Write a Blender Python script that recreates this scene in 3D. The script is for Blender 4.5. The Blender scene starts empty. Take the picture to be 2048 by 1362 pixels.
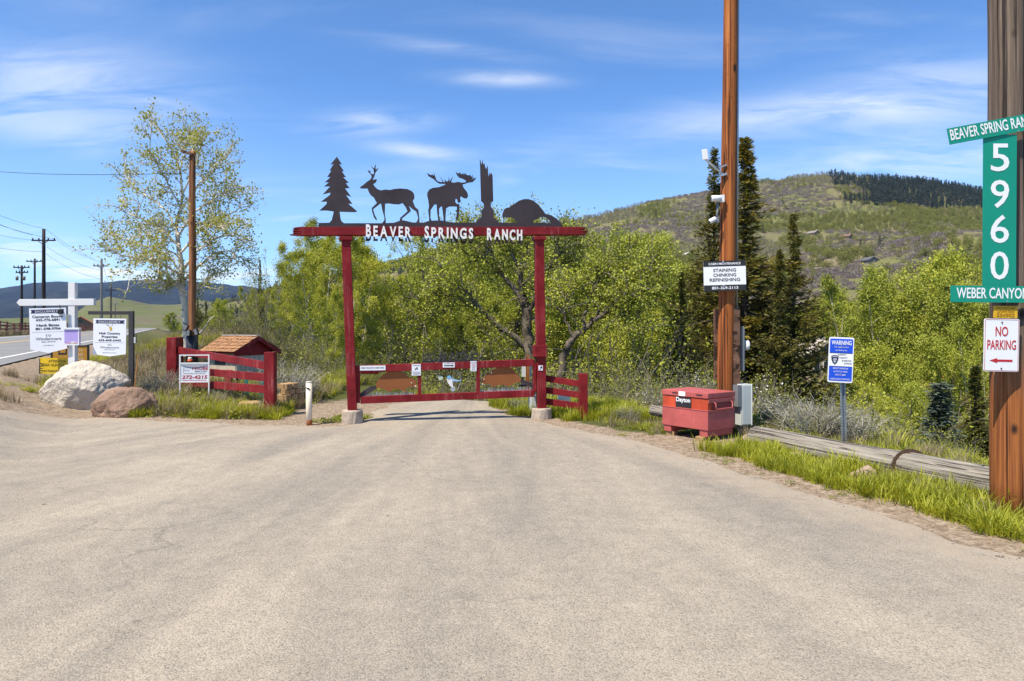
import bpy, bmesh, math, random
import numpy as np
from mathutils import Vector, Matrix, noise as mnoise
from mathutils.geometry import delaunay_2d_cdt

C = bpy.context.scene.collection
R = math.radians
random.seed(7)
rng = np.random.default_rng(11)

# ------------------------------------------------------------------ camera, sky, sun, exposure
F, CX, HY, EYE = 1365.0, 1024.0, 653.0, 1.55
cam = bpy.data.cameras.new('camera'); camo = bpy.data.objects.new('camera', cam); C.objects.link(camo)
camo.location = (0, 0, EYE); camo.rotation_euler = (R(90), 0, 0)
cam.sensor_width = 36.0; cam.lens = 36.0 * F / 2048.0; cam.shift_y = -(681.0 - HY) / 2048.0
cam.clip_start = 0.1; cam.clip_end = 30000.0
bpy.context.scene.camera = camo

SUN_EL = 60.0
sun_dir = Vector((-0.75, -0.66, 0)).normalized()          # horizontal direction towards the sun
sd = Vector((sun_dir.x * math.cos(R(SUN_EL)), sun_dir.y * math.cos(R(SUN_EL)), math.sin(R(SUN_EL))))
sl = bpy.data.lights.new('sun', 'SUN'); sl.energy = 5.0; sl.angle = R(0.5); sl.color = (1.0, 0.91, 0.755)
slo = bpy.data.objects.new('sun', sl); C.objects.link(slo)
slo.rotation_euler = sd.to_track_quat('Z', 'Y').to_euler()

sc = bpy.context.scene
sc.view_settings.view_transform = 'Standard'; sc.view_settings.look = 'None'
sc.view_settings.gamma = 1.0; sc.view_settings.use_curve_mapping = False
sc.view_settings.exposure = 0.66
sc.cycles.max_bounces = 6; sc.cycles.transparent_max_bounces = 8; sc.cycles.volume_bounces = 0
sc.cycles.diffuse_bounces = 2; sc.cycles.glossy_bounces = 2; sc.cycles.transmission_bounces = 3
sc.cycles.sample_clamp_indirect = 4.0

# ------------------------------------------------------------------ node helpers
class NT:
    def __init__(s, tree): s.t = tree; s.n = tree.nodes; s.l = tree.links
    def node(s, typ, ins=None, **pr):
        n = s.n.new(typ)
        for k, v in pr.items(): setattr(n, k, v)
        for k, v in (ins or {}).items(): s.set(n.inputs[k], v)
        return n
    def set(s, sock, v):
        if isinstance(v, bpy.types.NodeSocket): s.l.new(v, sock)
        elif isinstance(v, (tuple, list)) and len(v) == 3 and sock.type == 'RGBA': sock.default_value = (*v, 1)
        else: sock.default_value = v
    def math(s, op, a, b=None, c=None, clamp=False):
        n = s.n.new('ShaderNodeMath'); n.operation = op; n.use_clamp = clamp
        s.set(n.inputs[0], a)
        if b is not None: s.set(n.inputs[1], b)
        if c is not None: s.set(n.inputs[2], c)
        return n.outputs[0]
    def vmath(s, op, a, b=None, sc=None):
        n = s.n.new('ShaderNodeVectorMath'); n.operation = op; s.set(n.inputs[0], a)
        if b is not None: s.set(n.inputs[1], b)
        if sc is not None: s.set(n.inputs['Scale'], sc)
        return n.outputs['Value'] if op in ('LENGTH', 'DOT_PRODUCT') else n.outputs[0]
    def mix(s, f, a, b, mode='MIX'):
        n = s.n.new('ShaderNodeMix'); n.data_type = 'RGBA'; n.blend_type = mode
        s.set(n.inputs[0], f); s.set(n.inputs[6], a); s.set(n.inputs[7], b)
        return n.outputs[2]
    def noise(s, vec, scale, detail=3, rough=.55, dist=0.0, col=False):
        n = s.node('ShaderNodeTexNoise', {'Scale': scale, 'Detail': detail, 'Roughness': rough, 'Distortion': dist})
        if vec is not None: s.l.new(vec, n.inputs['Vector'])
        return n.outputs['Color' if col else 'Fac']
    def voro(s, vec, scale, feature='F1', out='Distance', rnd=1.0):
        n = s.node('ShaderNodeTexVoronoi', {'Scale': scale, 'Randomness': rnd}, feature=feature)
        if vec is not None: s.l.new(vec, n.inputs['Vector'])
        return n.outputs[out]
    def ramp(s, f, stops, interp='LINEAR'):
        n = s.n.new('ShaderNodeValToRGB'); cr = n.color_ramp; cr.interpolation = interp
        while len(cr.elements) < len(stops): cr.elements.new(.5)
        for e, (p, c) in zip(cr.elements, stops):
            e.position = p; e.color = (*c, 1) if not isinstance(c, (int, float)) else (c, c, c, 1)
        s.set(n.inputs[0], f); return n.outputs[0]
    def rng(s, v, a, b, c=0.0, d=1.0, smooth=False):
        n = s.node('ShaderNodeMapRange', {'Value': v, 'From Min': a, 'From Max': b, 'To Min': c, 'To Max': d})
        if smooth: n.interpolation_type = 'SMOOTHSTEP'
        return n.outputs[0]
    def mapv(s, vec, scale=(1, 1, 1), rot=(0, 0, 0), loc=(0, 0, 0)):
        n = s.node('ShaderNodeMapping', {'Scale': scale, 'Rotation': rot, 'Location': loc})
        s.l.new(vec, n.inputs['Vector']); return n.outputs[0]
    def bump(s, h, strength=.3, dist=.01, normal=None):
        n = s.node('ShaderNodeBump', {'Height': h, 'Strength': strength, 'Distance': dist})
        if normal is not None: s.l.new(normal, n.inputs['Normal'])
        return n.outputs[0]

def new_mat(name):
    m = bpy.data.materials.new(name); m.use_nodes = True
    t = NT(m.node_tree); t.n.clear()
    out = t.n.new('ShaderNodeOutputMaterial')
    return m, t, out
def principled(t, out, col, rough=.7, metal=0.0, normal=None, spec=.4):
    b = t.node('ShaderNodeBsdfPrincipled', {'Base Color': col, 'Roughness': rough, 'Metallic': metal})
    b.inputs['Specular IOR Level'].default_value = spec
    if normal is not None: t.l.new(normal, b.inputs['Normal'])
    t.l.new(b.outputs[0], out.inputs[0]); return b
def ocoord(t): return t.n.new('ShaderNodeTexCoord').outputs['Object']
def wcoord(t): return t.n.new('ShaderNodeNewGeometry').outputs['Position']

def M(name, col, rough=.7, metal=0.0, var=.12, scale=6.0, bump=.15, bscale=40.0, dist=.004, spec=.4, wear=None, wearcol=(.4, .35, .3), obvar=0.0):
    """General painted / stone / metal surface with mottling, grain and optional worn patches."""
    m, t, out = new_mat(name); co = ocoord(t)
    n1 = t.noise(co, scale, 5, .6)
    f = t.rng(n1, .3, .7, 1 - var, 1 + var)
    if obvar:
        r = t.n.new('ShaderNodeObjectInfo').outputs['Random']
        f = t.math('MULTIPLY', f, t.rng(r, 0, 1, 1 - obvar, 1 + obvar))
    c = t.vmath('SCALE', tuple(col), sc=f)
    if wear:
        w = t.noise(co, scale * 2.3, 8, .7); c = t.mix(t.rng(w, 1 - wear, 1 - wear + .06), c, wearcol)
    nb = t.noise(co, bscale, 4, .6)
    principled(t, out, c, t.rng(t.noise(co, scale * 1.7), .3, .7, max(rough - .08, .05), min(rough + .08, 1)), metal, t.bump(nb, bump, dist), spec)
    return m

def wood_mat(name, stops, zs=.25, xs=9.0, bump=.6, dist=.01, axis='Z', knots=False):
    m, t, out = new_mat(name); co = ocoord(t)
    s = (xs, xs, zs) if axis == 'Z' else (zs, xs, xs)
    mv = t.mapv(co, s)
    n1 = t.noise(mv, 1.6, 8, .65, .3); n2 = t.noise(mv, 7, 6, .7, .2)
    f = t.math('ADD', t.math('MULTIPLY', n1, .65), t.math('MULTIPLY', n2, .35))
    c = t.ramp(t.rng(f, .3, .72), stops)
    cr = t.noise(t.mapv(co, (xs * 2.2, xs * 2.2, zs * .8) if axis == 'Z' else (zs * .8, xs * 2.2, xs * 2.2)), 1.8, 3, .5)
    crack = t.rng(cr, .395, .445); c = t.mix(crack, t.vmath('SCALE', c, sc=.22), c)
    if knots:
        v = t.voro(t.mapv(co, (3.2, 3.2, 1.5)), 1.0); kn = t.rng(v, .06, .13)
        kn2 = t.rng(t.voro(t.mapv(co, (15, 15, 6)), 1.0), .05, .12); c = t.mix(t.math('MINIMUM', kn, kn2), (.035, .014, .008), c)
    gr = t.noise(t.mapv(co, (xs * .45, xs * .45, zs * 2.2) if axis == 'Z' else (zs, xs, xs)), 1.3, 4, .6); c = t.mix(t.rng(gr, .45, .68, .0, .55), c, t.vmath('SCALE', c, sc=.4))
    h = t.math('ADD', t.math('MULTIPLY', n2, .5), crack)
    principled(t, out, c, .72, 0, t.bump(h, bump, dist), .3)
    return m

def leaf_mat(name, c1, c2, c3, trans=.45, nscale=.6, gloss=.05):
    """Leaves: hue varies per leaf, per clump and per plant; light passes through."""
    m, t, out = new_mat(name)
    g = t.n.new('ShaderNodeNewGeometry'); oi = t.n.new('ShaderNodeObjectInfo')
    co = ocoord(t)
    f = t.math('ADD', t.math('MULTIPLY', g.outputs['Random Per Island'], .20), t.math('MULTIPLY', t.rng(t.noise(co, nscale, 3), .3, .7), .5))
    f = t.math('ADD', f, t.rng(oi.outputs['Random'], 0, 1, -.16, .24))
    c = t.ramp(f, [(.1, c1), (.5, c2), (.9, c3)])
    d = t.node('ShaderNodeBsdfDiffuse', {'Color': c}); tr = t.node('ShaderNodeBsdfTranslucent', {'Color': t.vmath('MULTIPLY', c, (1.15, 1.1, .6))})
    mx = t.node('ShaderNodeMixShader', {0: trans}); t.l.new(d.outputs[0], mx.inputs[1]); t.l.new(tr.outputs[0], mx.inputs[2])
    gl = t.node('ShaderNodeBsdfGlossy', {'Roughness': .6, 'Color': (.8, .8, .8)}); m2 = t.node('ShaderNodeMixShader', {0: gloss * .5})
    t.l.new(mx.outputs[0], m2.inputs[1]); t.l.new(gl.outputs[0], m2.inputs[2]); t.l.new(m2.outputs[0], out.inputs[0])
    return m

# ------------------------------------------------------------------ world: daylight sky with thin cirrus
w = bpy.data.worlds.new('World'); sc.world = w; w.use_nodes = True
t = NT(w.node_tree); t.n.clear()
wo = t.n.new('ShaderNodeOutputWorld'); bg = t.n.new('ShaderNodeBackground'); t.l.new(bg.outputs[0], wo.inputs[0])
sky = t.n.new('ShaderNodeTexSky'); sky.sky_type = 'NISHITA'; sky.sun_disc = False
sky.sun_elevation = R(SUN_EL); sky.sun_rotation = math.atan2(sun_dir.x, sun_dir.y)
sky.altitude = 2200; sky.air_density = 1.0; sky.dust_density = .5; sky.ozone_density = 3.0
bg.inputs['Strength'].default_value = 0.106
dirv = t.vmath('NORMALIZE', t.n.new('ShaderNodeTexCoord').outputs['Generated'])
sep = t.node('ShaderNodeSeparateXYZ'); t.l.new(dirv, sep.inputs[0])
dx, dy, dz = sep.outputs
zc = t.math('MAXIMUM', dz, .02)
cp = t.node('ShaderNodeCombineXYZ'); t.l.new(t.math('DIVIDE', dx, t.math('ADD', zc, .12)), cp.inputs[0]); t.l.new(t.math('DIVIDE', dy, t.math('ADD', zc, .12)), cp.inputs[1])
cir = t.noise(t.mapv(cp.outputs[0], (.55, 1.5, 1), (0, 0, R(14))), 1.5, 10, .56, .5)
cirb = t.noise(t.mapv(cp.outputs[0], (.35, .8, 1), (0, 0, R(-8)), (3.1, 1.7, 0)), 1.0, 4, .5)
cl = t.math('MULTIPLY', t.rng(cir, .50, .80, smooth=True), t.rng(cirb, .38, .66, smooth=True))
yy = t.math('MAXIMUM', dy, .05)
u_ = t.math('DIVIDE', dx, yy); v_ = t.math('DIVIDE', dz, yy)
wis = t.noise(t.mapv(cp.outputs[0], (1.2, 3.4, 1), (0, 0, R(10)), (5.2, .6, 0)), 1.6, 9, .6, .7)
front = t.math('GREATER_THAN', dy, .05)
tot = t.math('MULTIPLY', cl, .38)
def cloudlet(px, py, sx, sy, amp, slope=0.0):
    """a bank of cirrus of its own at one place in the sky"""
    global tot
    a = t.math('SUBTRACT', u_, (px - CX) / F)
    b = t.math('SUBTRACT', t.math('SUBTRACT', v_, (HY - py) / F), t.math('MULTIPLY', a, -slope))
    q = t.math('ADD', t.math('POWER', t.math('ABSOLUTE', t.math('DIVIDE', a, sx / F)), 2.0), t.math('POWER', t.math('ABSOLUTE', t.math('DIVIDE', b, sy / F)), 2.0))
    g = t.math('MULTIPLY', t.math('EXPONENT', t.math('MULTIPLY', q, -1.0)), amp)
    g = t.math('MULTIPLY', t.math('MULTIPLY', g, t.rng(wis, .26, .66, smooth=True)), front)
    tot = t.math('ADD', tot, g)
cloudlet(150, 165, 240, 75, .6, .12); cloudlet(90, 255, 260, 40, .35, .2)
cloudlet(1005, 157, 95, 14, .75, .03); cloudlet(740, 246, 100, 22, .7, -.05); cloudlet(845, 302, 90, 14, .6, .1)
cloudlet(1600, 225, 330, 38, .5, -.12); cloudlet(1860, 190, 200, 75, .5, -.1); cloudlet(1840, 320, 260, 40, .6, -.05)
cloudlet(880, 95, 160, 14, .3, .12); cloudlet(220, 548, 110, 14, 1.5, .05); cloudlet(470, 552, 110, 18, 1.0, .0); cloudlet(40, 500, 160, 40, .5, .1)
tot = t.math('MULTIPLY', tot, t.rng(dz, 0, .02), clamp=True)
skyc = t.mix(1.0, sky.outputs[0], (.70, 1.06, 1.36), 'MULTIPLY')
skyc = t.mix(t.rng(dz, .0, .34, .34, .02, smooth=True), skyc, (5.0, 6.6, 8.8))
cloudc = t.mix(t.rng(dz, 0, .5), (7.6, 7.7, 7.9), (6.2, 6.6, 7.2))
t.l.new(t.mix(t.math('MULTIPLY', tot, .85), skyc, cloudc), bg.inputs['Color'])

# ------------------------------------------------------------------ mesh helpers
class MB:
    """Collects pieces of ONE mesh."""
    def __init__(s): s.v = []; s.f = []; s.sm = []
    def add(s, vs, fs, smooth=False, mtx=None):
        o = len(s.v)
        s.v += [tuple(mtx @ Vector(p)) if mtx is not None else tuple(p) for p in vs]
        for f in fs: s.f.append([i + o for i in f]); s.sm.append(smooth)
        return s
    def box(s, c, d, rot=None):
        x, y, z = d[0] / 2, d[1] / 2, d[2] / 2
        vs = [(-x, -y, -z), (x, -y, -z), (x, y, -z), (-x, y, -z), (-x, -y, z), (x, -y, z), (x, y, z), (-x, y, z)]
        m = Matrix.Translation(c) @ (rot.to_4x4() if rot is not None else Matrix())
        return s.add(vs, [(3, 2, 1, 0), (4, 5, 6, 7), (0, 1, 5, 4), (1, 2, 6, 5), (2, 3, 7, 6), (3, 0, 4, 7)], False, m)
    def bar(s, a, b, w, h, up=(0, 0, 1)):
        a, b = Vector(a), Vector(b); d = b - a; L = d.length; x = d.normalized(); y = Vector(up).cross(x).normalized(); z = x.cross(y)
        rot = Matrix((x, y, z)).transposed()
        return s.box((a + b) / 2, (L, w, h), rot)
    def prism(s, poly, y0, y1, mtx=None):
        """poly in local x,z; extruded along y from y0 (front) to y1"""
        a = sum(poly[i][0] * poly[(i + 1) % len(poly)][1] - poly[(i + 1) % len(poly)][0] * poly[i][1] for i in range(len(poly)))
        if a < 0: poly = poly[::-1]
        n = len(poly); vs = [(x, y0, z) for x, z in poly] + [(x, y1, z) for x, z in poly]
        fs = [list(range(n)), list(range(2 * n - 1, n - 1, -1))] + [[(i + 1) % n, i, n + i, n + (i + 1) % n] for i in range(n)]
        return s.add(vs, fs, False, mtx)
    def tube(s, pts, rad, k=8, cap=True, smooth=True):
        P = [Vector(p) for p in pts]; n = len(P)
        if not hasattr(rad, '__len__'): rad = [rad] * n
        T = [(P[min(i + 1, n - 1)] - P[max(i - 1, 0)]).normalized() for i in range(n)]
        ref = Vector((0, 0, 1)) if abs(T[0].z) < .9 else Vector((1, 0, 0))
        X = T[0].cross(ref).normalized(); vs = []
        for i in range(n):
            X = (X - T[i] * X.dot(T[i])).normalized(); Y = T[i].cross(X)
            for j in range(k):
                a = 2 * math.pi * j / k; vs.append(P[i] + (X * math.cos(a) + Y * math.sin(a)) * rad[i])
        fs = [[i * k + j, i * k + (j + 1) % k, (i + 1) * k + (j + 1) % k, (i + 1) * k + j] for i in range(n - 1) for j in range(k)]
        s.add(vs, fs, smooth)
        if cap: o = len(s.v) - n * k; s.f += [[o + j for j in range(k)][::-1], [o + (n - 1) * k + j for j in range(k)]]; s.sm += [False, False]
        return s
    def text(s, body, x, z, h, width=None, y=0.0, depth=.002, align='CENTER', flip=False, italic=0.0, bold=0.0, cw=None):
        """raised lettering: cap height h, baseline at z, optional total width"""
        vs, fs, bw = text_mesh(body, bold)
        sx = (width / bw) if width else h * (cw or 1.0); ox = {'CENTER': -bw / 2, 'LEFT': 0, 'RIGHT': -bw}[align]
        nv = []
        for (a, b, c) in vs:
            xx = (a + ox) * sx + b * h * italic
            nv.append((x + (-xx if flip else xx), y - (c * depth if not flip else -c * depth), z + b * h))
        if flip: fs = [f[::-1] for f in fs]
        return s.add(nv, fs)
    def build(s, name, mat, parent=None, bevel=0.0, seg=2, loc=None):
        me = bpy.data.meshes.new(name); me.from_pydata(s.v, [], s.f); me.update()
        me.polygons.foreach_set('use_smooth', s.sm)
        if mat is not None: me.materials.append(mat)
        o = bpy.data.objects.new(name, me); C.objects.link(o)
        if parent is not None: o.parent = parent
        if loc is not None: o.location = loc
        if bevel:
            b = o.modifiers.new('bevel', 'BEVEL'); b.width = bevel; b.segments = seg; b.limit_method = 'ANGLE'; b.angle_limit = R(40); b.harden_normals = False
        return o

_txt = {}
def text_mesh(body, bold=0.0):
    key = (body, bold)
    if key in _txt: return _txt[key]
    cu = bpy.data.curves.new('lettering', 'FONT'); cu.body = body; cu.size = 1.0; cu.resolution_u = 3; cu.extrude = .5; cu.offset = bold
    ob = bpy.data.objects.new('lettering', cu); C.objects.link(ob)
    dg = bpy.context.evaluated_depsgraph_get(); me = ob.evaluated_get(dg).to_mesh()
    vs = [tuple(v.co) for v in me.vertices]; fs = [list(p.vertices) for p in me.polygons]
    ob.evaluated_get(dg).to_mesh_clear(); bpy.data.objects.remove(ob); bpy.data.curves.remove(cu)
    xs = [v[0] for v in vs]; mn = min(xs); cap = .729
    vs = [((a - mn) / cap, b / cap, c + .5) for a, b, c in vs]
    r = (vs, fs, (max(xs) - mn) / cap); _txt[key] = r; return r

def mesh_np(name, V, Fc, mat, parent=None, smooth=False, k=None):
    """mesh from arrays: V (n,3), Fc (m,k) with k 3 or 4"""
    V = np.asarray(V, np.float32); Fc = np.asarray(Fc, np.int32); m, kk = Fc.shape
    me = bpy.data.meshes.new(name); me.vertices.add(len(V)); me.vertices.foreach_set('co', V.ravel())
    me.loops.add(m * kk); me.loops.foreach_set('vertex_index', Fc.ravel())
    me.polygons.add(m); me.polygons.foreach_set('loop_start', np.arange(0, m * kk, kk, dtype=np.int32))
    me.polygons.foreach_set('use_smooth', np.full(m, smooth)); me.update(calc_edges=True)
    if mat is not None: me.materials.append(mat)
    return me
def obj(name, me, parent=None):
    o = bpy.data.objects.new(name, me); C.objects.link(o)
    if parent is not None: o.parent = parent
    return o
def tag(o, label, cat, group=None):
    o['label'] = label; o['category'] = cat
    if group: o['group'] = group
    return o
def thing(name, label, cat, loc, rz=0.0, group=None):
    o = bpy.data.objects.new(name, None); C.objects.link(o); o.location = loc; o.rotation_euler = (0, 0, rz); o.empty_display_size = .2
    return tag(o, label, cat, group)
def dup(root, loc, rz=0.0, scale=(1, 1, 1), label=None, group=None):
    r = root.copy(); C.objects.link(r); r.location = loc; r.rotation_euler = (0, 0, rz); r.scale = scale
    if label: r['label'] = label
    if group: r['group'] = group
    for ch in root.children:
        c = ch.copy(); C.objects.link(c); c.parent = r
        for g in ch.children: d = g.copy(); C.objects.link(d); d.parent = c
    return r
def structure(o): o['kind'] = 'structure'; return o
def stuff(o): o['kind'] = 'stuff'; return o

# ------------------------------------------------------------------ value noise on arrays
def vnoise(x, y, seed=0):
    xi = np.floor(x).astype(np.int64); yi = np.floor(y).astype(np.int64); fx = x - xi; fy = y - yi
    fx = fx * fx * (3 - 2 * fx); fy = fy * fy * (3 - 2 * fy)
    def h(a, b):
        n = (a * 374761393 + b * 668265263 + seed * 1442695) & 0xffffffff
        n = ((n ^ (n >> 13)) * 1274126177) & 0xffffffff
        return ((n ^ (n >> 16)) & 0xffff) / 65535.0
    return (h(xi, yi) * (1 - fx) + h(xi + 1, yi) * fx) * (1 - fy) + (h(xi, yi + 1) * (1 - fx) + h(xi + 1, yi + 1) * fx) * fy
def fbm(x, y, seed=0, oc=4):
    x = np.asarray(x, float); y = np.asarray(y, float); s = 0; a = .5; tt = 0
    for i in range(oc): s = s + a * vnoise(x, y, seed + i * 17); tt += a; a *= .5; x = x * 2.03; y = y * 2.03
    return s / tt
def sstep(x, a, b): q = np.clip((x - a) / (b - a), 0, 1); return q * q * (3 - 2 * q)

# ------------------------------------------------------------------ the lie of the land
HW0 = np.array([-11.9, 15.8]); HWD = np.array([-.453, .892]); HWN = np.array([.892, .453])      # near edge of the highway
EDGE = np.array([(-60, 130), (-30, 75), (-14, 38), (-7.2, 22.5), (-3.6, 16.3), (-1.8, 14.4), (-.2, 13.5), (1.4, 12.9), (2.4, 11.7), (3.5, 10.7), (4.4, 9.0), (5.0, 6.6), (6.0, 3), (8, -8), (12, -40)], float)
def edge_dist(x, y):
    best = np.full(np.shape(x), 1e9); sg = np.ones(np.shape(x))
    for (ax, ay), (bx, by) in zip(EDGE[:-1], EDGE[1:]):
        ex, ey = bx - ax, by - ay; L2 = ex * ex + ey * ey
        tt = np.clip(((x - ax) * ex + (y - ay) * ey) / L2, 0, 1)
        ddx = x - ax - ex * tt; ddy = y - ay - ey * tt; d = np.hypot(ddx, ddy)
        s_ = np.where(ex * ddy - ey * ddx > 0, 1.0, -1.0)
        up = d < best; best = np.where(up, d, best); sg = np.where(up, s_, sg)
    return best * sg                                                       # > 0 on the valley side
def hw_s(x, y): return (x - HW0[0]) * HWN[0] + (y - HW0[1]) * HWN[1]
def T(x, y):
    x = np.asarray(x, float); y = np.asarray(y, float)
    s = hw_s(x, y); q = edge_dist(x, y)
    z = .6 * (1 - sstep(s, 0.0, 2.3))
    z = z + 1.25 * np.exp(-(((x + 11.0) / 5.0) ** 2 + ((y - 27.5) / 8.5) ** 2)) * sstep(s, .3, 4)
    z = z + .25 * np.exp(-(((x + 6.2) / 1.6) ** 2 + ((y - 14.5) / 2.0) ** 2))
    qq = np.maximum(q, 0)
    drop = 10.5 * (1 - np.exp(-np.maximum(qq - .2, 0) / 21.0)) * (1 - np.exp(-(qq / 1.6) ** 2))
    z = z - drop
    far = sstep(np.hypot(x, y), 5, 40)
    z = z + (fbm(x * .35, y * .35, 3) - .5) * .14 * sstep(q, .4, 3) + (fbm(x * .1, y * .1, 5) - .5) * .5 * far * sstep(np.abs(s + 4.5), 6.5, 12)
    # verge humps between asphalt and log
    return z
def TZ(x, y): return float(T(np.array([x]), np.array([y]))[0])
def G(px, py, dmax=120.0):
    """where the ray through a point of the picture meets the ground"""
    d = np.concatenate([np.arange(1.5, 30, .01), np.arange(30, dmax, .05)])
    x = (px - CX) / F * d; z = EYE + (HY - py) / F * d; g = T(x, d)
    i = np.argmax(z <= g)
    return Vector((x[i], d[i], g[i]))
def P(px, py, d): return Vector(((px - CX) / F * d, d, EYE + (HY - py) / F * d))
def X_(px, d): return (px - CX) / F * d
def Z_(py, d): return EYE + (HY - py) / F * d
# ------------------------------------------------------------------ materials of the setting
def asphalt_mat():
    m, t, out = new_mat('dusty_chipseal'); p = wcoord(t)
    base1 = t.noise(t.mapv(p, (.35, .35, .35)), 1.0, 5, .6, .6)
    strk = t.noise(t.mapv(p, (.55, .12, 1), (0, 0, R(-14))), 1.6, 6, .62, .8)
    sx = t.node('ShaderNodeSeparateXYZ'); t.l.new(p, sx.inputs[0])                          # wheel tracks fan out from the gate
    rx = t.math('ADD', sx.outputs[0], 1.0); ry = t.math('SUBTRACT', 15.5, sx.outputs[1]); fan = t.math('ARCTAN2', rx, ry); rad = t.math('SQRT', t.math('ADD', t.math('POWER', rx, 2.0), t.math('POWER', ry, 2.0)))
    fc = t.node('ShaderNodeCombineXYZ'); t.l.new(t.math('MULTIPLY', fan, 5.5), fc.inputs[0]); t.l.new(t.math('MULTIPLY', rad, .10), fc.inputs[1])
    trk = t.noise(fc.outputs[0], 1.7, 6, .62, .5)
    dust = t.math('ADD', t.math('ADD', t.math('MULTIPLY', base1, .22), t.math('MULTIPLY', strk, .24)), t.math('MULTIPLY', trk, .54))
    c = t.ramp(t.rng(dust, .40, .58), [(0, (.238, .212, .176)), (.5, (.305, .266, .214)), (1, (.375, .322, .252))])
    st = t.node('ShaderNodeTexVoronoi', {'Scale': 118.0}); t.l.new(p, st.inputs['Vector'])
    sepc = t.node('ShaderNodeSeparateColor'); t.l.new(st.outputs['Color'], sepc.inputs[0])
    f = t.rng(sepc.outputs[0], 0, 1, .79, 1.21)
    c = t.vmath('SCALE', c, sc=f)
    warm = t.math('GREATER_THAN', sepc.outputs[1], .82); c = t.mix(t.math('MULTIPLY', warm, .32), c, (.44, .36, .26))
    dk = t.math('GREATER_THAN', sepc.outputs[2], .93); c = t.mix(t.math('MULTIPLY', dk, .6), c, (.10, .095, .09))
    gap = t.rng(st.outputs['Distance'], .35, .75); c = t.mix(t.math('MULTIPLY', gap, .28), c, (.12, .11, .095))
    fine = t.noise(p, 210, 3, .7); c = t.vmath('SCALE', c, sc=t.rng(fine, .25, .75, .78, 1.22))
    big = t.noise(p, 6.0, 4, .6); c = t.vmath('SCALE', c, sc=t.rng(big, .3, .7, .91, 1.09))
    # hairline cracks, oil spots, dusty margins
    wv = t.vmath('ADD', p, t.vmath('SCALE', t.noise(p, 1.4, 4, .6, 0, True), sc=.9))
    cr = t.voro(wv, .42, 'DISTANCE_TO_EDGE'); crm = t.math('MULTIPLY', t.rng(cr, .0, .008, 1, 0), t.rng(t.noise(p, .5, 2), .46, .58))
    c = t.mix(t.math('MULTIPLY', crm, .5), c, (.11, .10, .09))
    sp = t.voro(p, 2.2); spm = t.math('MULTIPLY', t.rng(sp, .03, .075, 1, 0), t.rng(t.noise(p, .9, 1), .54, .6)); c = t.mix(t.math('MULTIPLY', spm, .55), c, (.10, .085, .07))
    at = t.node('ShaderNodeAttribute', attribute_name='margin'); mg = t.math('MULTIPLY', at.outputs['Fac'], t.rng(t.noise(p, 3.2, 5, .65), .35, .6))
    c = t.mix(t.math('MULTIPLY', mg, .75), c, t.vmath('SCALE', (.36, .29, .215), sc=t.rng(fine, .3, .7, .8, 1.15)))
    h = t.math('ADD', t.math('MULTIPLY', st.outputs['Distance'], -1.0), t.math('MULTIPLY', fine, .5))
    principled(t, out, c, .92, 0, t.bump(h, .55, .006), .2); return m
def ground_mat():
    m, t, out = new_mat('verge_soil_and_turf'); p = wcoord(t)
    n = t.noise(p, 1.3, 6, .65); n2 = t.noise(p, 9, 6, .7); n3 = t.noise(p, 60, 4, .7)
    soil = t.ramp(t.rng(n2, .3, .7), [(0, (.17, .12, .08)), (.5, (.27, .205, .145)), (1, (.36, .30, .235))])
    st = t.node('ShaderNodeTexVoronoi', {'Scale': 42.0}); t.l.new(p, st.inputs['Vector'])
    sepc = t.node('ShaderNodeSeparateColor'); t.l.new(st.outputs['Color'], sepc.inputs[0])
    soil = t.vmath('SCALE', soil, sc=t.rng(sepc.outputs[0], 0, 1, .72, 1.3))
    turf = t.ramp(t.rng(n3, .3, .7), [(0, (.035, .045, .012)), (.5, (.075, .085, .022)), (1, (.14, .125, .05))])
    at = t.node('ShaderNodeAttribute', attribute_name='turf')
    k = t.rng(t.math('ADD', at.outputs['Fac'], t.rng(n, .2, .8, -.3, .3)), .40, .62)
    c = t.mix(k, soil, turf)
    sepn = t.node('ShaderNodeSeparateXYZ'); t.l.new(p, sepn.inputs[0])
    distf = t.rng(t.vmath('LENGTH', p), 60, 300)
    fld = t.ramp(t.noise(p, .02, 5, .6), [(.3, (.10, .095, .045)), (.6, (.16, .13, .075))])
    c = t.mix(distf, c, fld)
    h = t.math('ADD', n3, t.math('MULTIPLY', st.outputs['Distance'], -.6))
    principled(t, out, c, .95, 0, t.bump(h, .7, .02), .1); return m
m_asphalt = asphalt_mat(); m_ground = ground_mat()
def highway_mat():
    m, t, out = new_mat('grey_highway'); p = wcoord(t)
    c = t.ramp(t.rng(t.noise(p, .8, 6, .6), .3, .7), [(0, (.17, .17, .172)), (1, (.225, .222, .218))])
    c = t.vmath('SCALE', c, sc=t.rng(t.noise(p, 60, 3, .7), .3, .7, .85, 1.15))
    principled(t, out, c, .9, 0, None, .2); return m
m_hwy = highway_mat()
m_line_w = M('road_paint_white', (.74, .73, .70), .7, var=.12, scale=3, wear=.25, wearcol=(.3, .3, .3))
m_line_y = M('road_paint_yellow', (.62, .40, .07), .7, var=.12, scale=3, wear=.25, wearcol=(.3, .28, .22))

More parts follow.
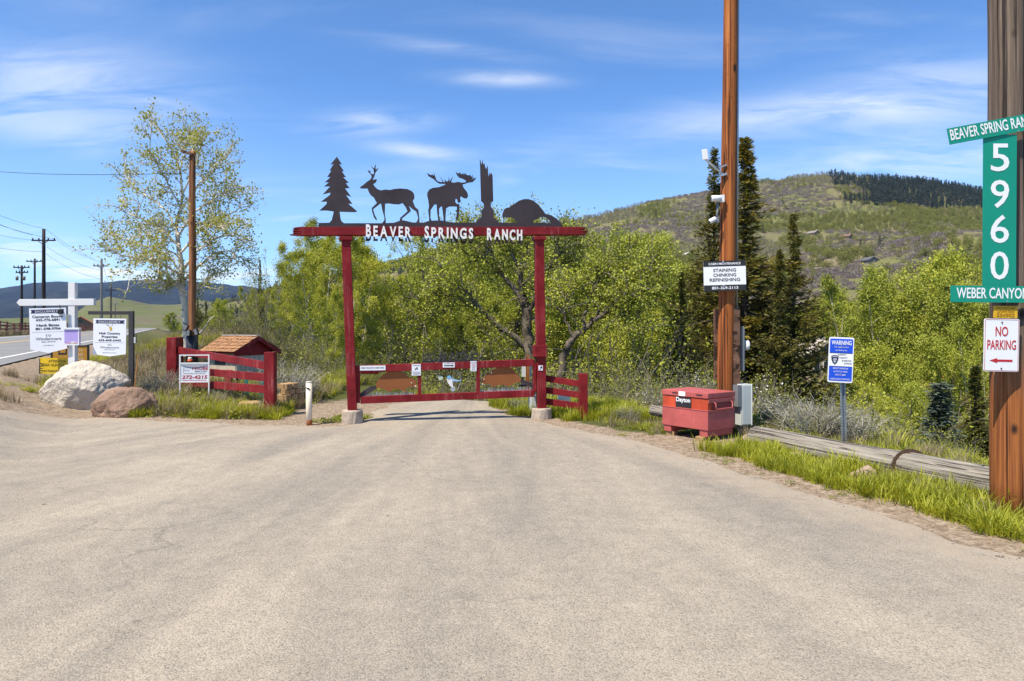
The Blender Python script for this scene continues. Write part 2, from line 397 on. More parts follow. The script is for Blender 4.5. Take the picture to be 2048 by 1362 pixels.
# ------------------------------------------------------------------ driveway apron outline (walked along the picture's pavement edge)
LEFT = [(-500, 812), (-250, 815), (0, 822), (60, 828), (180, 834), (310, 843), (400, 846), (480, 850), (560, 853), (640, 853), (690, 852), (728, 848), (740, 832), (748, 823)]
RIGHT = [(975, 813), (1005, 826), (1050, 838), (1075, 845), (1110, 852), (1200, 868), (1310, 893), (1390, 920), (1480, 948), (1560, 972), (1700, 1012), (1830, 1052), (1900, 1080), (2048, 1118), (2300, 1200)]
def wpt(p): g = G(*p); return (g.x, g.y)
ol = [wpt(p) for p in LEFT]; orr = [wpt(p) for p in RIGHT]
a, b = ol[-1], orr[0]
beyond = [(a[0] + .25, a[1] + 1.3), (a[0] + 1.0, a[1] + 3.6), (a[0] + 2.6, a[1] + 7), (a[0] + 4.4, a[1] + 6.2), (b[0] + 1.3, b[1] + 3.2), (b[0] + .35, b[1] + 1.2)]
outline = ol + beyond + orr + [(4.2, 1.0), (5.0, -3), (5, -9), (-6, -9), (-9.0, -2), (-9.8, 5)]
apron_poly = []
for (ax, ay), (bx, by) in zip(outline, outline[1:] + outline[:1]):
    L = math.hypot(bx - ax, by - ay); n = max(1, int(L / .09)) if ay > 1.5 and by > 1.5 else max(1, int(L / .5))
    nx, ny = -(by - ay) / L, (bx - ax) / L
    for i in range(n):
        q = i / n; px, py = ax + (bx - ax) * q, ay + (by - ay) * q
        o_ = (fbm(np.array([px * 1.7]), np.array([py * 1.7]), 9, 4)[0] - .5) * .34 if ay > 1.5 else 0
        apron_poly.append((px + nx * o_, py + ny * o_))
AP = np.array(apron_poly)
def inside(x, y, poly=AP):
    r = np.zeros(np.shape(x), bool); j = len(poly) - 1
    for i in range(len(poly)):
        xi, yi = poly[i]; xj, yj = poly[j]
        c_ = ((yi > y) != (yj > y)) & (x < (xj - xi) * (y - yi) / (yj - yi + 1e-12) + xi); r ^= c_; j = i
    return r
def apron_dist(x, y):
    best = np.full(np.shape(x), 1e9); Q = np.roll(AP, -1, 0)
    for (ax, ay), (bx, by) in zip(AP[::2], AP[2::2]):
        ex, ey = bx - ax, by - ay; tt = np.clip(((x - ax) * ex + (y - ay) * ey) / (ex * ex + ey * ey + 1e-12), 0, 1)
        best = np.minimum(best, np.hypot(x - ax - ex * tt, y - ay - ey * tt))
    return best
gx, gy = np.meshgrid(np.arange(-14, 6, .3), np.arange(-9, 22, .3)); gx = gx.ravel() + rng.uniform(-.06, .06, gx.size); gy = gy.ravel() + rng.uniform(-.06, .06, gy.size)
ins = inside(gx, gy); dd = apron_dist(gx, gy); k = ins & (dd > .08)
allp = [Vector(p) for p in apron_poly] + [Vector((x, y)) for x, y in zip(gx[k], gy[k])]
r_ = delaunay_2d_cdt(allp, [], [list(range(len(apron_poly)))], 1, 1e-5)
vx = np.array([v.x for v in r_[0]]); vy = np.array([v.y for v in r_[0]])
adist = apron_dist(vx, vy)
vz = T(vx, vy) + .004 + .016 * sstep(adist, 0.0, .12)
me = bpy.data.meshes.new('driveway'); me.from_pydata(list(zip(vx, vy, vz)), [], [list(f) for f in r_[2]]); me.update()
me.polygons.foreach_set('use_smooth', np.ones(len(me.polygons), bool)); me.materials.append(m_asphalt)
at = me.attributes.new('margin', 'FLOAT', 'POINT'); at.data.foreach_set('value', (1 - sstep(adist, .05, .9)).astype(np.float32))
structure(obj('driveway', me))

# ------------------------------------------------------------------ ground: one sheet to the horizon, fine near the camera
def spaced(a, b, n, s): q = np.linspace(np.arcsinh(a / s), np.arcsinh(b / s), n); return np.sinh(q) * s
xs = spaced(-7000, 7000, 420, 3.0); ys = np.concatenate([spaced(-400, 0, 30, 6)[:-1], spaced(0, 7800, 400, 9.0)])
GX, GY = np.meshgrid(xs, ys); GZ = T(GX, GY)
def grid_faces(nx, ny):
    i = np.arange(nx - 1)[None, :] + np.arange(ny - 1)[:, None] * nx
    return np.stack([i, i + 1, i + 1 + nx, i + nx], -1).reshape(-1, 4)
me = mesh_np('ground', np.stack([GX, GY, GZ], -1).reshape(-1, 3), grid_faces(len(xs), len(ys)), m_ground, smooth=True)
def turfness(x, y):
    q = edge_dist(x, y); s = hw_s(x, y); ad = apron_dist(x, y)
    tf = sstep(ad, .15, .75) * .85
    tf = np.where(q > .6, .95, tf)
    gravel = sstep(1.9 - s, 0, 1.2)                                           # gravel shoulder beside the highway
    path = np.exp(-(((x + 3.1) / 1.0) ** 2 + ((y - 12.6) / 1.5) ** 2))                    # bare gravel path beside the bollard
    return np.clip(tf - .9 * gravel * (s > -1) - 1.2 * path - 1.1 * np.exp(-((np.hypot(x - 2.55, y - 9.1) / .75) ** 4)) - .8 * sstep(-x, 6.3, 7.2) * sstep(-y, -13.4, -12.6), 0, 1)
near = (np.abs(GX) < 30) & (GY > -12) & (GY < 40)
tv = np.full(GX.shape, .8); tv[near] = turfness(GX[near], GY[near])
at = me.attributes.new('turf', 'FLOAT', 'POINT'); at.data.foreach_set('value', tv.ravel().astype(np.float32))
structure(obj('ground', me))

# ------------------------------------------------------------------ highway with its painted lines
def hpt(s, l): return HW0 + HWN * s + HWD * l
def strip(name, s0, s1, l0, l1, lift, mat, step=1.5):
    n = max(2, int((l1 - l0) / step)); V = []; Fc = []
    for i in range(n + 1):
        l = l0 + (l1 - l0) * i / n
        for s in (s0, (s0 + s1) / 2, s1): q = hpt(s, l); V.append((q[0], q[1], TZ(*q) + lift))
    for i in range(n):
        for j in range(2): k = i * 3 + j; Fc.append((k, k + 3, k + 4, k + 1))
    return obj(name, mesh_np(name, V, Fc, mat, smooth=True))
structure(strip('highway', -.05, -9.6, -40, 520, .03, m_hwy))
structure(strip('lane_line', -.76, -.87, -40, 400, .034, m_line_w))
structure(strip('lane_line', -8.5, -8.66, -40, 400, .034, m_line_w))
structure(strip('centre_line', -4.55, -4.67, -40, 400, .034, m_line_y))
structure(strip('centre_line', -4.83, -4.95, -40, 400, .034, m_line_y))

# ------------------------------------------------------------------ hillside across the valley
RIDGE = np.array([(300, 640), (480, 600), (545, 572), (600, 562), (700, 546), (760, 535), (830, 514), (900, 494), (960, 478), (1050, 460), (1150, 440), (1200, 430), (1260, 414), (1300, 402), (1400, 385), (1500, 367), (1580, 357), (1640, 350), (1700, 353), (1760, 360), (1850, 366), (1960, 383), (2048, 400), (2300, 440), (2700, 480)], float)
HD0, HD1 = 115.0, 860.0
def hill_z(u, D):
    py = np.interp(u * F + CX, RIDGE[:, 0], RIDGE[:, 1]); zr = EYE + (HY - py) / F * HD1
    tt = (D - HD0) / (HD1 - HD0)
    f = np.where(tt <= 1, np.maximum(tt, 0) ** 1.5, 1 - (tt - 1) * 1.6)
    z = -10.4 + (zr + 10.4) * f
    x = u * D
    amp = np.clip(tt * 1.6, 0, 1) * np.clip((1.0 - tt) * 5 + .12, 0.12, 1)
    z = z + (fbm(x / 120, D / 120, 21, 4) - .5) * 34 * amp + (fbm(x / 30, D / 30, 22, 3) - .5) * 6 * amp
    z = z + 24 * sstep(u, .38, .70) * np.exp(-((D - 400) / 75) ** 2) + 12 * sstep(u, .02, .1) * (1 - sstep(u, .18, .26)) * np.exp(-((D - 420) / 60) ** 2)
    return z
us = np.linspace(-.53, 1.25, 300); Ds = np.concatenate([np.linspace(100, HD1, 150), np.linspace(HD1 + 6, HD1 + 260, 14)])
U, D = np.meshgrid(us, Ds); HZ = hill_z(U, D)
def hill_mat():
    m, t, out = new_mat('spring_hillside'); p = wcoord(t)
    n = t.noise(p, .012, 6, .6, .4); n2 = t.noise(p, .09, 5, .65); n3 = t.noise(p, .5, 4, .7)
    c = t.ramp(t.math('ADD', t.math('MULTIPLY', n, .6), t.math('MULTIPLY', n2, .4)), [(.36, (.10, .115, .036)), (.47, (.15, .148, .058)), (.56, (.17, .148, .085)), (.66, (.20, .165, .11))])
    c = t.vmath('SCALE', c, sc=t.rng(n3, .25, .75, .72, 1.2))
    principled(t, out, c, .95, 0, t.bump(n3, .8, .8), .05); return m
me = mesh_np('hillside', np.stack([U * D, D, HZ], -1).reshape(-1, 3), grid_faces(len(us), len(Ds)), hill_mat(), smooth=True)
structure(obj('hillside', me))
def hill_hit(px, py):
    u = (px - CX) / F; d = np.arange(120, HD1, 1.0); z = EYE + (HY - py) / F * d; h = hill_z(np.full(d.shape, u), d)
    i = np.argmax(h >= z); return Vector((u * d[i], d[i], h[i]))

# ------------------------------------------------------------------ low green hill and far mountains up the valley on the left
def far_mat(name, stops, sc_):
    m, t, out = new_mat(name); p = wcoord(t)
    n = t.noise(p, sc_, 8, .62, .3); n2 = t.noise(p, sc_ * 9, 6, .7)
    c = t.ramp(t.math('ADD', t.math('MULTIPLY', n, .6), t.math('MULTIPLY', n2, .4)), stops)
    principled(t, out, c, .95, 0, None, .05); return m
def range_mesh(name, prof, D0, D1, mat, amp, nu=240, seed=31, curve=1.2, nd=50):
    prof = np.array(prof, float); us = np.linspace((prof[0, 0] - CX) / F, (prof[-1, 0] - CX) / F, nu)
    dl = np.concatenate([np.linspace(D0, D1, nd), np.linspace(D1 * 1.02, D1 * 1.3, 8)]); U, D = np.meshgrid(us, dl)
    py = np.interp(U * F + CX, prof[:, 0], prof[:, 1]); zr = EYE + (HY - py) / F * D1
    tt = (D - D0) / (D1 - D0); f = np.where(tt <= 1, np.maximum(tt, 0) ** curve, 1 - (tt - 1))
    Z = -2 + (zr + 2) * f
    x = U * D; sc_ = D1 / 9
    rid = 1 - np.abs(fbm(x / sc_, D / sc_ * .45, seed, 5) * 2 - 1) * 2
    Z = Z + rid * amp * np.clip(tt * 2, 0, 1) * np.clip((1 - tt) * 4 + .10, .10, 1) + (fbm(x / sc_ * 6, D / sc_ * 6, seed + 3, 3) - .5) * amp * .22
    return structure(obj(name, mesh_np(name, np.stack([x, D, Z], -1).reshape(-1, 3), grid_faces(nu, len(dl)), mat, smooth=True)))
range_mesh('mountains', [(-900, 640), (-700, 600), (-400, 590), (-200, 584), (0, 578), (60, 569), (100, 564), (190, 566), (240, 562), (300, 560), (340, 560), (380, 563), (440, 570), (500, 577), (620, 600), (800, 640)], 2600, 5200,
           far_mat('cloud_shaded_forest', [(.40, (.003, .006, .012)), (.50, (.008, .012, .018)), (.58, (.020, .024, .024)), (.66, (.05, .048, .036))], .0014), 60, seed=31)  # forest tones darkened and blued, cloud shadow put into the colour
range_mesh('low_hill', [(-300, 652), (0, 646), (100, 643), (150, 632), (180, 612), (215, 599), (262, 603), (300, 610), (350, 611), (400, 606), (450, 612), (520, 625), (600, 640), (700, 652)], 420, 1300,
           far_mat('low_hill_meadow', [(.40, (.13, .115, .075)), (.47, (.12, .115, .06)), (.52, (.10, .125, .04)), (.56, (.15, .13, .085)), (.64, (.10, .095, .06))], .006), 9, seed=44, curve=1.0)
# ------------------------------------------------------------------ plant materials
L_ASPEN = leaf_mat('aspen_leaf', (0.25, 0.28, 0.032), (0.4, 0.415, 0.042), (0.53, 0.52, 0.07), .26)
L_COTTON = leaf_mat('cottonwood_leaf', (0.225, 0.26, 0.032), (0.375, 0.395, 0.042), (0.5, 0.5, 0.07), .20)
L_OLIVE = leaf_mat('thicket_leaf', (0.15, 0.17, 0.026), (0.27, 0.285, 0.036), (0.42, 0.4, 0.065), .24)
L_HERO = leaf_mat('sparse_aspen_leaf', (0.23, 0.25, 0.045), (0.38, 0.385, 0.065), (0.54, 0.525, 0.11), .4)
L_SPRUCE = leaf_mat('spruce_needle', (0.0524, 0.0629, 0.0146), (0.1466, 0.1338, 0.0234), (0.3256, 0.2281, 0.0403), .30)
L_FIR = leaf_mat('far_fir_needle', (0.022, 0.034, 0.03), (0.045, 0.06, 0.046), (0.085, 0.095, 0.06), .1, nscale=.05)
L_BLUE = leaf_mat('blue_spruce_needle', (0.055, 0.078, 0.058), (0.117, 0.148, 0.108), (0.187, 0.218, 0.151), .1)
L_SAGE = leaf_mat('sagebrush_leaf', (0.130, 0.138, 0.072), (0.260, 0.256, 0.143), (0.416, 0.388, 0.231), .25)
L_GRASS = leaf_mat('green_grass', (0.21, 0.24, 0.02), (0.43, 0.44, 0.035), (0.66, 0.62, 0.1), .45, nscale=2.0)
L_DRY = leaf_mat('dry_grass', (.20, .155, .095), (.34, .275, .19), (.50, .43, .31), .3, nscale=2.0)
L_TWIG = leaf_mat('grey_twig', (0.26, 0.24, 0.2), (0.46, 0.43, 0.37), (0.62, 0.59, 0.52), .05, nscale=2.0)
L_SHRUB_P = leaf_mat('bare_brush', (0.145, 0.118, 0.115), (0.255, 0.212, 0.205), (0.4, 0.345, 0.325), .2, nscale=.05)
L_SHRUB_G = leaf_mat('hill_aspen_leaf', (0.15, 0.16, 0.03), (0.25, 0.25, 0.055), (0.34, 0.33, 0.09), .35, nscale=.05)
L_SHRUB_T = leaf_mat('pale_bare_aspen', (0.164, 0.151, 0.078), (0.297, 0.272, 0.143), (0.446, 0.409, 0.247), .2, nscale=.05)
L_FLOWER = leaf_mat('white_blossom', (.6, .58, .5), (.75, .73, .66), (.8, .8, .74), .3)
def bark_mat(name, c1, c2, marks=(.04, .035, .03), dens=.3):
    m, t, out = new_mat(name); co = ocoord(t)
    n = t.noise(t.mapv(co, (3, 3, 1)), 2.5, 5, .6); c = t.mix(t.rng(n, .35, .65), c1, c2)
    mk = t.noise(t.mapv(co, (2.5, 2.5, 9)), 1.5, 4, .6); c = t.mix(t.rng(mk, 1 - dens - .36, 1 - dens - .30), c, marks)
    principled(t, out, c, .85, 0, t.bump(t.noise(t.mapv(co, (14, 14, 4)), 2, 4), .5, .02), .15); return m
B_ASPEN = bark_mat('aspen_bark', (.66, .60, .49), (.50, .45, .36), (.06, .05, .045), .02)
B_DARK = bark_mat('cottonwood_bark', (.075, .058, .042), (.17, .14, .105), (.03, .025, .02), .05)
B_GREY = bark_mat('thicket_bark', (.14, .12, .095), (.25, .22, .18), (.10, .085, .07), .05)
B_SPRUCE = bark_mat('spruce_bark', (.07, .05, .038), (.12, .09, .07), (.03, .02, .016), .05)

# ------------------------------------------------------------------ plant builders
def tubes_np(polys, k=4):
    """many tapered limbs as one mesh: polys = list of (points (n,3), radii (n,))"""
    V = []; Fc = []; o = 0
    for pts, rad in polys:
        pts = np.asarray(pts, float); n = len(pts)
        tg = np.gradient(pts, axis=0); tg /= np.linalg.norm(tg, axis=1, keepdims=True) + 1e-9
        ref = np.array([0.31, .17, 1.0]) if abs(tg[0, 2]) < .9 else np.array([1.0, .2, 0])
        X = np.cross(tg, ref); X /= np.linalg.norm(X, axis=1, keepdims=True) + 1e-9; Y = np.cross(tg, X)
        a = np.arange(k) / k * 2 * math.pi
        ring = X[:, None, :] * np.cos(a)[None, :, None] + Y[:, None, :] * np.sin(a)[None, :, None]
        V.append((pts[:, None, :] + ring * np.asarray(rad)[:, None, None]).reshape(-1, 3))
        i = (np.arange(n - 1)[:, None] * k + np.arange(k)[None, :]); j = (np.arange(n - 1)[:, None] * k + (np.arange(k)[None, :] + 1) % k)
        Fc.append(np.stack([i, j, j + k, i + k], -1).reshape(-1, 4) + o); o += n * k
    return np.concatenate(V), np.concatenate(Fc)
def leaves_np(cent, size, r, up=.35, aspect=.62, droop=0.0):
    """leaf-shaped quads at the given points, loosely facing up and outward"""
    n = len(cent); nrm = r.normal(size=(n, 3)); nrm[:, 2] += up * 2; nrm /= np.linalg.norm(nrm, axis=1, keepdims=True)
    a = r.normal(size=(n, 3)); a[:, 2] -= droop; a -= nrm * (a * nrm).sum(1, keepdims=True); a /= np.linalg.norm(a, axis=1, keepdims=True); b = np.cross(nrm, a)
    s = (size * r.uniform(.6, 1.35, n))[:, None]
    V = np.stack([cent, cent + a * s * .5 + b * s * aspect * .5, cent + a * s, cent + a * s * .5 - b * s * aspect * .5], 1).reshape(-1, 3)
    return V, np.arange(n * 4).reshape(n, 4)
def limb(p0, d, L, r0, r, n=6, wander=.18, up=.0, r1=.25):
    pts = [np.array(p0, float)]; d = np.array(d, float); d /= np.linalg.norm(d)
    for i in range(n):
        d = d + r.normal(size=3) * wander + np.array([0, 0, up]); d /= np.linalg.norm(d); pts.append(pts[-1] + d * L / n)
    return np.array(pts), np.linspace(r0, r0 * r1, n + 1)
def at_t(pts, t_): i = t_ * (len(pts) - 1); k = min(int(i), len(pts) - 2); q = i - k; return pts[k] * (1 - q) + pts[k + 1] * q, pts[k + 1] - pts[k]

def broadleaf(seed, H=10.0, width=5.0, base=.22, nl=26, sub=7, tw=3, lpt=14, leaf=.17, trunk_r=.13, stems=1, spread=.28, clump=.20, shape='oval', angle=(40, 70), upb=.05, limb_wander=.16, limb_r=.42):
    """one tree of unit pose: trunk(s), limbs, twigs and separate leaves; returns (wood mesh data, leaf mesh data)"""
    r = np.random.default_rng(seed); wood = []; cents = []
    for st in range(stems):
        ang = r.uniform(0, 6.28); lean = (0 if stems == 1 else r.uniform(.08, spread))
        hh = H * (1 if st == 0 else r.uniform(.72, .97))
        d = np.array([math.cos(ang) * lean, math.sin(ang) * lean, 1.0])
        tp, tr = limb(np.array([math.cos(ang), math.sin(ang), 0]) * (0 if stems == 1 else r.uniform(.1, .5)), d, hh, trunk_r * (1 if st == 0 else .75), r, 9, .05, .06, .12)
        wood.append((tp, tr))
        for i in range(max(4, nl // stems)):
            q = base + (1 - base) * (i + r.uniform(0, 1)) / max(4, nl // stems); q = min(q, .985)
            p, tg = at_t(tp, q); a = r.uniform(0, 6.28); inc = R(r.uniform(*angle)) * (1.05 - .35 * q)
            e = (q - base) / (1 - base)
            prof = {'oval': math.sin(math.pi * min(max(e * .86 + .12, 0), 1)) ** .8, 'cone': (1 - e) ** .8 * .9 + .12, 'dome': math.sqrt(max(1 - e ** 2.2, 0)) * .95 + .1}[shape]
            L = width * .5 * prof * r.uniform(.65, 1.2) / (1 if stems < 3 else 1.3)
            dr = np.array([math.cos(a) * math.sin(inc), math.sin(a) * math.sin(inc), math.cos(inc)])
            rad = np.interp(q, np.linspace(0, 1, len(tr)), tr)
            lp, lr = limb(p, dr, L * 1.15, rad * limb_r + .006, r, 6, limb_wander, upb); wood.append((lp, lr))
            for j in range(sub):
                q2 = r.uniform(.25, 1.0); p2, tg2 = at_t(lp, q2); d2 = tg2 / np.linalg.norm(tg2) + r.normal(size=3) * .75
                L2 = L * .38 * r.uniform(.5, 1.2) + .15
                sp_, sr = limb(p2, d2, L2, np.interp(q2, np.linspace(0, 1, 7), lr) * .55, r, 4, .22, .03); wood.append((sp_, sr))
                for k_ in range(tw):
                    q3 = r.uniform(.3, 1.0); p3, _ = at_t(sp_, q3)
                    e3 = p3 + r.normal(size=3) * .22 * (L2 + .3); m = max(2, int(lpt * r.uniform(.4, 1.5)))
                    f = r.uniform(0, 1, (m, 1)); cents.append(p3 * (1 - f) + e3 * f + r.normal(size=(m, 3)) * clump * r.uniform(.5, 1.3))
    W = tubes_np(wood, 5); cc = np.concatenate(cents); return W, leaves_np(cc, leaf, r)
def conifer(seed, H=12.0, base_w=3.6, gap=.26, nb=8, droop=.25, leaf=.30, dens=1.0, ragged=.25):
    r = np.random.default_rng(seed); wood = [(np.array([[0, 0, 0], [.02, 0, H * .5], [0, .02, H]]), np.array([H * .013, H * .008, .01]))]
    cents = []; dirs = []; szs = []; z = H * .03; gust = 1.0
    while z < H * .997:
        e = z / H; gust = np.clip(gust + r.normal() * ragged * .55, .55, 1.35)
        Rr = base_w * .5 * ((1 - e) ** 1.05 * (1 - .25 * e)) * gust + .05
        for i in range(max(4, int(nb * (1 - .35 * e)))):
            a = r.uniform(0, 6.28); L = Rr * r.uniform(.62, 1.15) * (1.25 if r.uniform() < .06 else 1); n = max(3, int(L / .14))
            dz_ = -droop * r.uniform(.4, 1.3) * (1 - e * 1.25); tt = np.linspace(0, 1, n)
            pts = np.stack([np.cos(a) * L * tt, np.sin(a) * L * tt, z + L * (dz_ * tt + .38 * tt ** 2)], 1)
            if L > .4: wood.append((pts[[0, n // 2, n - 1]], np.array([.022, .014, .004])))
            m = max(3, int(n * 4.6 * dens)); f = r.uniform(.12, 1.0, m) ** .8; idx = np.clip((f * (n - 1)).astype(int), 0, n - 1)
            c = pts[idx] + r.normal(size=(m, 3)) * .04; cents.append(c); szs.append(leaf * (1 - .45 * e) * r.uniform(.55, 1.25, m))
            side = np.where(r.uniform(size=m) < .5, -1, 1); out = np.array([math.cos(a), math.sin(a), 0]); lat = np.array([-math.sin(a), math.cos(a), 0])
            dv = out * r.uniform(.3, 1.0, (m, 1)) + lat * (side * r.uniform(.2, .9, m))[:, None] + np.stack([np.zeros(m), np.zeros(m), r.uniform(-.45, .45, m)], 1); dirs.append(dv)
        z += gap * r.uniform(.6, 1.4) * (.6 + .4 * (1 - e))
    c = np.concatenate(cents); dv = np.concatenate(dirs); dv /= np.linalg.norm(dv, axis=1, keepdims=True); n = len(c)
    nn = r.normal(size=(n, 3)); nn[:, 2] += 1.0; nn -= dv * (nn * dv).sum(1, keepdims=True); nn /= np.linalg.norm(nn, axis=1, keepdims=True); b = np.cross(nn, dv)
    s = np.concatenate(szs)[:, None]
    V = np.stack([c, c + dv * s * .45 + b * s * .17, c + dv * s, c + dv * s * .45 - b * s * .17], 1).reshape(-1, 3)
    return tubes_np(wood, 4), (V, np.arange(n * 4).reshape(n, 4))
def bush(seed, H=2.0, width=2.2, stems=40, leaf=.09, lpt=26, clump=.12, stem_r=.012, bare=.0):
    r = np.random.default_rng(seed); wood = []; cents = []
    for i in range(stems):
        a = r.uniform(0, 6.28); lean = r.uniform(0, 1) ** .7 * width / H * .62
        p, rr = limb([math.cos(a) * .15, math.sin(a) * .15, 0], [math.cos(a) * lean, math.sin(a) * lean, 1], H * r.uniform(.55, 1.08), stem_r, r, 6, .12, .02); wood.append((p, rr))
        for j in range(4):
            q = r.uniform(.35, 1); p2, tg = at_t(p, q); sp_, sr = limb(p2, tg / np.linalg.norm(tg) + r.normal(size=3) * .6, H * .22, stem_r * .5, r, 3, .2); wood.append((sp_, sr))
            if r.uniform() > bare:
                m = max(1, int(lpt / 4 * r.uniform(.4, 1.6))); f = r.uniform(0, 1, (m, 1)); cents.append(sp_[0] * (1 - f) + sp_[-1] * f + r.normal(size=(m, 3)) * clump)
    return tubes_np(wood, 3), leaves_np(np.concatenate(cents), leaf, r, .3)
def limbed(dd, foot, trunk_px, trunk_r, limbs, r, nsub=20, sub_len=(.4, 1.1), leaf=.1, per=(4, 16), jit=.09, tip=.010):
    """a tree whose main limbs are given point by point (as seen at distance dd); twigs and leaves grow from them"""
    b = P(foot[0], foot[1], dd); b.z = TZ(b.x, dd) - .1; wood = []; cents = []
    def L3(pts, dep): n = len(pts); return np.array([list(P(px, py, dd + dep * (i / max(1, n - 1)) ** 1.2) - b) for i, (px, py) in enumerate(pts)])
    def res(p, n):
        t1 = np.linspace(0, 1, n); q = np.stack([np.interp(t1, np.linspace(0, 1, len(p)), p[:, k]) for k in range(3)], 1); q[1:-1] += r.normal(size=(n - 2, 3)) * .04; return q
    tp = res(L3(trunk_px, .2), 22); tp[0, 2] = min(tp[0, 2], 0); wood.append((tp, np.linspace(trunk_r, trunk_r * .3, 22)))
    for pts, dep, r0 in limbs:
        lp = res(L3(pts, dep), 16); lr = np.linspace(r0, tip, 16); wood.append((lp, lr))
        for j in range(nsub):
            q = r.uniform(.25, 1); p2, tg = at_t(lp, q); sp_, sr = limb(p2, tg / np.linalg.norm(tg) + r.normal(size=3) * .75 + np.array([0, 0, .15]), r.uniform(*sub_len), .02, r, 6, .24, .05, .35); wood.append((sp_, sr))
            for k_ in range(6):
                p3, t3 = at_t(sp_, r.uniform(.2, 1)); tw_, tr_ = limb(p3, t3 / np.linalg.norm(t3) + r.normal(size=3) * .8, r.uniform(.2, .6), .007, r, 3, .25); wood.append((tw_, tr_))
                m = r.integers(*per); f = r.uniform(.1, 1, (m, 1)); cents.append(tw_[0] * (1 - f) + tw_[-1] * f + r.normal(size=(m, 3)) * jit)
    return b, tubes_np([w for w in wood if w[1][0] > .022], 8), tubes_np([w for w in wood if w[1][0] <= .022], 4), leaves_np(np.concatenate(cents), leaf, r, .3, .75)
def plant(name, label, cat, gen, wood_m, leaf_m, group=None, wood_name='trunk', crown_name='crown'):
    (WV, WF), (LV, LF) = gen
    t_ = thing(name, label, cat, (0, 0, -500), 0, group)
    obj(wood_name, mesh_np(wood_name, WV, WF, wood_m, smooth=True), t_); obj(crown_name, mesh_np(crown_name, LV, LF, leaf_m), t_)
    t_['height'] = float(np.percentile(LV[:, 2], 99.0 if 'spruce' not in name else 99.95)); return t_

PROTO = {}
def plant_at(kind, px, d, top, rz=None, wscale=1.0, label=None, sink=.1, group=None):
    """stand a plant of a kind on the ground at distance d so that it is as tall as the photograph's"""
    x = X_(px, d); z = TZ(x, d) - sink; H = Z_(top, d) - z
    root, used = PROTO[kind]; s = H / root['height']; rz_ = random.uniform(0, 6.28) if rz is None else rz
    if not used:
        PROTO[kind][1] = True; root.location = (x, d, z); root.rotation_euler = (0, 0, rz_); root.scale = (s * wscale, s * wscale, s)
        if label: root['label'] = label
        if group: root['group'] = group
        return root
    return dup(root, (x, d, z), rz_, (s * wscale, s * wscale, s), label, group)
# ------------------------------------------------------------------ object materials
def red_paint():
    m, t, out = new_mat('barn_red_paint'); co = ocoord(t)
    n = t.noise(co, 3.0, 6, .65); drip = t.noise(t.mapv(co, (16, 16, 1.2)), 1.5, 5, .6)
    c = t.ramp(t.rng(n, .3, .7), [(0, (.120, .009, .011)), (.55, (.185, .014, .017)), (1, (.25, .028, .031))])
    fade = t.math('MULTIPLY', t.rng(drip, .52, .68), t.rng(t.noise(co, 2.2, 3), .46, .6)); c = t.mix(t.math('MULTIPLY', fade, .55), c, (.40, .15, .15))
    w = t.noise(co, 26, 6, .7); c = t.mix(t.rng(w, .66, .69), c, (.07, .045, .04))
    principled(t, out, c, t.rng(n, .3, .7, .45, .62), 0, t.bump(t.noise(co, 90, 3), .12, .003), .12); return m
RED = red_paint()
STEEL = M('dark_steel_plate', (.052, .042, .048), .6, .0, .22, 2.5, .12, 30, .003, .12, wear=.30, wearcol=(.075, .052, .05))
BLACKP = M('black_paint', (.018, .018, .022), .5, 0, .2, 8, .1)
WHITEP = M('white_paint', (.72, .71, .69), .5, 0, .06, 4, .1, 60, .003, .4, wear=.2, wearcol=(.45, .42, .38))
WHITEG = M('white_sign_face', (.76, .77, .80), .42, 0, .03, 3, .03)
LETTERW = M('white_letter_steel', (.78, .76, .74), .5, 0, .10, 9, .1, 50, .003, .4, wear=.27, wearcol=(.42, .33, .27))
PRINTK = M('black_print', (.018, .018, .020), .5, 0, .1, 8, .02)
PRINTN = M('navy_print', (.018, .022, .075), .5, 0, .1, 8, .02)
PRINTR = M('red_print', (.46, .018, .024), .5, 0, .1, 8, .02)
PRINTG = M('grey_print', (.22, .22, .24), .5, 0, .1, 8, .02)
GOLD = M('gold_print', (.55, .36, .04), .5, 0, .1, 8, .02)
BLUES = M('blue_sign_face', (.012, .075, .60), .45, 0, .05, 4, .02)
GREENS = M('green_sign_face', (.004, .245, .165), .42, 0, .05, 3, .03)
YELLOWT = M('yellow_tag', (.62, .36, .015), .5, 0, .12, 20, .1)
YELLOWS = M('yellow_sign_face', (.72, .47, .012), .5, 0, .08, 5, .03)
ORANGES = M('amber_sign_face', (.40, .20, .02), .5, 0, .08, 5, .03)
PURPLE = M('lilac_plastic', (.42, .33, .66), .35, 0, .06, 5, .03)
CONC = M('aggregate_concrete', (.40, .33, .26), .92, 0, .25, 9, .7, 55, .015, .2, wear=.36, wearcol=(.22, .17, .13))
GALV = M('galvanised_steel', (.42, .44, .47), .42, .7, .12, 9, .08)
GREYB = M('grey_enclosure', (.50, .53, .51), .5, 0, .06, 4, .05, 40, .003, .4, wear=.2, wearcol=(.35, .33, .28))
FRAMED = M('charcoal_frame', (.038, .036, .036), .6, 0, .1, 4, .05)
GREYD = M('dark_grey_enclosure', (.17, .175, .185), .5, 0, .08, 4, .05)
WHITEPL = M('white_plastic', (.74, .74, .73), .35, 0, .04, 4, .02)
BLACKPL = M('black_plastic', (.02, .02, .022), .4, 0, .1, 6, .05)
CHEST = M('faded_red_chest', (.40, .088, .080), .5, 0, .16, 3.5, .2, 60, .003, .4, wear=.37, wearcol=(.17, .045, .03))
CHESTO = M('bright_red_chest', (.42, .055, .020), .45, 0, .35, 2.6, .12, 60, .003, .4, wear=.34, wearcol=(.30, .07, .04))
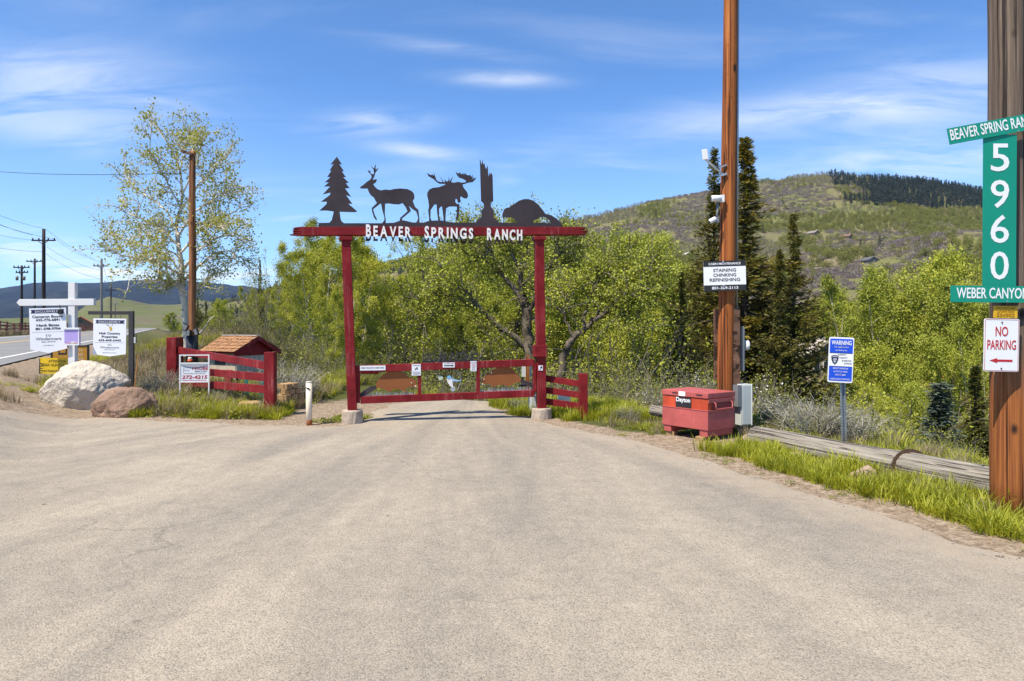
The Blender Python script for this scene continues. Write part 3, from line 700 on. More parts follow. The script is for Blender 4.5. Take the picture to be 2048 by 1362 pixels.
RUSTST = M('rusty_beaver_steel', (.245, .082, .024), .7, 0, .10, 3, .1, 40, .003, .3)
POLE_O = wood_mat('orange_pole_wood', [(0, (.05, .014, .005)), (.35, (.24, .066, .014)), (.65, (.42, .135, .028)), (1, (.60, .27, .085))], .16, 12, .9, .014, knots=True)
POLE_B = wood_mat('weathered_pole_wood', [(0, (.035, .018, .010)), (.45, (.13, .065, .034)), (1, (.26, .15, .09))], .22, 9, .9, .012, knots=True)
def two_tone_pole():
    """old pole: greyed brown above, orange where the treatment still shows below"""
    m, t, out = new_mat('two_tone_pole_wood'); co = ocoord(t); sp = t.node('ShaderNodeSeparateXYZ'); t.l.new(co, sp.inputs[0])
    n1 = t.noise(t.mapv(co, (12, 12, .2)), 1.6, 8, .65, .3); n2 = t.noise(t.mapv(co, (12, 12, .3)), 7, 6, .7, .2); f = t.rng(t.math('ADD', t.math('MULTIPLY', n1, .65), t.math('MULTIPLY', n2, .35)), .32, .70)
    lo = t.ramp(f, [(0, (.04, .012, .005)), (.35, (.20, .06, .016)), (.65, (.36, .125, .030)), (1, (.54, .25, .085))]); hi = t.ramp(f, [(0, (.03, .021, .016)), (.45, (.13, .092, .066)), (1, (.31, .24, .185))])
    k = t.rng(t.math('ADD', sp.outputs[2], t.rng(n1, .3, .7, -.35, .35)), .95, 1.5); c = t.mix(k, lo, hi)
    cr = t.noise(t.mapv(co, (22, 22, .16)), 1.8, 3, .5); crack = t.rng(cr, .36, .41); c = t.mix(crack, t.vmath('SCALE', c, sc=.2), c)
    v = t.voro(t.mapv(co, (4.2, 4.2, 2.2)), 1.0); c = t.mix(t.rng(v, .05, .14), (.02, .009, .005), c)
    principled(t, out, c, .72, 0, t.bump(t.math('ADD', t.math('MULTIPLY', n2, .5), crack), .9, .014), .3); return m
POLE_T = two_tone_pole()
POLE_F = wood_mat('far_pole_wood', [(0, (.016, .013, .012)), (1, (.045, .035, .03))], .3, 6, .3)
POLE_GR = wood_mat('pale_pole_wood', [(0, (.16, .15, .145)), (1, (.30, .29, .28))], .3, 6, .3)
PLANK = wood_mat('rough_plank_wood', [(0, (.05, .028, .018)), (.5, (.15, .08, .05)), (1, (.25, .15, .10))], 5.0, 2.0, .6)
LOGW = wood_mat('silvered_log_wood', [(0, (.09, .075, .06)), (.35, (.25, .22, .18)), (.65, (.38, .34, .285)), (1, (.52, .48, .41))], .22, 16, 1.0, .03)
SHINGLE = wood_mat('cedar_shingle_wood', [(0, (.22, .10, .045)), (.5, (.42, .215, .10)), (1, (.56, .34, .19))], 1.0, 14, .6, .006, axis='X')
CREAM = M('cream_boards', (.46, .39, .30), .75, 0, .15, 4, .2)
TEAL = M('teal_paint', (.035, .17, .145), .6, 0, .12, 5, .1)
BLOCK = M('tan_wall_block', (.36, .235, .12), .95, 0, .16, 9, .6, 45, .012, .15, obvar=.18)
RED2 = M('faded_red_metal', (.34, .05, .04), .5, 0, .12, 5, .1)
CREAMP = M('cream_post_paint', (.70, .60, .46), .55, 0, .05, 4, .08, 50, .003, .35, wear=.24, wearcol=(.30, .12, .045))
ORANGEC = M('orange_cone_plastic', (.72, .11, .02), .5, 0, .08, 8, .05)
RUSTY = M('rusty_strap', (.10, .06, .04), .8, .2, .2, 20, .3)

# ------------------------------------------------------------------ ranch gateway: two posts, jagged beam, cut steel figures
gA = Vector((X_(705, 11.0), 11.0, 0)); gB = Vector((X_(1083, 11.6), 11.6, 0)); gang = math.atan2(gB.y - gA.y, gB.x - gA.x); gL = (gB - gA).length
gc, gs = math.cos(gang), math.sin(gang)
def gp(px, py, yo=0.0):
    """picture point -> (along, up) in the gate's own upright plane, yo behind it"""
    u = (px - CX) / F; ox = gA.x - gs * yo; oy = gA.y + gc * yo
    s = (u * oy - ox) / (gc - u * gs); return (s, Z_(py, oy + gs * s))
def gpoly(pts, ox, oy, sc_, yo=0.0): return [gp(ox + a / sc_, oy + b / sc_, yo) for a, b in pts]
gate = thing('ranch_gateway', 'tall dark red timber gateway carrying black steel animal cutouts and white lettering', 'gateway', gA, gang)
zt = gp(692, 474)[1]
for px0, px1, pt, pb in ((692, 705, 473, 822), (1078, 1083, 473, 818)):
    top, bot = gp(px0, pt), gp(px1, pb); m_ = MB()
    m_.bar((bot[0], 0, bot[1] - .02), (top[0], 0, top[1]), .145, .15, up=(0, 1, 0)); p_ = m_.build('post', RED, gate, .006)
    m_ = MB(); m_.box((top[0], 0, top[1] - .035), (.20, .22, .06)); m_.build('cap_plate', RED, p_, .004)
    n_ = 28; r0 = .165; zt_, zb_ = gp(px1, pb)[1] + .02, -.12; vs = []
    for zz, rr in ((zb_, r0 * 1.05), (zb_ + .1, r0 * 1.04), (zt_ - .02, r0), (zt_, r0 * .93)):
        for j in range(n_): a = 6.2832 * j / n_; q = rr * (1 + .03 * random.uniform(-1, 1)); vs.append((bot[0] + q * math.cos(a), q * math.sin(a), zz))
    fs = [(i * n_ + j, i * n_ + (j + 1) % n_, (i + 1) * n_ + (j + 1) % n_, (i + 1) * n_ + j) for i in range(3) for j in range(n_)] + [list(range(3 * n_, 4 * n_))]
    m_ = MB(); m_.add(vs, fs); m_.build('footing', CONC, gate)
# beam with splintered ends
b0, b1, b2, b3 = gp(600, 455), gp(1158, 455), gp(1158, 470.5), gp(600, 471.5)
def jag(xa, za, zb, dirn, n=5, L=.13):
    pts = []; 
    for i in range(n):
        z0_ = za + (zb - za) * i / n; z1_ = za + (zb - za) * (i + 1) / n
        pts += [(xa + dirn * L * random.uniform(.7, 1.3), z0_ + (z1_ - z0_) * .3), (xa + dirn * L * random.uniform(-.35, .1), z1_)]
    return pts[:-1]
poly = [b0, b1] + jag(b1[0], b1[1], b2[1], 1) + [b2, b3] + jag(b3[0], b3[1], b0[1], -1)
m_ = MB(); m_.prism(poly, -.085, .085); m_.build('beam', RED, gate, .004)
for px in (640, 750, 900, 1010, 1120): q = gp(px, 457); m_ = MB(); m_.box((q[0], 0, q[1] + .028), (.03, .03, .02)); m_.build('bolt_head', STEEL, gate)
TREE_S = [(373,115),(460,248),(412,236),(495,366),(455,360),(527,463),(478,462),(575,556),(525,565),(590,650),(512,652),(616,797),(530,770),(638,918),(568,915),(720,1045),(685,1060),(420,1052),(435,1170),(455,1215),(490,1245),(490,1275),(235,1275),(245,1235),(285,1195),(320,1048),(200,1030),(75,1032),(192,925),(205,880),(100,882),(255,765),(262,725),(132,757),(258,620),(155,622),(238,550),(170,550),(265,460),(208,458),(280,352),(250,350),(318,235),(262,250)]
DEER_S = [(763,635),(780,655),(830,657),(895,657),(915,715),(945,765),(1005,815),(1030,865),(1055,900),(965,990),(970,1040),(1000,1140),(1035,1190),(1053,1200),(1053,1170),(1020,1110),(990,1010),(1110,915),(1125,915),(1150,1040),(1180,1140),(1180,1200),(1145,1240),(1145,1262),(1205,1262),(1207,1200),(1190,1090),(1195,915),(1260,910),(1330,922),(1430,928),(1490,905),(1545,975),(1575,1045),(1450,1155),(1440,1210),(1440,1240),(1485,1240),(1485,1165),(1635,1040),(1600,950),(1650,1000),(1725,1050),(1755,1150),(1745,1205),(1720,1240),(1720,1262),(1780,1262),(1775,1150),(1762,1020),(1705,970),(1665,870),(1690,830),(1695,790),(1680,735),(1640,695),(1570,665),(1450,655),(1340,665),(1275,683),(1200,672),(1120,688),(1060,665),(1020,625),(990,580),(1030,560),(1055,515),(1045,497),(1000,505),(980,510),(1010,455),(1030,385),(1060,345),(1083,292),(1038,338),(1030,300),(1042,233),(1014,280),(1005,316),(945,265),(998,335),(1003,400),(990,415),(960,405),(940,385),(947,345),(925,360),(895,338),(912,380),(952,420),(966,455),(945,500),(880,545),(830,590)]
MOOSE_S = [(675,620),(680,655),(660,685),(630,685),(600,670),(580,655),(570,665),(568,690),(577,715),(570,740),(545,748),(530,738),(528,705),(510,685),(500,705),(500,740),(520,760),(555,765),(560,800),(550,900),(545,960),(520,992),(508,985),(510,950),(522,900),(520,800),(470,798),(410,800),(370,825),(362,930),(360,1030),(335,1030),(328,930),(310,800),(300,795),(270,830),(270,940),(300,1030),(262,1030),(252,960),(240,870),(235,800),(235,770),(205,770),(150,850),(148,960),(178,1030),(130,1030),(128,960),(115,850),(128,790),(115,700),(100,640),(105,600),(130,560),(180,535),(270,525),(355,491),(355,478),(280,478),(245,460),(190,410),(120,370),(98,325),(130,345),(165,355),(175,345),(195,365),(200,350),(185,320),(205,345),(230,420),(255,445),(305,455),(320,445),(300,410),(282,378),(320,425),(330,450),(355,455),(345,412),(375,445),(395,440),(408,410),(403,375),(417,410),(415,440),(425,435),(465,370),(450,425),(440,455),(480,462),(540,450),(590,462),(650,455),(645,430),(600,405),(550,390),(520,350),(503,305),(530,330),(555,330),(558,308),(580,340),(600,340),(603,320),(620,345),(645,320),(645,345),(680,358),(705,355),(710,332),(712,365),(730,380),(742,340),(742,390),(730,420),(760,372),(755,410),(795,380),(780,420),(740,455),(690,460),(600,490),(620,540),(655,580)]
STUMP_S = [(845,118),(870,210),(882,140),(895,205),(913,190),(922,270),(932,228),(940,275),(957,210),(965,385),(980,310),(985,355),(1005,318),(1025,365),(1035,725),(1000,745),(1000,800),(1040,850),(1045,955),(1090,990),(1120,1045),(770,1045),(830,980),(868,945),(868,850),(905,815),(900,760),(885,740),(862,725)]
BEAVER_S = [(1160,945),(1165,900),(1185,845),(1215,820),(1260,810),(1330,760),(1400,715),(1470,693),(1530,693),(1600,715),(1670,770),(1730,845),(1775,905),(1850,920),(1900,950),(1960,1000),(2020,1066),(1852,1066),(1840,1005),(1790,960),(1740,945),(1690,950),(1640,985),(1595,1000),(1590,1046),(1375,1046),(1378,1010),(1330,1000),(1340,970),(1290,955),(1230,955),(1180,950)]
for nm, S, ox, oy, k_ in (('tree_cutout', TREE_S, 630, 300, 8.514), ('deer_cutout', DEER_S, 630, 300, 8.514), ('moose_cutout', MOOSE_S, 840, 300, 7.062), ('stump_cutout', STUMP_S, 840, 300, 7.062), ('beaver_cutout', BEAVER_S, 840, 300, 7.062)):
    m_ = MB(); m_.prism(gpoly(S, ox, oy, k_), -.005, .005); m_.build(nm, STEEL, gate)
STRIP = [(637,446),(660,445.5),(690,446.5),(740,446.5),(765,446.5),(788,445.5),(798,442),(806,440.5),(815,442.5),(825,445),(848,445.5),(855,442.5),(868,441),(885,441),(900,444.5),(925,445.5),(950,445),(1000,445.5),(1040,445.5),(1085,445.5),(1105,447),(1126,452),(1126,455.2),(637,455.2)]
m_ = MB(); m_.prism([gp(*p) for p in STRIP], -.008, .008); m_.build('ground_strip', STEEL, gate)
# lettering: each word as small capitals with a tall initial, repeated behind the beam, coloured dark to paint their shade side
def gword(mb, body, x0, x1, ztop, zbot, yo, depth, flip=False):
    s0, s1 = gp(x0, 460, yo)[0], gp(x1, 460, yo)[0]; n = len(body); h0 = ztop - zbot
    wid = [text_mesh(ch, .032)[2] for ch in body]; tot_w = sum(wid) + .34 * (n - 1); k = (s1 - s0) / tot_w; x = s0
    for i, ch in enumerate(body):
        h = h0 * (1.0 if i == 0 else .88) ; zb = zbot - random.uniform(0, .010)
        ww = wid[i] * k
        mb.text(ch, x + ww / 2, zb + (0 if i else -.006), h, ww, yo, depth, 'CENTER', False, 0, .032)
        x += (wid[i] + .34) * k
zt_, zb_ = gp(890, 451.5, -.1)[1], gp(890, 475.5, -.1)[1]
for yo, off, nm, dpt in ((-.088, 0, 'lettering', .028), (.20, -.032, 'lettering', .028)):
    for wd, x0, x1 in (('BEAVER', 732, 822), ('SPRINGS', 849, 946), ('RANCH', 974, 1044)): m_ = MB(); gword(m_, wd, x0, x1, zt_ + off, zb_ + off, yo, dpt); m_.build(nm, LETTERW if yo < 0 else STEEL, gate)
m_ = MB(); q = gp(1079, 712); m_.box((q[0], -.02, q[1] + .09), (.21, .20, .2)); m_.build('latch_box', RED, gate, .008)
m_ = MB(); q = gp(1083, 736, -.1); m_.box((q[0] - .01, -.079, q[1]), (.075, .006, .085)); m_.build('notice', WHITEG, gate)
m_ = MB(); m_.box((q[0], -.083, q[1] + .01), (.03, .002, .035)); m_.box((q[0] - .02, -.083, q[1] - .025), (.02, .002, .012)); m_.build('print', PRINTK, gate)

# ------------------------------------------------------------------ swing gate between the posts
sg = thing('swing_gate', 'closed dark red barrier gate with two brown beaver cutouts between the tall posts', 'gate', gA, gang)
yo = .02
def gbar(name, p0, p1, w, h, mat=RED, par=sg, y=.02):
    a, b = gp(*p0, y), gp(*p1, y); m_ = MB(); m_.bar((a[0], y, a[1]), (b[0], y, b[1]), w, h); return m_.build(name, mat, par, .004)
gbar('top_rail', (719, 738), (1068, 725), .09, .115)
gbar('bottom_rail', (721, 800), (1068, 786.5), .09, .115)
def gup(px, y0, y1, w): a, b = gp(px, y0, .02), gp(px, y1, .02); m_ = MB(); m_.box((a[0], .02, (a[1] + b[1]) / 2), (w, .08, a[1] - b[1])); m_.build('upright', RED, sg, .004)
gup(713, 731, 806, .115); gup(839, 741, 789, .055); gup(956, 736, 785, .055); gup(1069, 726, 784, .05)
BV1 = [(530,700),(545,660),(600,585),(660,520),(720,480),(800,425),(900,410),(1000,410),(1080,465),(1140,500),(1210,560),(1280,570),(1300,605),(1345,620),(1362,680),(1370,735),(1340,765),(1290,750),(1230,755),(1150,780),(1135,800),(1160,840),(1175,865),(1110,840),(1050,815),(990,795),(930,800),(870,800),(850,850),(790,850),(740,820),(640,790),(600,775),(545,785)]
TL1 = [(525,722),(545,790),(510,812),(420,870),(330,925),(210,960),(205,890),(260,850),(330,800),(420,745)]
BV2 = [(958,590),(965,560),(985,520),(1040,480),(1110,420),(1180,375),(1220,350),(1320,335),(1400,340),(1455,380),(1520,450),(1570,505),(1590,545),(1575,585),(1520,590),(1485,600),(1470,620),(1430,640),(1390,650),(1350,645),(1320,625),(1250,630),(1200,640),(1160,665),(1130,655),(1110,620),(1050,605),(1000,620)]
TL2 = [(1595,540),(1650,560),(1720,580),(1800,610),(1818,690),(1760,670),(1680,640),(1600,600),(1580,585)]
for S, ox, oy, k_, nm, mt in ((BV1, 700, 700, 10.24, 'beaver_cutout', RUSTST), (TL1, 700, 700, 10.24, 'tail_cutout', STEEL), (BV2, 840, 690, 7.877, 'beaver_cutout', RUSTST), (TL2, 840, 690, 7.877, 'tail_cutout', STEEL)):
    d_ = .012 if 'beaver' in nm else .016
    m_ = MB(); m_.prism(gpoly(S, ox, oy, k_, .02), d_, d_ + .008); m_.build(nm, mt, sg)
for a, b in ((gp(823, 765.5, -.0), .008), (gp(831, 772.5), .012), (gp(983, 745.5), .008), (gp(968, 758.5), .008), (gp(965, 768), .012)):
    m_ = MB(); m_.tube([(a[0], .012, a[1]), (a[0], -.002, a[1])], b, 8); m_.build('eye_stud', WHITEP, sg)
for x0, x1, ya, yb in ((724, 828, 791.5, 787), (962, 1066, 781.5, 778)):                     # cut-metal grass along the lower rail
    m_ = MB(); n = 46; 
    for i in range(n):
        q = i / (n - 1); px = x0 + (x1 - x0) * q; py = ya + (yb - ya) * q; a = gp(px, py + 2, .03); l = random.uniform(-.03, .03); h = random.uniform(.035, .075)
        m_.prism([(a[0] - .007, a[1]), (a[0] + .007, a[1]), (a[0] + l + .003, a[1] + h), (a[0] + l - .003, a[1] + h)], .028 + (i % 3) * .004, .031 + (i % 3) * .004)
    m_.build('grass_cutout', M('pale_steel_grass', (.42, .43, .44), .5, .3, .2, 10), sg)
m_ = MB(); a, b = gp(846, 724, .02), gp(956, 721, .02)
m_.text('NO HUNTING', (a[0] + b[0]) / 2, a[1] - .005, .160, b[0] - a[0], .03, .01, bold=.02); m_.build('lettering', M('charcoal_letter', (.035, .035, .035), .6), sg)
m_ = MB(); a, b = gp(846, 724.5, .02), gp(956, 721.5, .02); m_.bar((a[0], .024, a[1] + .01), (b[0], .024, b[1] + .01), .014, .02); m_.build('letter_bar', BLACKP, sg)
FISH = [(425,520),(430,495),(450,480),(475,485),(490,510),(505,550),(512,600),(520,650),(525,690),(500,670),(470,640),(440,600),(425,560)]
HEAD = [(423,522),(428,496),(450,480),(478,486),(492,512),(470,522),(440,530)]
FIN = [(492,520),(525,485),(512,525),(560,545),(620,555),(660,548),(640,565),(590,575),(540,570),(508,585)]
TAILF = [(500,675),(525,650),(560,690),(545,720),(515,735),(490,715),(470,690)]
LEAFC = [(268,492),(300,482),(350,490),(362,520),(345,545),(315,560),(295,530)]
for S, nm, mt, y in ((FISH, 'fish_body', WHITEP, .012), (HEAD, 'fish_head', M('light_blue_paint', (.16, .42, .62), .5), .006), (FIN, 'fish_fin', M('pale_blue_paint', (.30, .48, .66), .5), .018), (TAILF, 'fish_tail', M('tail_grey_paint', (.36, .42, .45), .5, var=.3), .018), (LEAFC, 'fly_cutout', M('fly_paint', (.48, .55, .45), .5, var=.4, scale=20), .012)):
    m_ = MB(); m_.prism(gpoly(S, 840, 690, 7.877, .02), y, y + .005); m_.build(nm, mt, sg)
m_ = MB(); m_.tube([(*[gp(840 + a / 7.877, 690 + b / 7.877, .02)[0]], .025, gp(840 + a / 7.877, 690 + b / 7.877, .02)[1]) for a, b in ((520, 380), (570, 400), (610, 445), (640, 500), (648, 550), (630, 620), (600, 690), (575, 745))], .005, 6); m_.build('fishing_line_rod', GALV, sg)
gbar('lower_brace', (722, 746), (757, 746), .03, .03, y=.06)

def board(name, label, cat, c, rz, w, h, mat, th=.004, round_=0.0, group=None, tilt=0.0, poly=None, pitch=0.0):
    """flat sign: Empty at its foot, local x right, z up, face towards local -y; returns (thing, half thickness)"""
    t_ = thing(name, label, cat, c, rz, group); t_.rotation_euler = (pitch, tilt, rz)
    if poly is None:
        if round_:
            poly = []
            for cx, cz, a0 in ((w / 2 - round_, round_, -90), (w / 2 - round_, h - round_, 0), (-w / 2 + round_, h - round_, 90), (-w / 2 + round_, round_, 180)):
                poly += [(cx + round_ * math.cos(R(a0 + k * 22.5)), cz + round_ * math.sin(R(a0 + k * 22.5))) for k in range(5)]
        else: poly = [(-w / 2, 0), (w / 2, 0), (w / 2, h), (-w / 2, h)]
    m_ = MB(); m_.prism(poly, -th, th); m_.build('panel', mat, t_)
    return t_
def flat(t_, name, mat, polys, y=-.006, th=.001):
    m_ = MB()
    for p in polys: m_.prism(p, y, y + th)
    return m_.build(name, mat, t_)
def rect(x0, z0, x1, z1): return [(x0, z0), (x1, z0), (x1, z1), (x0, z1)]
def lines(t_, name, mat, rows, y=-.006, depth=.001):
    for r_ in rows: m_ = MB(); m_.text(r_[0], r_[1], r_[2], r_[3], r_[4] if len(r_) > 4 else None, y, depth, **(r_[5] if len(r_) > 5 else {})); m_.build(name, mat, t_)

# notices fixed to the gate
def gnotice(label, px, py_top, py_bot, wpx, yo=-.03):
    a = gp(px - wpx / 2, py_bot, yo); b = gp(px + wpx / 2, py_top, yo); w = b[0] - a[0]; h = b[1] - a[1]; sx = (a[0] + b[0]) / 2
    loc = (gA.x + gc * sx - gs * yo, gA.y + gs * sx + gc * yo, a[1]); return board('notice_sign', label, 'sign', loc, gang, w, h, WHITEG, .003), w, h
t_, w, h = gnotice('long narrow white notice at the left end of the gate top rail', 745.5, 731, 741, 51); lines(t_, 'lettering', PRINTK, [('SMILE! THIS GATE IS UNDER VIDEO', 0, h * .4, h * .3, w * .9)], -.0045)
t_, w, h = gnotice('tall white notice with black figure, left of the gate centre', 832.5, 728, 751, 18)
lines(t_, 'lettering', PRINTK, [('ATTENTION', 0, h * .84, h * .09, w * .86), ('PRIVATE ROAD', 0, h * .28, h * .06, w * .8), ('NO TRESPASSING', 0, h * .18, h * .05, w * .85), ('OWNERS ONLY', 0, h * .09, h * .05, w * .7)], -.0045)
flat(t_, 'figure_print', PRINTK, [[(-w * .16, h * .5), (-w * .05, h * .46), (0, h * .6), (-w * .1, h * .64)], [(.01, h * .48), (w * .17, h * .52), (w * .15, h * .7), (w * .05, h * .76), (0, h * .62)]], -.0045)
t_, w, h = gnotice('small white notice with long black arrow on the gate top rail', 897.5, 725, 735, 24); lines(t_, 'lettering', PRINTK, [('TO OPEN GATE', 0, h * .74, h * .18, w * .8)], -.0045)
flat(t_, 'arrow_print', PRINTK, [rect(-w * .4, h * .28, w * .28, h * .48), [(w * .26, h * .16), (w * .44, h * .38), (w * .26, h * .6)]], -.0045)
t_, w, h = gnotice('tall white notice with red print, right of the gate centre', 947, 722, 742.5, 12)
lines(t_, 'lettering', PRINTK, [('ATTENTION', 0, h * .84, h * .08, w * .86), ('KEEP', 0, h * .34, h * .07, w * .5), ('OUT', 0, h * .22, h * .07, w * .55), ('PRIVATE', 0, h * .1, h * .06, w * .7)], -.0045)
lines(t_, 'red_lettering', PRINTR, [('GATE MAY', 0, h * .7, h * .07, w * .8), ('CLOSE', 0, h * .58, h * .08, w * .6), ('ANYTIME', 0, h * .47, h * .07, w * .8)], -.0045)

# gate machinery behind the right-hand post
g0 = Vector((X_(1068, 12.3), 12.3, TZ(X_(1068, 12.3), 12.3)))
t_ = thing('gate_operator', 'grey gate motor box standing behind the right gate post', 'gate motor', g0, .15)
m_ = MB(); m_.box((0, 0, .17), (.16, .3, .34)); m_.build('housing', GREYB, t_, .01); m_ = MB(); m_.box((.0, 0, .47), (.05, .05, .26)); m_.build('column', STEEL, t_); m_ = MB(); m_.bar((0, -.05, .55), (-.35, -.6, .55), .04, .04); m_.build('drive_arm', STEEL, t_)
g0 = Vector((X_(1055, 14.0), 14.0, TZ(X_(1055, 14.0), 14.0)))
t_ = thing('keypad_post', 'short orange timber post with grey panel seen through the gate', 'post', g0)
m_ = MB(); m_.box((0, 0, .45), (.07, .07, 1.1)); m_.build('timber', POLE_O, t_); m_ = MB(); m_.box((-.02, .05, .75), (.2, .03, .36)); m_.build('panel', GREYB, t_)
g0 = Vector((X_(1128, 12.6), 12.6, TZ(X_(1128, 12.6), 12.6)))
t_ = thing('utility_pedestal', 'low white utility pedestal behind the short red fence', 'utility box', g0); m_ = MB(); m_.box((0, 0, .15), (.22, .2, .42)); m_.build('housing', WHITEPL, t_, .015); m_ = MB(); m_.box((0, 0, .375), (.24, .22, .03)); m_.build('lid', GREYB, t_, .005)

# ------------------------------------------------------------------ red rail fences either side
def rail_fence(label, posts, rails, rail_w=.045):
    base = posts[0][0]; t_ = thing('rail_fence', label, 'fence', base)
    for (g0, h, w) in posts:
        l = g0 - base; m_ = MB(); m_.box((l.x, l.y, l.z + h / 2 - .15), (w, w, h + .3)); m_.build('post', RED, t_, .006)
    for a, b, hh in rails: m_ = MB(); m_.bar(a - base, b - base, rail_w, hh); m_.build('rail', RED, t_, .004)
    return t_
dl, dr_ = 14.2, 11.8
pl0 = P(347, 786, dl); pr0 = P(541, 833, dr_); pl1 = P(355, 780, 15.0)
rl = []
for (ya, yb) in (((692, 708), (722, 742)), ((733, 745), (744, 766)), ((757, 771), (771, 787))):
    rl.append((P(357, sum(ya) / 2, dl - .02), P(536, sum(yb) / 2, dr_ - .02), .135))
rail_fence('leaning dark red three rail fence in front of the small shingled shed', [(pl0, Z_(675, dl) - pl0.z, .20), (pr0, Z_(704, dr_) - pr0.z, .17), (pl1, Z_(674, 15.0) - pl1.z, .18)], rl)
pb = P(1166, 832, 11.5); pa = P(1092, 826, 11.7); rl = []
for ya, yb in (((750, 763), (762, 774)), ((774, 786), (784, 797)), ((796, 809), (806, 819))): rl.append((P(1090, sum(ya) / 2, 11.72), P(1162, sum(yb) / 2, 11.52), .105))
rail_fence('short dark red three rail fence joined to the right gate post', [(pb, Z_(747, 11.5) - pb.z, .145)], rl)

# ------------------------------------------------------------------ rocks
ROCK_W = M('pale_limestone', (.50, .445, .37), .95, 0, .16, 2.6, 1.0, 14, .05, .15, wear=.40, wearcol=(.34, .27, .20))
ROCK_T = M('tan_stone', (.33, .25, .18), .95, 0, .25, 5, .8, 30, .02, .15, wear=.38, wearcol=(.24, .16, .11))
ROCK_B = M('brown_sandstone', (.25, .165, .12), .95, 0, .35, 3.0, .9, 20, .03, .15, wear=.40, wearcol=(.34, .24, .19))
def boulder(name, label, loc, dim, seed, mat, rz=0, sub=5, rough=.22, flat_=.25, cuts=9):
    bm = bmesh.new(); bmesh.ops.create_icosphere(bm, subdivisions=sub, radius=1.0); r = np.random.default_rng(seed)
    pl = [(Vector(r.normal(size=3)).normalized(), r.uniform(.55, .88)) for _ in range(cuts)]; off = Vector(r.uniform(-50, 50, 3))
    for v in bm.verts:
        p = v.co.copy()
        for n_, d_ in pl:
            e = p.dot(n_) - d_
            if e > 0: p -= n_ * e * .93
        f = 1 + rough * (mnoise.fractal(p * 1.3 + off, 1.0, 2.0, 5) * .6) + rough * .13 * mnoise.fractal(p * 5 + off, .9, 2.1, 4) + .006 * mnoise.noise(p * 26 + off)
        cr = abs(mnoise.noise(p * 2.1 + off * 1.7)); f -= .05 * max(0, 1 - cr * 14) * (rough / .22)
        p *= f; p.z = max(p.z, -flat_); v.co = Vector((p.x * dim[0] / 2, p.y * dim[1] / 2, (p.z + flat_) / (1 + flat_) * dim[2]))
    me = bpy.data.meshes.new(name); bm.to_mesh(me); bm.free(); me.materials.append(mat); me.polygons.foreach_set('use_smooth', np.ones(len(me.polygons), bool))
    zs = [v.co.z for v in me.vertices]; xs_ = [v.co.x for v in me.vertices]; k = dim[2] / max(zs); kx = dim[0] / (max(xs_) - min(xs_))
    for v in me.vertices: v.co.z *= k; v.co.x *= kx
    o = obj(name, me); o.location = loc; o.rotation_euler = (0, 0, rz); return tag(o, label, 'rock')
g0 = P(152, 826, 12.2); boulder('boulder', 'big pale cream boulder below the white cross shaped sign post', (g0.x, 12.55, g0.z - .04), (1.50, 1.15, .97), 5, ROCK_W, .1, 6, .16)
g0 = P(246, 840, 11.5); boulder('boulder', 'brown rounded boulder lying against the bigger pale one', (g0.x, 11.65, g0.z - .05), (1.14, .8, .60), 12, ROCK_B, -.1, 6, .22)
for lab, px, py, w, h, sd_, mt in (('tan stone half hidden in grass below the grey log', 1733, 968, .30, .17, 3, ROCK_T), ('flat pale stone in the grass left of the warning sign post', 1597, 920, .20, .09, 4, ROCK_T), ('flat pale rock beside the tool chest', 1440, 902, .26, .07, 6, ROCK_T), ('small pale rock in the dirt right of the tool chest', 1496, 884, .17, .09, 7, ROCK_T)):
    g0 = G(px, py); boulder('stone', lab, (g0.x, g0.y + .08, g0.z - .03), (w, w * .8, h + .03), sd_, mt, sd_, 3, .3, cuts=6)

# ------------------------------------------------------------------ small shingled shed behind the left fence
sA = Vector((-5.947, 14.6)); wv = Vector((.49, .87)).normalized(); rv = Vector((-.87, .49)).normalized()
W_, Ln = 1.25, 1.12; zb = .15; ze = Z_(707, 14.6); apex = .325
sh = thing('shingled_shed', 'little red and cream shed with brown cedar shake roof behind the fence', 'shed', (sA.x, sA.y, zb), math.atan2(wv.y, wv.x))
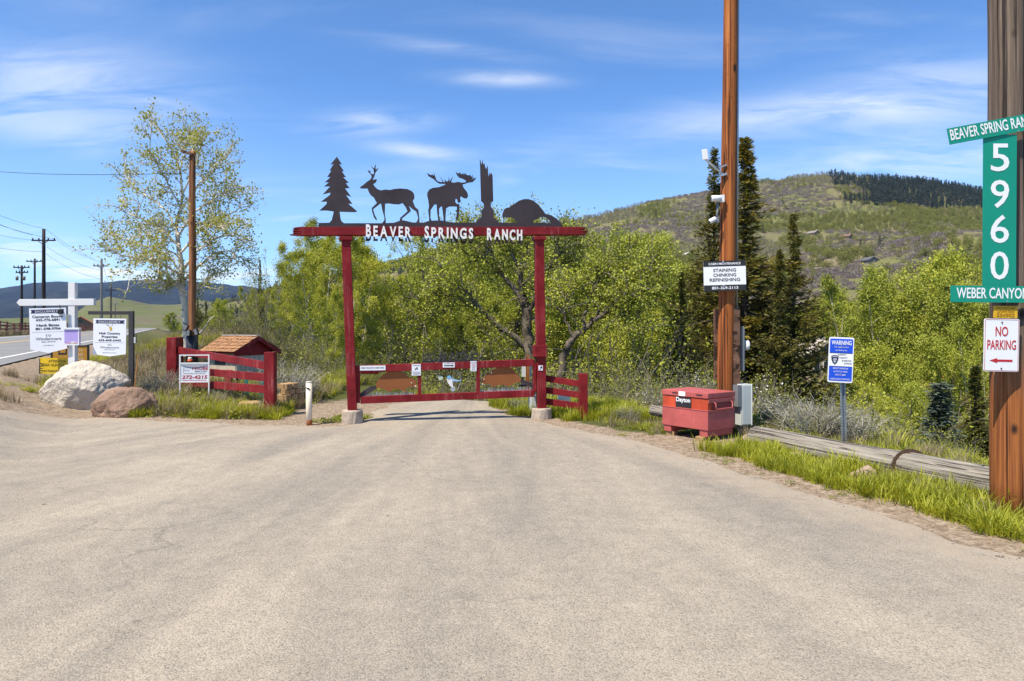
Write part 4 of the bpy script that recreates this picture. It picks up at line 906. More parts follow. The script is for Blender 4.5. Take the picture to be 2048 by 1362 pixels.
# local x along gable width, local y along the ridge (away), z up
eh = ze - zb; ov = .13
m_ = MB(); m_.box((W_ / 2, .12 + (Ln - .2) / 2, (eh + .02) / 2 - .1), (W_ - 2 * ov, Ln - .2, eh + .2)); m_.build('wall', CREAM, sh)
m_ = MB(); m_.prism([(ov, eh - .06), (W_ - ov, eh - .06), (W_ - ov, eh + .06), (W_ / 2, eh + apex - .03), (ov, eh + .06)], .10, .118); m_.build('gable', RED, sh)
for sgn in (0, 1):
    e = (W_ * sgn, eh); p_ = (W_ / 2, eh + apex); n_ = Vector((-apex if sgn == 0 else apex, W_ / 2)).normalized()
    m_ = MB(); m_.prism([e, p_, (p_[0], p_[1] + .03), (e[0] + n_.x * .03, e[1] + n_.y * .03)], 0, Ln); m_.build('roof_deck', RED, sh)
    m_ = MB(); m_.prism([(e[0], e[1] - .055), (p_[0], p_[1] - .055), (p_[0], p_[1] + .028), (e[0], e[1] + .028)], -.03, -.003); m_.build('barge_board', RED, sh)
    shm = [None] * 3
    rows, cols = 5, 9
    sl_ = Vector((p_[0] - e[0], p_[1] - e[1])); sll = sl_.length; sl_ /= sll
    for i in range(rows):
        y = -.02 + random.uniform(-.03, 0)
        while y < Ln:
            wdt = random.uniform(.09, .16); wdt = min(wdt, Ln + .03 - y)
            if wdt < .03: break
            q0 = (i / rows) * sll - .02; ln_ = sll / rows + .06; up = .034 + .006 * random.uniform(0, 1)
            a2 = Vector(e) + sl_ * q0 + n_ * (up + .022); b2 = Vector(e) + sl_ * (q0 + ln_) + n_ * (up + .002); th_ = .012
            m_ = MB(); m_.prism([(a2.x, a2.y), (b2.x, b2.y), (b2.x - n_.x * th_ * .4, b2.y - n_.y * th_ * .4), (a2.x - n_.x * th_, a2.y - n_.y * th_)], y + .006, y + wdt - .006)
            m_.build('shingle', SHINGLE, sh); y += wdt
m_ = MB(); m_.box((W_ / 2, Ln / 2, eh + apex + .055), (.10, Ln + .04, .022)); m_.build('ridge_cap', M('grey_ridge_board', (.42, .36, .32), .8, 0, .2, 6, .3), sh)
m_ = MB(); m_.box((ov - .006, .62, eh - .16), (.012, .34, .2)); m_.build('window', BLACKP, sh)
m_ = MB(); m_.box((W_ - ov - .05, .112, eh - .25), (.08, .024, .6)); m_.build('corner_trim', RED, sh)
for i in range(7): m_ = MB(); m_.box((ov + .07 + i * .12, .108, eh - .42), (.108, .018, .66)); m_.build('plank', CREAM, sh)
# green cut-out trees and red stakes in front of the shed
def cut_tree(label, px, d, ytop, ybot, wpx):
    b_ = P(px, ybot, d); h = Z_(ytop, d) - b_.z; w = wpx / F * d; t_ = thing('tree_ornament', label, 'garden ornament', b_, .1)
    pts = [(0, h), (w * .22, h * .72), (w * .12, h * .72), (w * .38, h * .42), (w * .22, h * .42), (w * .5, 0.0)]
    m_ = MB(); m_.prism(pts + [(-x, z) for x, z in pts[::-1][:-1]], -.01, .01); m_.build('cutout', TEAL, t_); m_ = MB(); m_.box((0, .03, h * .3), (.04, .03, h * .8)); m_.build('stake', RED2, t_)
cut_tree('teal painted cutout tree behind the fence, left of its twin', 493, 13.3, 752, 798, 20); cut_tree('teal painted cutout tree behind the fence by its right post', 524, 13.2, 756, 800, 22)
b_ = P(457, 775, 13.9); t_ = thing('hand_pump', 'small faded red metal hand pump behind the fence', 'pump', b_); m_ = MB(); m_.box((0, 0, .18), (.14, .12, .36)); m_.build('body', RED2, t_, .02); m_ = MB(); m_.tube([(-.05, 0, .2), (.2, -.05, .24)], .022, 8); m_.build('spout', RED2, t_); m_ = MB(); m_.tube([(.2, -.05, .24), (.2, -.05, .14)], .03, 8); m_.build('handle', BLACKP, t_)

# orange cone, black lamps on the brown pole
b_ = P(380, 724, 15.6); b_.z -= .02; t_ = thing('traffic_cone', 'small orange and white traffic cone seen above the realtor sign', 'cone', b_)
m_ = MB(); m_.box((0, 0, .01), (.16, .16, .02)); m_.build('base', BLACKPL, t_); m_ = MB(); m_.tube([(0, 0, .02), (0, 0, .08)], [.06, .05], 14); m_.tube([(0, 0, .13), (0, 0, .21)], [.036, .016], 14); m_.build('cone', ORANGEC, t_); m_ = MB(); m_.tube([(0, 0, .08), (0, 0, .13)], [.05, .036], 14); m_.build('collar', WHITEP, t_)

# ------------------------------------------------------------------ retaining wall of tan blocks, stepping down behind the fence post
wall_p = [P(553, 838, 12.35), P(575, 838, 12.4), P(597, 836.5, 12.65), P(614, 833, 13.0)]
rw = thing('retaining_wall', 'stepped low wall of tan concrete blocks beside the fence post', 'wall', wall_p[0])
base = wall_p[0]; rowsN = 7; bw, bh = .165, .098
def along(s):
    acc = 0
    for a, b in zip(wall_p, wall_p[1:]):
        L = (b - a).length
        if s <= acc + L: q = (s - acc) / L; return a.lerp(b, q), math.atan2(b.y - a.y, b.x - a.x)
        acc += L
    return wall_p[-1], math.atan2(b.y - a.y, b.x - a.x)
totL = sum((b - a).length for a, b in zip(wall_p, wall_p[1:]))
blk = None
for r_ in range(rowsN):
    end = totL * (1.08 - .095 * r_); s = bw * (.5 if r_ % 2 else 0) - .05
    while s < end - bw * .3:
        p_, a_ = along(max(s, 0) + bw * .5)
        if blk is None:
            m_ = MB(); w2, d2 = bw / 2 - .004, .12; h2 = bh / 2 - .003
            vs = [(-w2 * .9, 0.008, -h2), (0, -.018, -h2), (w2 * .9, .008, -h2), (w2, d2 * 2, -h2), (-w2, d2 * 2, -h2)]; vs += [(x, y, h2) for x, y, z in vs]
            m_.add(vs, [(4, 3, 2, 1, 0), (5, 6, 7, 8, 9), (0, 1, 6, 5), (1, 2, 7, 6), (2, 3, 8, 7), (3, 4, 9, 8), (4, 0, 5, 9)]); blk = m_.build('block', BLOCK, rw, .006)
            o = blk
        else:
            o = blk.copy(); C.objects.link(o)
        o.location = (p_.x - base.x, p_.y - base.y + r_ * .02, (r_ + .5) * bh - .06 + random.uniform(-.003, .003)); o.rotation_euler = (0, 0, a_ + random.uniform(-.05, .05)); s += bw
for lab, px, py, wpx, hpx, d, rz in (('big tan concrete block lying in grass before the fence', 494, 824, 42, 18, 11.9, .25), ('tan cap block lying behind the fence rails', 462, 783, 22, 11, 13.6, -.2)):
    b_ = P(px, py, d); t_ = thing('concrete_block', lab, 'block', (b_.x, b_.y + .1, b_.z), rz); w, h = wpx / F * d, hpx / F * d
    m_ = MB(); m_.add([(-w * .46, -.09, 0), (0, -.13, 0), (w * .46, -.09, 0), (w * .52, .16, 0), (-w * .4, .16, 0)] + [(-w * .46, -.09, h), (0, -.13, h), (w * .46, -.09, h), (w * .52, .16, h * 1.1), (-w * .4, .16, h * 1.1)], [(4, 3, 2, 1, 0), (5, 6, 7, 8, 9), (0, 1, 6, 5), (1, 2, 7, 6), (2, 3, 8, 7), (3, 4, 9, 8), (4, 0, 5, 9)]); m_.build('body', BLOCK, t_, .012)
    m_ = MB(); m_.box((.02, .02, -.02), (w * .8, .2, .05)); m_.build('lower_slab', BLOCK, t_, .006)

# ------------------------------------------------------------------ cream bollard
b_ = P(618, 850, 10.75); t_ = thing('bollard', 'slim cream steel bollard with black mark, left of the gateway', 'bollard', b_)
m_ = MB(); m_.tube([(0, 0, -.1), (0, 0, .665)], .047, 20); m_.build('pipe', CREAMP, t_); m_ = MB(); m_.tube([(0, 0, .665), (0, 0, .685), (0, 0, .69)], [.048, .046, .03], 20); m_.build('cap', M('grey_cap', (.5, .46, .4), .7), t_)
m_ = MB(); m_.prism([(-.04, .60), (.01, .59), (.037, .555), (-.01, .57)], -.0525, -.03); m_.build('mark', BLACKP, t_)
m_ = MB(); m_.tube([(0.004, -.004, -.03), (0.004, -.004, .07), (.012, -.004, .10)], [.047, .046, .034], 20); m_.build('rust_ring', M('rust_stain', (.33, .10, .025), .9, 0, .35, 18), t_)
# ------------------------------------------------------------------ realtor signs on the left
def wmark(x, z, s):                                                              # interlaced double-diamond emblem
    out = []
    for o_ in (-1, 1): 
        out.append([(x + o_ * s * 1.05, z), (x + o_ * s * .55, z + s * .6), (x + o_ * s * .40, z + s * .45), (x + o_ * s * .78, z)])
        out.append([(x + o_ * s * 1.05, z), (x + o_ * s * .45, z - s * .75), (x + o_ * s * .32, z - s * .58), (x + o_ * s * .78, z)])
        out.append([(x + o_ * s * .30, z + s * .10), (x, z + s * .42), (x, z + s * .22), (x + o_ * s * .16, z + s * .08)])
    out += [[(x - s * .30, z + s * .08), (x - s * .14, z + s * .06), (x, z - s * .2), (x, z - s * .42)], [(x + s * .30, z + s * .08), (x, z - s * .42), (x, z - s * .2), (x + s * .14, z + s * .06)]]
    return out
d = 12.9; fb = G(146, 735); b_ = Vector((X_(146, d), d, TZ(X_(146, d), d)))
t_ = thing('sign_post', 'white painted wooden cross shaped sign post behind the pale boulder', 'sign post', b_, .12)
h = Z_(565, d) - b_.z; zc = Z_(604.5, d) - b_.z
m_ = MB(); m_.box((0, 0, h / 2 - .2), (.118, .118, h + .4)); m_.build('upright', WHITEP, t_, .004)
x0 = X_(45, d) - b_.x; x1 = X_(188, d) - b_.x
m_ = MB(); hh = .062; m_.prism([(x0, 0), (x0 + .05, hh), (x1, hh), (x1, -hh), (x0 + .05, -hh)], -.066, .03, Matrix.Translation((0, 0, zc)) @ Matrix.Rotation(-.012, 4, 'Y')); m_.build('arm', WHITEP, t_, .004)
def hanging(label, px0, px1, yt, yb, ytip, d, tilt, rz, mat=WHITEG):
    w = (px1 - px0) / F * d; h = (yb - yt) / F * d; c = P((px0 + px1) / 2, yb, d); tip = (ytip - yb) / F * d
    return board('hanging_sign', label, 'sign', c, rz, w, h, mat, .004, poly=[(-w / 2, 0), (0, -tip), (w / 2, 0), (w / 2, h), (-w / 2, h)], tilt=tilt), w, h
t_, w, h = hanging('white hanging realtor sign with two agent names below the white cross arm', 63.5, 132, 616, 698, 706, 12.75, -.03, .12)
flat(t_, 'banner', PRINTN, [[(-w * .46, h * .875), (-w * .43, h * .92), (-w * .46, h * .965), (w * .46, h * .965), (w * .43, h * .92), (w * .46, h * .875)]])
lines(t_, 'banner_lettering', WHITEG, [('EXCLUSIVELY', -w * .02, h * .893, h * .052, w * .62)], -.0085, .001)
lines(t_, 'lettering', PRINTK, [('Cameron Boone', 0, h * .765, h * .062, w * .84, dict(bold=.02)), ('435-776-6891', 0, h * .685, h * .058, w * .66, dict(bold=.02)), ('Hank Bates', 0, h * .555, h * .062, w * .62, dict(bold=.02)), ('801-598-9704', 0, h * .47, h * .058, w * .68, dict(bold=.02)), ('REAL ESTATE', 0, h * .165, h * .026, w * .37), ('www.cbhb.com', 0, h * .085, h * .02, w * .28)])
lines(t_, 'brand_lettering', PRINTG, [('Windermere', 0, h * .22, h * .07, w * .70, dict(bold=.015))]); flat(t_, 'emblem', PRINTG, wmark(0, h * .335, w * .075)); flat(t_, 'rule', PRINTG, [rect(-w * .44, h * .415, w * .44, h * .419)])
m_ = MB(); m_.box((w * .36, -.02, h * .90), (.075, .05, .085)); m_.tube([(w * .36, -.02, h * .94), (w * .36, -.02, h * 1.03)], .006, 6); m_.build('solar_lamp', BLACKPL, t_, .006)
m_ = MB(); [m_.tube([(q * w, 0, h), (q * w, 0, h + .06)], .004, 6) for q in (-.33, .33)]; m_.build('hanger', STEEL, t_)
d = 12.68; c = P(145, 690, d); w, h = 28 / F * d, 34 / F * d
t_ = thing('brochure_box', 'lilac plastic brochure box fixed to the white cross post', 'brochure box', c, .1)
m_ = MB(); m_.box((0, 0, h / 2), (w, .06, h)); m_.build('tray', PURPLE, t_, .006); m_ = MB(); m_.box((0, -.005, h - .012), (w * 1.1, .085, .035)); m_.build('lid', WHITEPL, t_, .004)
m_ = MB(); m_.prism([(-w / 2 - .004, -.004), (w / 2 + .004, -.004), (w / 2 + .004, h), (w / 2 - .012, h), (w / 2 - .012, .05), (w * .2, .055), (w * .2, .075), (-w * .5 - .004, .02)], -.036, -.031); m_.build('frame', WHITEPL, t_)
lines(t_, 'lettering', PRINTR, [('TAKE ONE', 0, .025, .026, w * .8)], -.038, .001)
# dark steel frame with hanging sign
d = 12.9; bz = TZ(X_(263, d), d); b_ = Vector((X_(263, d), d, bz)); h = Z_(622, d) - bz
t_ = thing('sign_post', 'charcoal steel post with arm holding a white realtor sign', 'sign post', b_, .05)
m_ = MB(); m_.box((0, 0, h / 2 - .2), (.088, .06, h + .4)); m_.build('upright', FRAMED, t_, .004); x0 = X_(180, d) - b_.x
m_ = MB(); m_.box(((x0 - .045) / 2, 0, h - .035), (-x0 - .045, .055, .066)); m_.build('arm', FRAMED, t_, .004)
t_, w, h = hanging('white hanging realtor sign with gold stag head under the dark steel arm', 187, 251, 637, 708, 713, 12.85, .012, .05)
flat(t_, 'banner', PRINTN, [[(-w * .44, h * .86), (-w * .40, h * .90), (-w * .44, h * .955), (w * .46, h * .955), (w * .42, h * .90), (w * .46, h * .86)]])
lines(t_, 'banner_lettering', WHITEG, [('EXCLUSIVELY', 0, h * .875, h * .06, w * .66)], -.0085, .001)
lines(t_, 'lettering', PRINTK, [('High Country', 0, h * .555, h * .062, w * .64, dict(bold=.02)), ('Properties', 0, h * .46, h * .062, w * .48, dict(bold=.02)), ('435-649-5443', 0, h * .36, h * .058, w * .68, dict(bold=.02)), ('REAL ESTATE', 0, h * .115, h * .018, w * .3), ('highcountrywrre.com', 0, h * .03, h * .02, w * .42)])
lines(t_, 'brand_lettering', PRINTG, [('Windermere', 0, h * .16, h * .06, w * .58)]); flat(t_, 'emblem', PRINTG, wmark(0, h * .26, w * .055)); flat(t_, 'rule', PRINTG, [rect(-w * .44, h * .32, w * .44, h * .324)])
flat(t_, 'stag_head', GOLD, [[(-w * .02, h * .77), (w * .05, h * .765), (w * .085, h * .71), (w * .045, h * .65), (w * .01, h * .645), (0, h * .70)]])
flat(t_, 'antler', M('brown_print', (.16, .10, .04), .5), [[(0, h * .77), (-w * .10, h * .82), (-w * .13, h * .86), (-w * .10, h * .835), (-w * .05, h * .815)], [(w * .02, h * .775), (w * .07, h * .80), (w * .09, h * .86), (w * .085, h * .80)], [(-w * .05, h * .80), (-w * .04, h * .85), (-w * .035, h * .80)]])
m_ = MB(); [m_.tube([(q * w, 0, h), (q * w, 0, h + .07)], .004, 6) for q in (-.3, .33)]; m_.build('hanger', STEEL, t_)
kb = P(270.5, 690, 12.8); t_ = thing('key_lockbox', 'grey key box hooked on the dark steel sign post', 'lock box', kb); m_ = MB(); m_.box((0, 0, .09), (.035, .04, .11)); m_.build('body', GREYB, t_, .006); m_ = MB(); m_.tube([(-.012, 0, .14), (-.014, 0, .19), (0, 0, .21), (.018, 0, .19), (.02, 0, .05)], .006, 6); m_.build('shackle', BLACKPL, t_)
st = P(270, 772, 12.7); t_ = thing('wooden_stake', 'thin orange wooden stake leaning by the dark sign post', 'stake', st); m_ = MB(); m_.bar((-.02, 0, -.1), (.05, .02, .58), .03, .02); m_.build('lath', M('orange_lath', (.42, .20, .06), .8), t_)
# amber and yellow yard signs half hidden behind the boulder
d = 13.6; b_ = P(140, 728, d); w, h = 70 / F * d, 36 / F * d; t_ = board('yard_sign', 'amber brown yard sign with black frame behind the white post', 'sign', b_, .05, w, h, ORANGES, .006)
flat(t_, 'frame', BLACKP, [rect(-w / 2 - .02, -.03, -w / 2 + .012, h + .015), rect(w / 2 - .012, -.03, w / 2 + .025, h + .015), rect(-w / 2 + .013, h - .008, w / 2 - .013, h + .014)], -.014, .022)
lines(t_, 'lettering', M('pale_print', (.66, .56, .40), .5), [('OPEN', w * .18, h * .70, h * .15, w * .34), ('HOUSE', w * .18, h * .45, h * .15, w * .4), ('SUNDAY', w * .18, h * .22, h * .15, w * .42)], -.008)
flat(t_, 'logo', PRINTK, [rect(-w * .32, h * .52, -w * .28, h * .9), rect(-w * .12, h * .52, -w * .08, h * .9), rect(-w * .279, h * .52, -w * .121, h * .62)], -.008)
d = 13.0; b_ = P(109, 748, d); w, h = 58 / F * d, 32 / F * d; t_ = board('yard_sign', 'bright yellow black lettered warning yard sign behind the pale boulder', 'sign', b_, .1, w, h, YELLOWS, .004, tilt=.03)
lines(t_, 'lettering', PRINTK, [('ATTENTION', w * .08, h * .72, h * .17, w * .56), ('BEAR HUNTER', -w * .05, h * .48, h * .17, w * .75), ('NO PARKING', -w * .1, h * .12, h * .14, w * .6)])
flat(t_, 'stripe', PRINTK, [[(-w * .49, h * q), (-w * .36, h * (q + .03)), (-w * .49, h * (q + .09))] for q in (.02, .16, .30, .44, .6)]); flat(t_, 'border', BLACKP, [rect(-w / 2, 0, -w / 2 + .012, h * .96)], -.0075)
b_ = P(98, 745, 13.9); t_ = thing('marker_post', 'short white plastic marker post beside the amber yard sign', 'post', b_); m_ = MB(); m_.box((0, 0, .1), (.09, .05, .26)); m_.box((0, 0, .25), (.11, .06, .04)); m_.build('body', WHITEPL, t_, .006)
# white tube frame realtor sign before the fence
d = 13.0; b_ = P(389, 789, d); wx = 55 / F * d; ht = 80 / F * d
t_ = thing('realtor_frame_sign', 'white metal frame sign with red phone number before the red fence', 'sign', b_, .13)
m_ = MB(); 
for x in (-wx / 2, wx / 2): m_.box((x, 0, ht / 2 - .06), (.024, .024, ht + .12))
for z in (ht - .012, ht * .785, ht * .315): m_.box((0, 0, z), (wx - .024, .022, .022))
m_.build('frame', WHITEP, t_)
zw0, zw1 = ht * .33, ht * .77; m_ = MB(); m_.prism([(-wx / 2 + .013, zw0), (wx / 2 - .013, zw0), (wx / 2 - .013, zw1), (-wx / 2 + .013, zw1)], -.004, .004); m_.build('panel', WHITEG, t_)
hw = zw1 - zw0
lines(t_, 'red_lettering', PRINTR, [('PROBE', wx * .20, zw0 + hw * .66, hw * .17, wx * .56, dict(italic=.2, bold=.02)), ('272-4215', 0, zw0 + hw * .15, hw * .2, wx * .86, dict(italic=.2, bold=.02))])
lines(t_, 'lettering', PRINTK, [('REALTORS', wx * .22, zw0 + hw * .53, hw * .085, wx * .42, dict(italic=.2)), ('FLATRATE REAL ESTATE SERVICES', 0, zw0 + hw * .43, hw * .04, wx * .74)])
flat(t_, 'logo', M('pale_logo_print', (.50, .50, .54), .5), [rect(-wx * .40, zw0 + hw * .5, -wx * .36, zw0 + hw * .85), rect(-wx * .355, zw0 + hw * .76, -wx * .12, zw0 + hw * .85), rect(-wx * .355, zw0 + hw * .6, -wx * .18, zw0 + hw * .67)])
flat(t_, 'rule', PRINTR, [rect(-wx * .42, zw0 + hw * .04, wx * .42, zw0 + hw * .065)])
m_ = MB(); n = 14; pts = [(-wx / 2 + .013 + (wx - .026) * i / n, zw1 - .012 - .055 * math.sin(math.pi * i / n)) for i in range(n + 1)]
m_.prism([(wx / 2 - .014, zw1 - .004), (-wx / 2 + .014, zw1 - .004)] + pts, -.016, -.009); m_.build('sagging_rider', M('grey_banner', (.36, .37, .40), .6), t_)

# ------------------------------------------------------------------ cabinets, pole and cameras right of the gate
def pole(name, label, px_t, py_t, px_b, d, z0, r_t, r_b, mat, extra=0.0, cat='utility pole', k=28):
    b = Vector((X_(px_b, d), d, z0)); tp = Vector((X_(px_t, d), d, Z_(py_t, d))); tp = b + (tp - b) * (1 + extra)
    t_ = thing(name, label, cat, b); m_ = MB(); n = 24 if k > 16 else 6
    L = tp - b; pts = [L * (i / n) + Vector((0, 0, -.25 if i == 0 else 0)) for i in range(n + 1)]
    if k > 16: pts = [p + Vector((mnoise.noise(p * .7 + b), mnoise.noise(p * .7 + b * 2), 0)) * .012 for p in pts]
    m_.tube(pts, [r_b + (r_t - r_b) * i / n for i in range(n + 1)], k); m_.build('shaft', mat, t_); return t_, b, L
up, ub, uL = pole('utility_pole', 'tall orange brown timber pole carrying cameras behind the tool chest', 1462, 0, 1450, 10.0, TZ(X_(1450, 10), 10), .091, .124, POLE_O, .42)
def upl(px, py, dd=10.0): p = P(px, py, dd) - ub; return p
m_ = MB(); a, b = upl(1473.5, 640, 9.99), upl(1476.5, -140, 9.99); m_.tube([a, b], .017, 10); m_.build('conduit', GALV, up)
m_ = MB(); a, b = upl(1473, 779, 9.93), upl(1472, 616, 9.93); m_.bar(a, b, .10, .045, up=(0, 1, 0)); m_.build('board', PLANK, up, .003)
m_ = MB(); a, b = upl(1435, 760, 10.08), upl(1434, 618, 10.08); m_.bar(a, b, .10, .04, up=(0, 1, 0)); m_.build('board', PLANK, up, .003)
for i in range(9): # bolts and nails up the shaft
    pass
q = P(1483, 742, 10.02); t_ = thing('meter_box', 'narrow grey electric meter box on the right of the orange pole', 'meter box', q); hh = 89 / F * 10; m_ = MB(); m_.box((0, .05, hh / 2), (.045, .22, hh)); m_.build('housing', GREYD, t_, .006); m_ = MB(); m_.box((.028, .05, hh / 2), (.01, .18, hh * .96)); m_.build('cover', GREYB, t_)
q = P(1486, 690.5, 10.05); t_ = thing('security_lamp', 'round white lamp head on the side of the meter box', 'lamp', q); m_ = MB(); m_.tube([(.0, 0, 0), (.045, 0, 0)], .025, 10); m_.build('bracket', GREYB, t_); m_ = MB(); m_.tube([(.03, 0, 0), (.036, 0, 0), (.07, 0, 0), (.085, 0, 0), (.09, 0, 0)], [.05, .075, .077, .06, .02], 18); m_.build('head', WHITEPL, t_)
q = G(1487, 868); d = 9.9; b_ = P(1489, 850, d); wq = 26 / F * d; hq = 82 / F * d
t_ = thing('electric_cabinet', 'pale grey upright electric cabinet between tool chest and log', 'electric cabinet', b_, .35); m_ = MB(); m_.box((0, .1, hq / 2), (wq, .28, hq)); m_.build('housing', GREYB, t_, .006); m_ = MB(); m_.box((wq * .04, -.046, hq * .5), (wq * .84, .01, hq * .95)); m_.build('door', GREYB, t_, .004); m_ = MB(); m_.box((wq * .46, -.048, hq * .5), (.012, .016, hq)); m_.build('edge_strip', WHITEPL, t_)
m_ = MB(); m_.box((-wq * .5 - .03, .06, hq * .72), (.06, .22, hq * .52)); m_.build('side_box', GREYD, t_)
m_ = MB(); m_.tube([(0, .1, 0), (0, .1, -.5)], .03, 8); m_.build('conduit', GALV, t_)
# cabin maintenance sign on the pole
d = 9.82; w, h = 82 / F * d, 60 / F * d; b_ = P(1450, 581.5, d)
t_ = board('pole_sign', 'black and white maintenance sign nailed across the orange pole', 'sign', b_, -.12, w, h, WHITEG, .005, tilt=-.022)
flat(t_, 'band', PRINTK, [rect(-w / 2, 0, w / 2, h * .195), rect(-w / 2, h * .815, w / 2, h)], -.007)
lines(t_, 'band_lettering', WHITEG, [('CABIN MAINTENANCE', 0, h * .868, h * .075, w * .76, dict(bold=.015)), ('801-369-2113', 0, h * .055, h * .09, w * .62, dict(bold=.02))], -.0085, .001)
lines(t_, 'lettering', PRINTK, [('STAINING', 0, h * .635, h * .11, w * .54, dict(bold=.02)), ('CHINKING', 0, h * .475, h * .11, w * .54, dict(bold=.02)), ('REFINISHING', 0, h * .315, h * .11, w * .72, dict(bold=.02))])
m_ = MB(); [m_.tube([(-.02, -.005, z), (-.02, -.018, z)], .014, 8) for z in (h * .965, h * .165)]; m_.build('screw', GALV, t_)
# antenna on its bracket
q = P(1446, 348, 9.9); t_ = thing('antenna', 'white box antenna on angled arm high on the orange pole', 'antenna', q)
e = P(1414, 322, 9.8) - q; m_ = MB(); m_.tube([(0.02, 0, -.02), e, e + Vector((-.02, 0, .06))], .015, 8); m_.build('arm', WHITEP, t_)
m_ = MB(); m_.box(e + Vector((-.035, -.02, .085)), (.075, .04, .15), Matrix.Rotation(-.12, 3, 'Y')); m_.build('radio', WHITEPL, t_, .006); m_ = MB(); m_.tube([e + Vector((.005, 0, .02)), e + Vector((-.008, 0, .18))], .008, 6); m_.build('mast', GREYD, t_)
m_ = MB(); m_.bar((-.06, 0, .09), (.05, 0, .13), .03, .02); m_.bar((-.06, 0, -.03), (.05, 0, .0), .05, .03); m_.build('bracket', GALV, t_)
def camera_(label, px, py, yawx, tilt, s):
    q = P(px, py, 9.85); t_ = thing('security_camera', label, 'camera', q)
    rot = Matrix.Rotation(tilt, 4, 'Y'); m_ = MB(); pts = [rot @ Vector(p) for p in ((.06 * s, 0, 0), (.05 * s, 0, 0), (-.05 * s, 0, 0), (-.075 * s, 0, 0))]
    m_.tube(pts, [.03 * s, .045 * s, .045 * s, .038 * s], 16); m_.build('body', WHITEPL, t_); m_ = MB(); m_.tube([rot @ Vector((-.0755 * s, 0, 0)), rot @ Vector((-.082 * s, 0, 0))], [.034 * s, .028 * s], 14); m_.build('lens', BLACKPL, t_)
    m_ = MB(); m_.box((.085 * s, .02, 0), (.05 * s, .06, .10 * s)); m_.build('bracket', WHITEPL if s > 1 else GREYD, t_, .004)
    return t_
camera_('round nosed white security camera, upper of two on the pole', 1433, 397, 0, 0, 1.05)
t_ = camera_('small white bullet camera aimed down, lower of two on the pole', 1426, 440, 0, -.5, .8)
m_ = MB(); m_.tube([(.06, .02, .01), (.07, .02, .12), (.075, .02, .26)], .017, 8); m_.build('stem', GREYD, t_)

# ------------------------------------------------------------------ tool chest on blocks
tc = Vector((2.64, 9.2, 0)); Lc, Wc = .80, .59; ang = math.atan2(.806, -.592)
z1 = Z_(787, 9.2); z0 = Z_(862, 9.2)
# local x: along the short side away to the right, local y: along the long side to the left-back
t_ = thing('tool_chest', 'faded red steel job site chest raised on blocks beside the road', 'tool chest', (tc.x, tc.y, z0), ang - R(90))
H_ = z1 - z0; hb = H_ * .52; hm = H_ * .835
m_ = MB(); m_.box((Wc / 2, Lc / 2, hb / 2), (Wc, Lc, hb)); m_.build('lower_body', CHEST, t_, .006)
m_ = MB(); m_.box((Wc / 2, Lc / 2, (hb + hm) / 2), (Wc - .012, Lc - .012, hm - hb)); m_.build('upper_body', CHESTO, t_, .006)
m_ = MB(); m_.box((Wc / 2, Lc / 2, hm + (H_ - hm) / 2 + .004), (Wc + .012, Lc + .012, H_ - hm - .008)); m_.build('lid', CHEST, t_, .008)
m_ = MB(); m_.box((Wc / 2, Lc / 2, hb + .003), (Wc + .012, Lc + .012, .012)); m_.box((Wc / 2, -.002, (hb + hm) / 2 + .055), (Wc - .02, .016, .05)); m_.build('rim', CHEST, t_, .003)
m_ = MB(); m_.box((Wc * .53, .003, (hb + hm) / 2 - .015), (Wc * .74, .012, .105)); m_.build('handle_recess_shade', M('recess_shade_red', (.20, .03, .028), .6), t_)  # plate is not sunk; darker red paints the shade of the hollow
m_ = MB(); zc_ = (hb + hm) / 2; xa, xb = Wc * .22, Wc * .84; m_.tube([(xa, -.008, zc_ + .03), (xa, -.03, zc_ + .02), (xa - .0, -.034, zc_ - .05), (xa + .01, -.034, zc_ - .058), (xb - .01, -.034, zc_ - .058), (xb, -.034, zc_ - .05), (xb, -.03, zc_ + .02), (xb, -.008, zc_ + .03)], .009, 8); m_.build('handle', CHEST, t_)
for y0_ in (.02, Lc - .15): m_ = MB(); m_.box((Wc / 2, y0_ + .065, -.045), (Wc - .03, .13, .088)); m_.build('skid', CHEST, t_, .005)
for y0_ in (.17, .70): m_ = MB(); m_.box((-.009, Lc * y0_, H_ - .03), (.008, .10, .010)); m_.build('lid_slot', BLACKP, t_)
m_ = MB(); m_.box((-.010, Lc * .54, H_ - .036), (.006, .115, .062)); m_.build('sticker', WHITEG, t_)
m_ = MB(); m_.box((.003, Lc * .52, hm - .075), (.012, .27, .135)); lb = m_.build('label_plate', BLACKP, t_)
m_ = MB(); m_.text('Dayton', 0, 0, .062, .245, 0, .002, bold=.02); mx = Matrix.Translation((-.0045, Lc * .52, hm - .065)) @ Matrix.Rotation(R(-90), 4, 'Z')
m_.v = [tuple(mx @ Vector(v)) for v in m_.v]; m_.build('lettering', WHITEG, t_)
for lab, y, x in (('tan concrete block under the near corner of the red chest', .12, .02), ('concrete block under the far left corner of the red chest', Lc - .1, .1), ('concrete block under the back of the red chest', .2, Wc - .1)):
    p_ = tc + Vector((math.cos(ang - R(90)) * x - math.sin(ang - R(90)) * y, math.sin(ang - R(90)) * x + math.cos(ang - R(90)) * y, 0)); gz = TZ(p_.x, p_.y)
    hbk = z0 - .089 - gz + .12; b2 = thing('concrete_block', lab, 'block', (p_.x, p_.y, z0 - .089 - hbk), ang - R(80)); m_ = MB(); m_.box((0, 0, hbk / 2), (.12, .13, hbk)); m_.build('body', BLOCK, b2, .01); m_ = MB(); m_.box((0, 0, .02), (.15, .16, .03)); m_.build('footing', BLOCK, b2, .006)

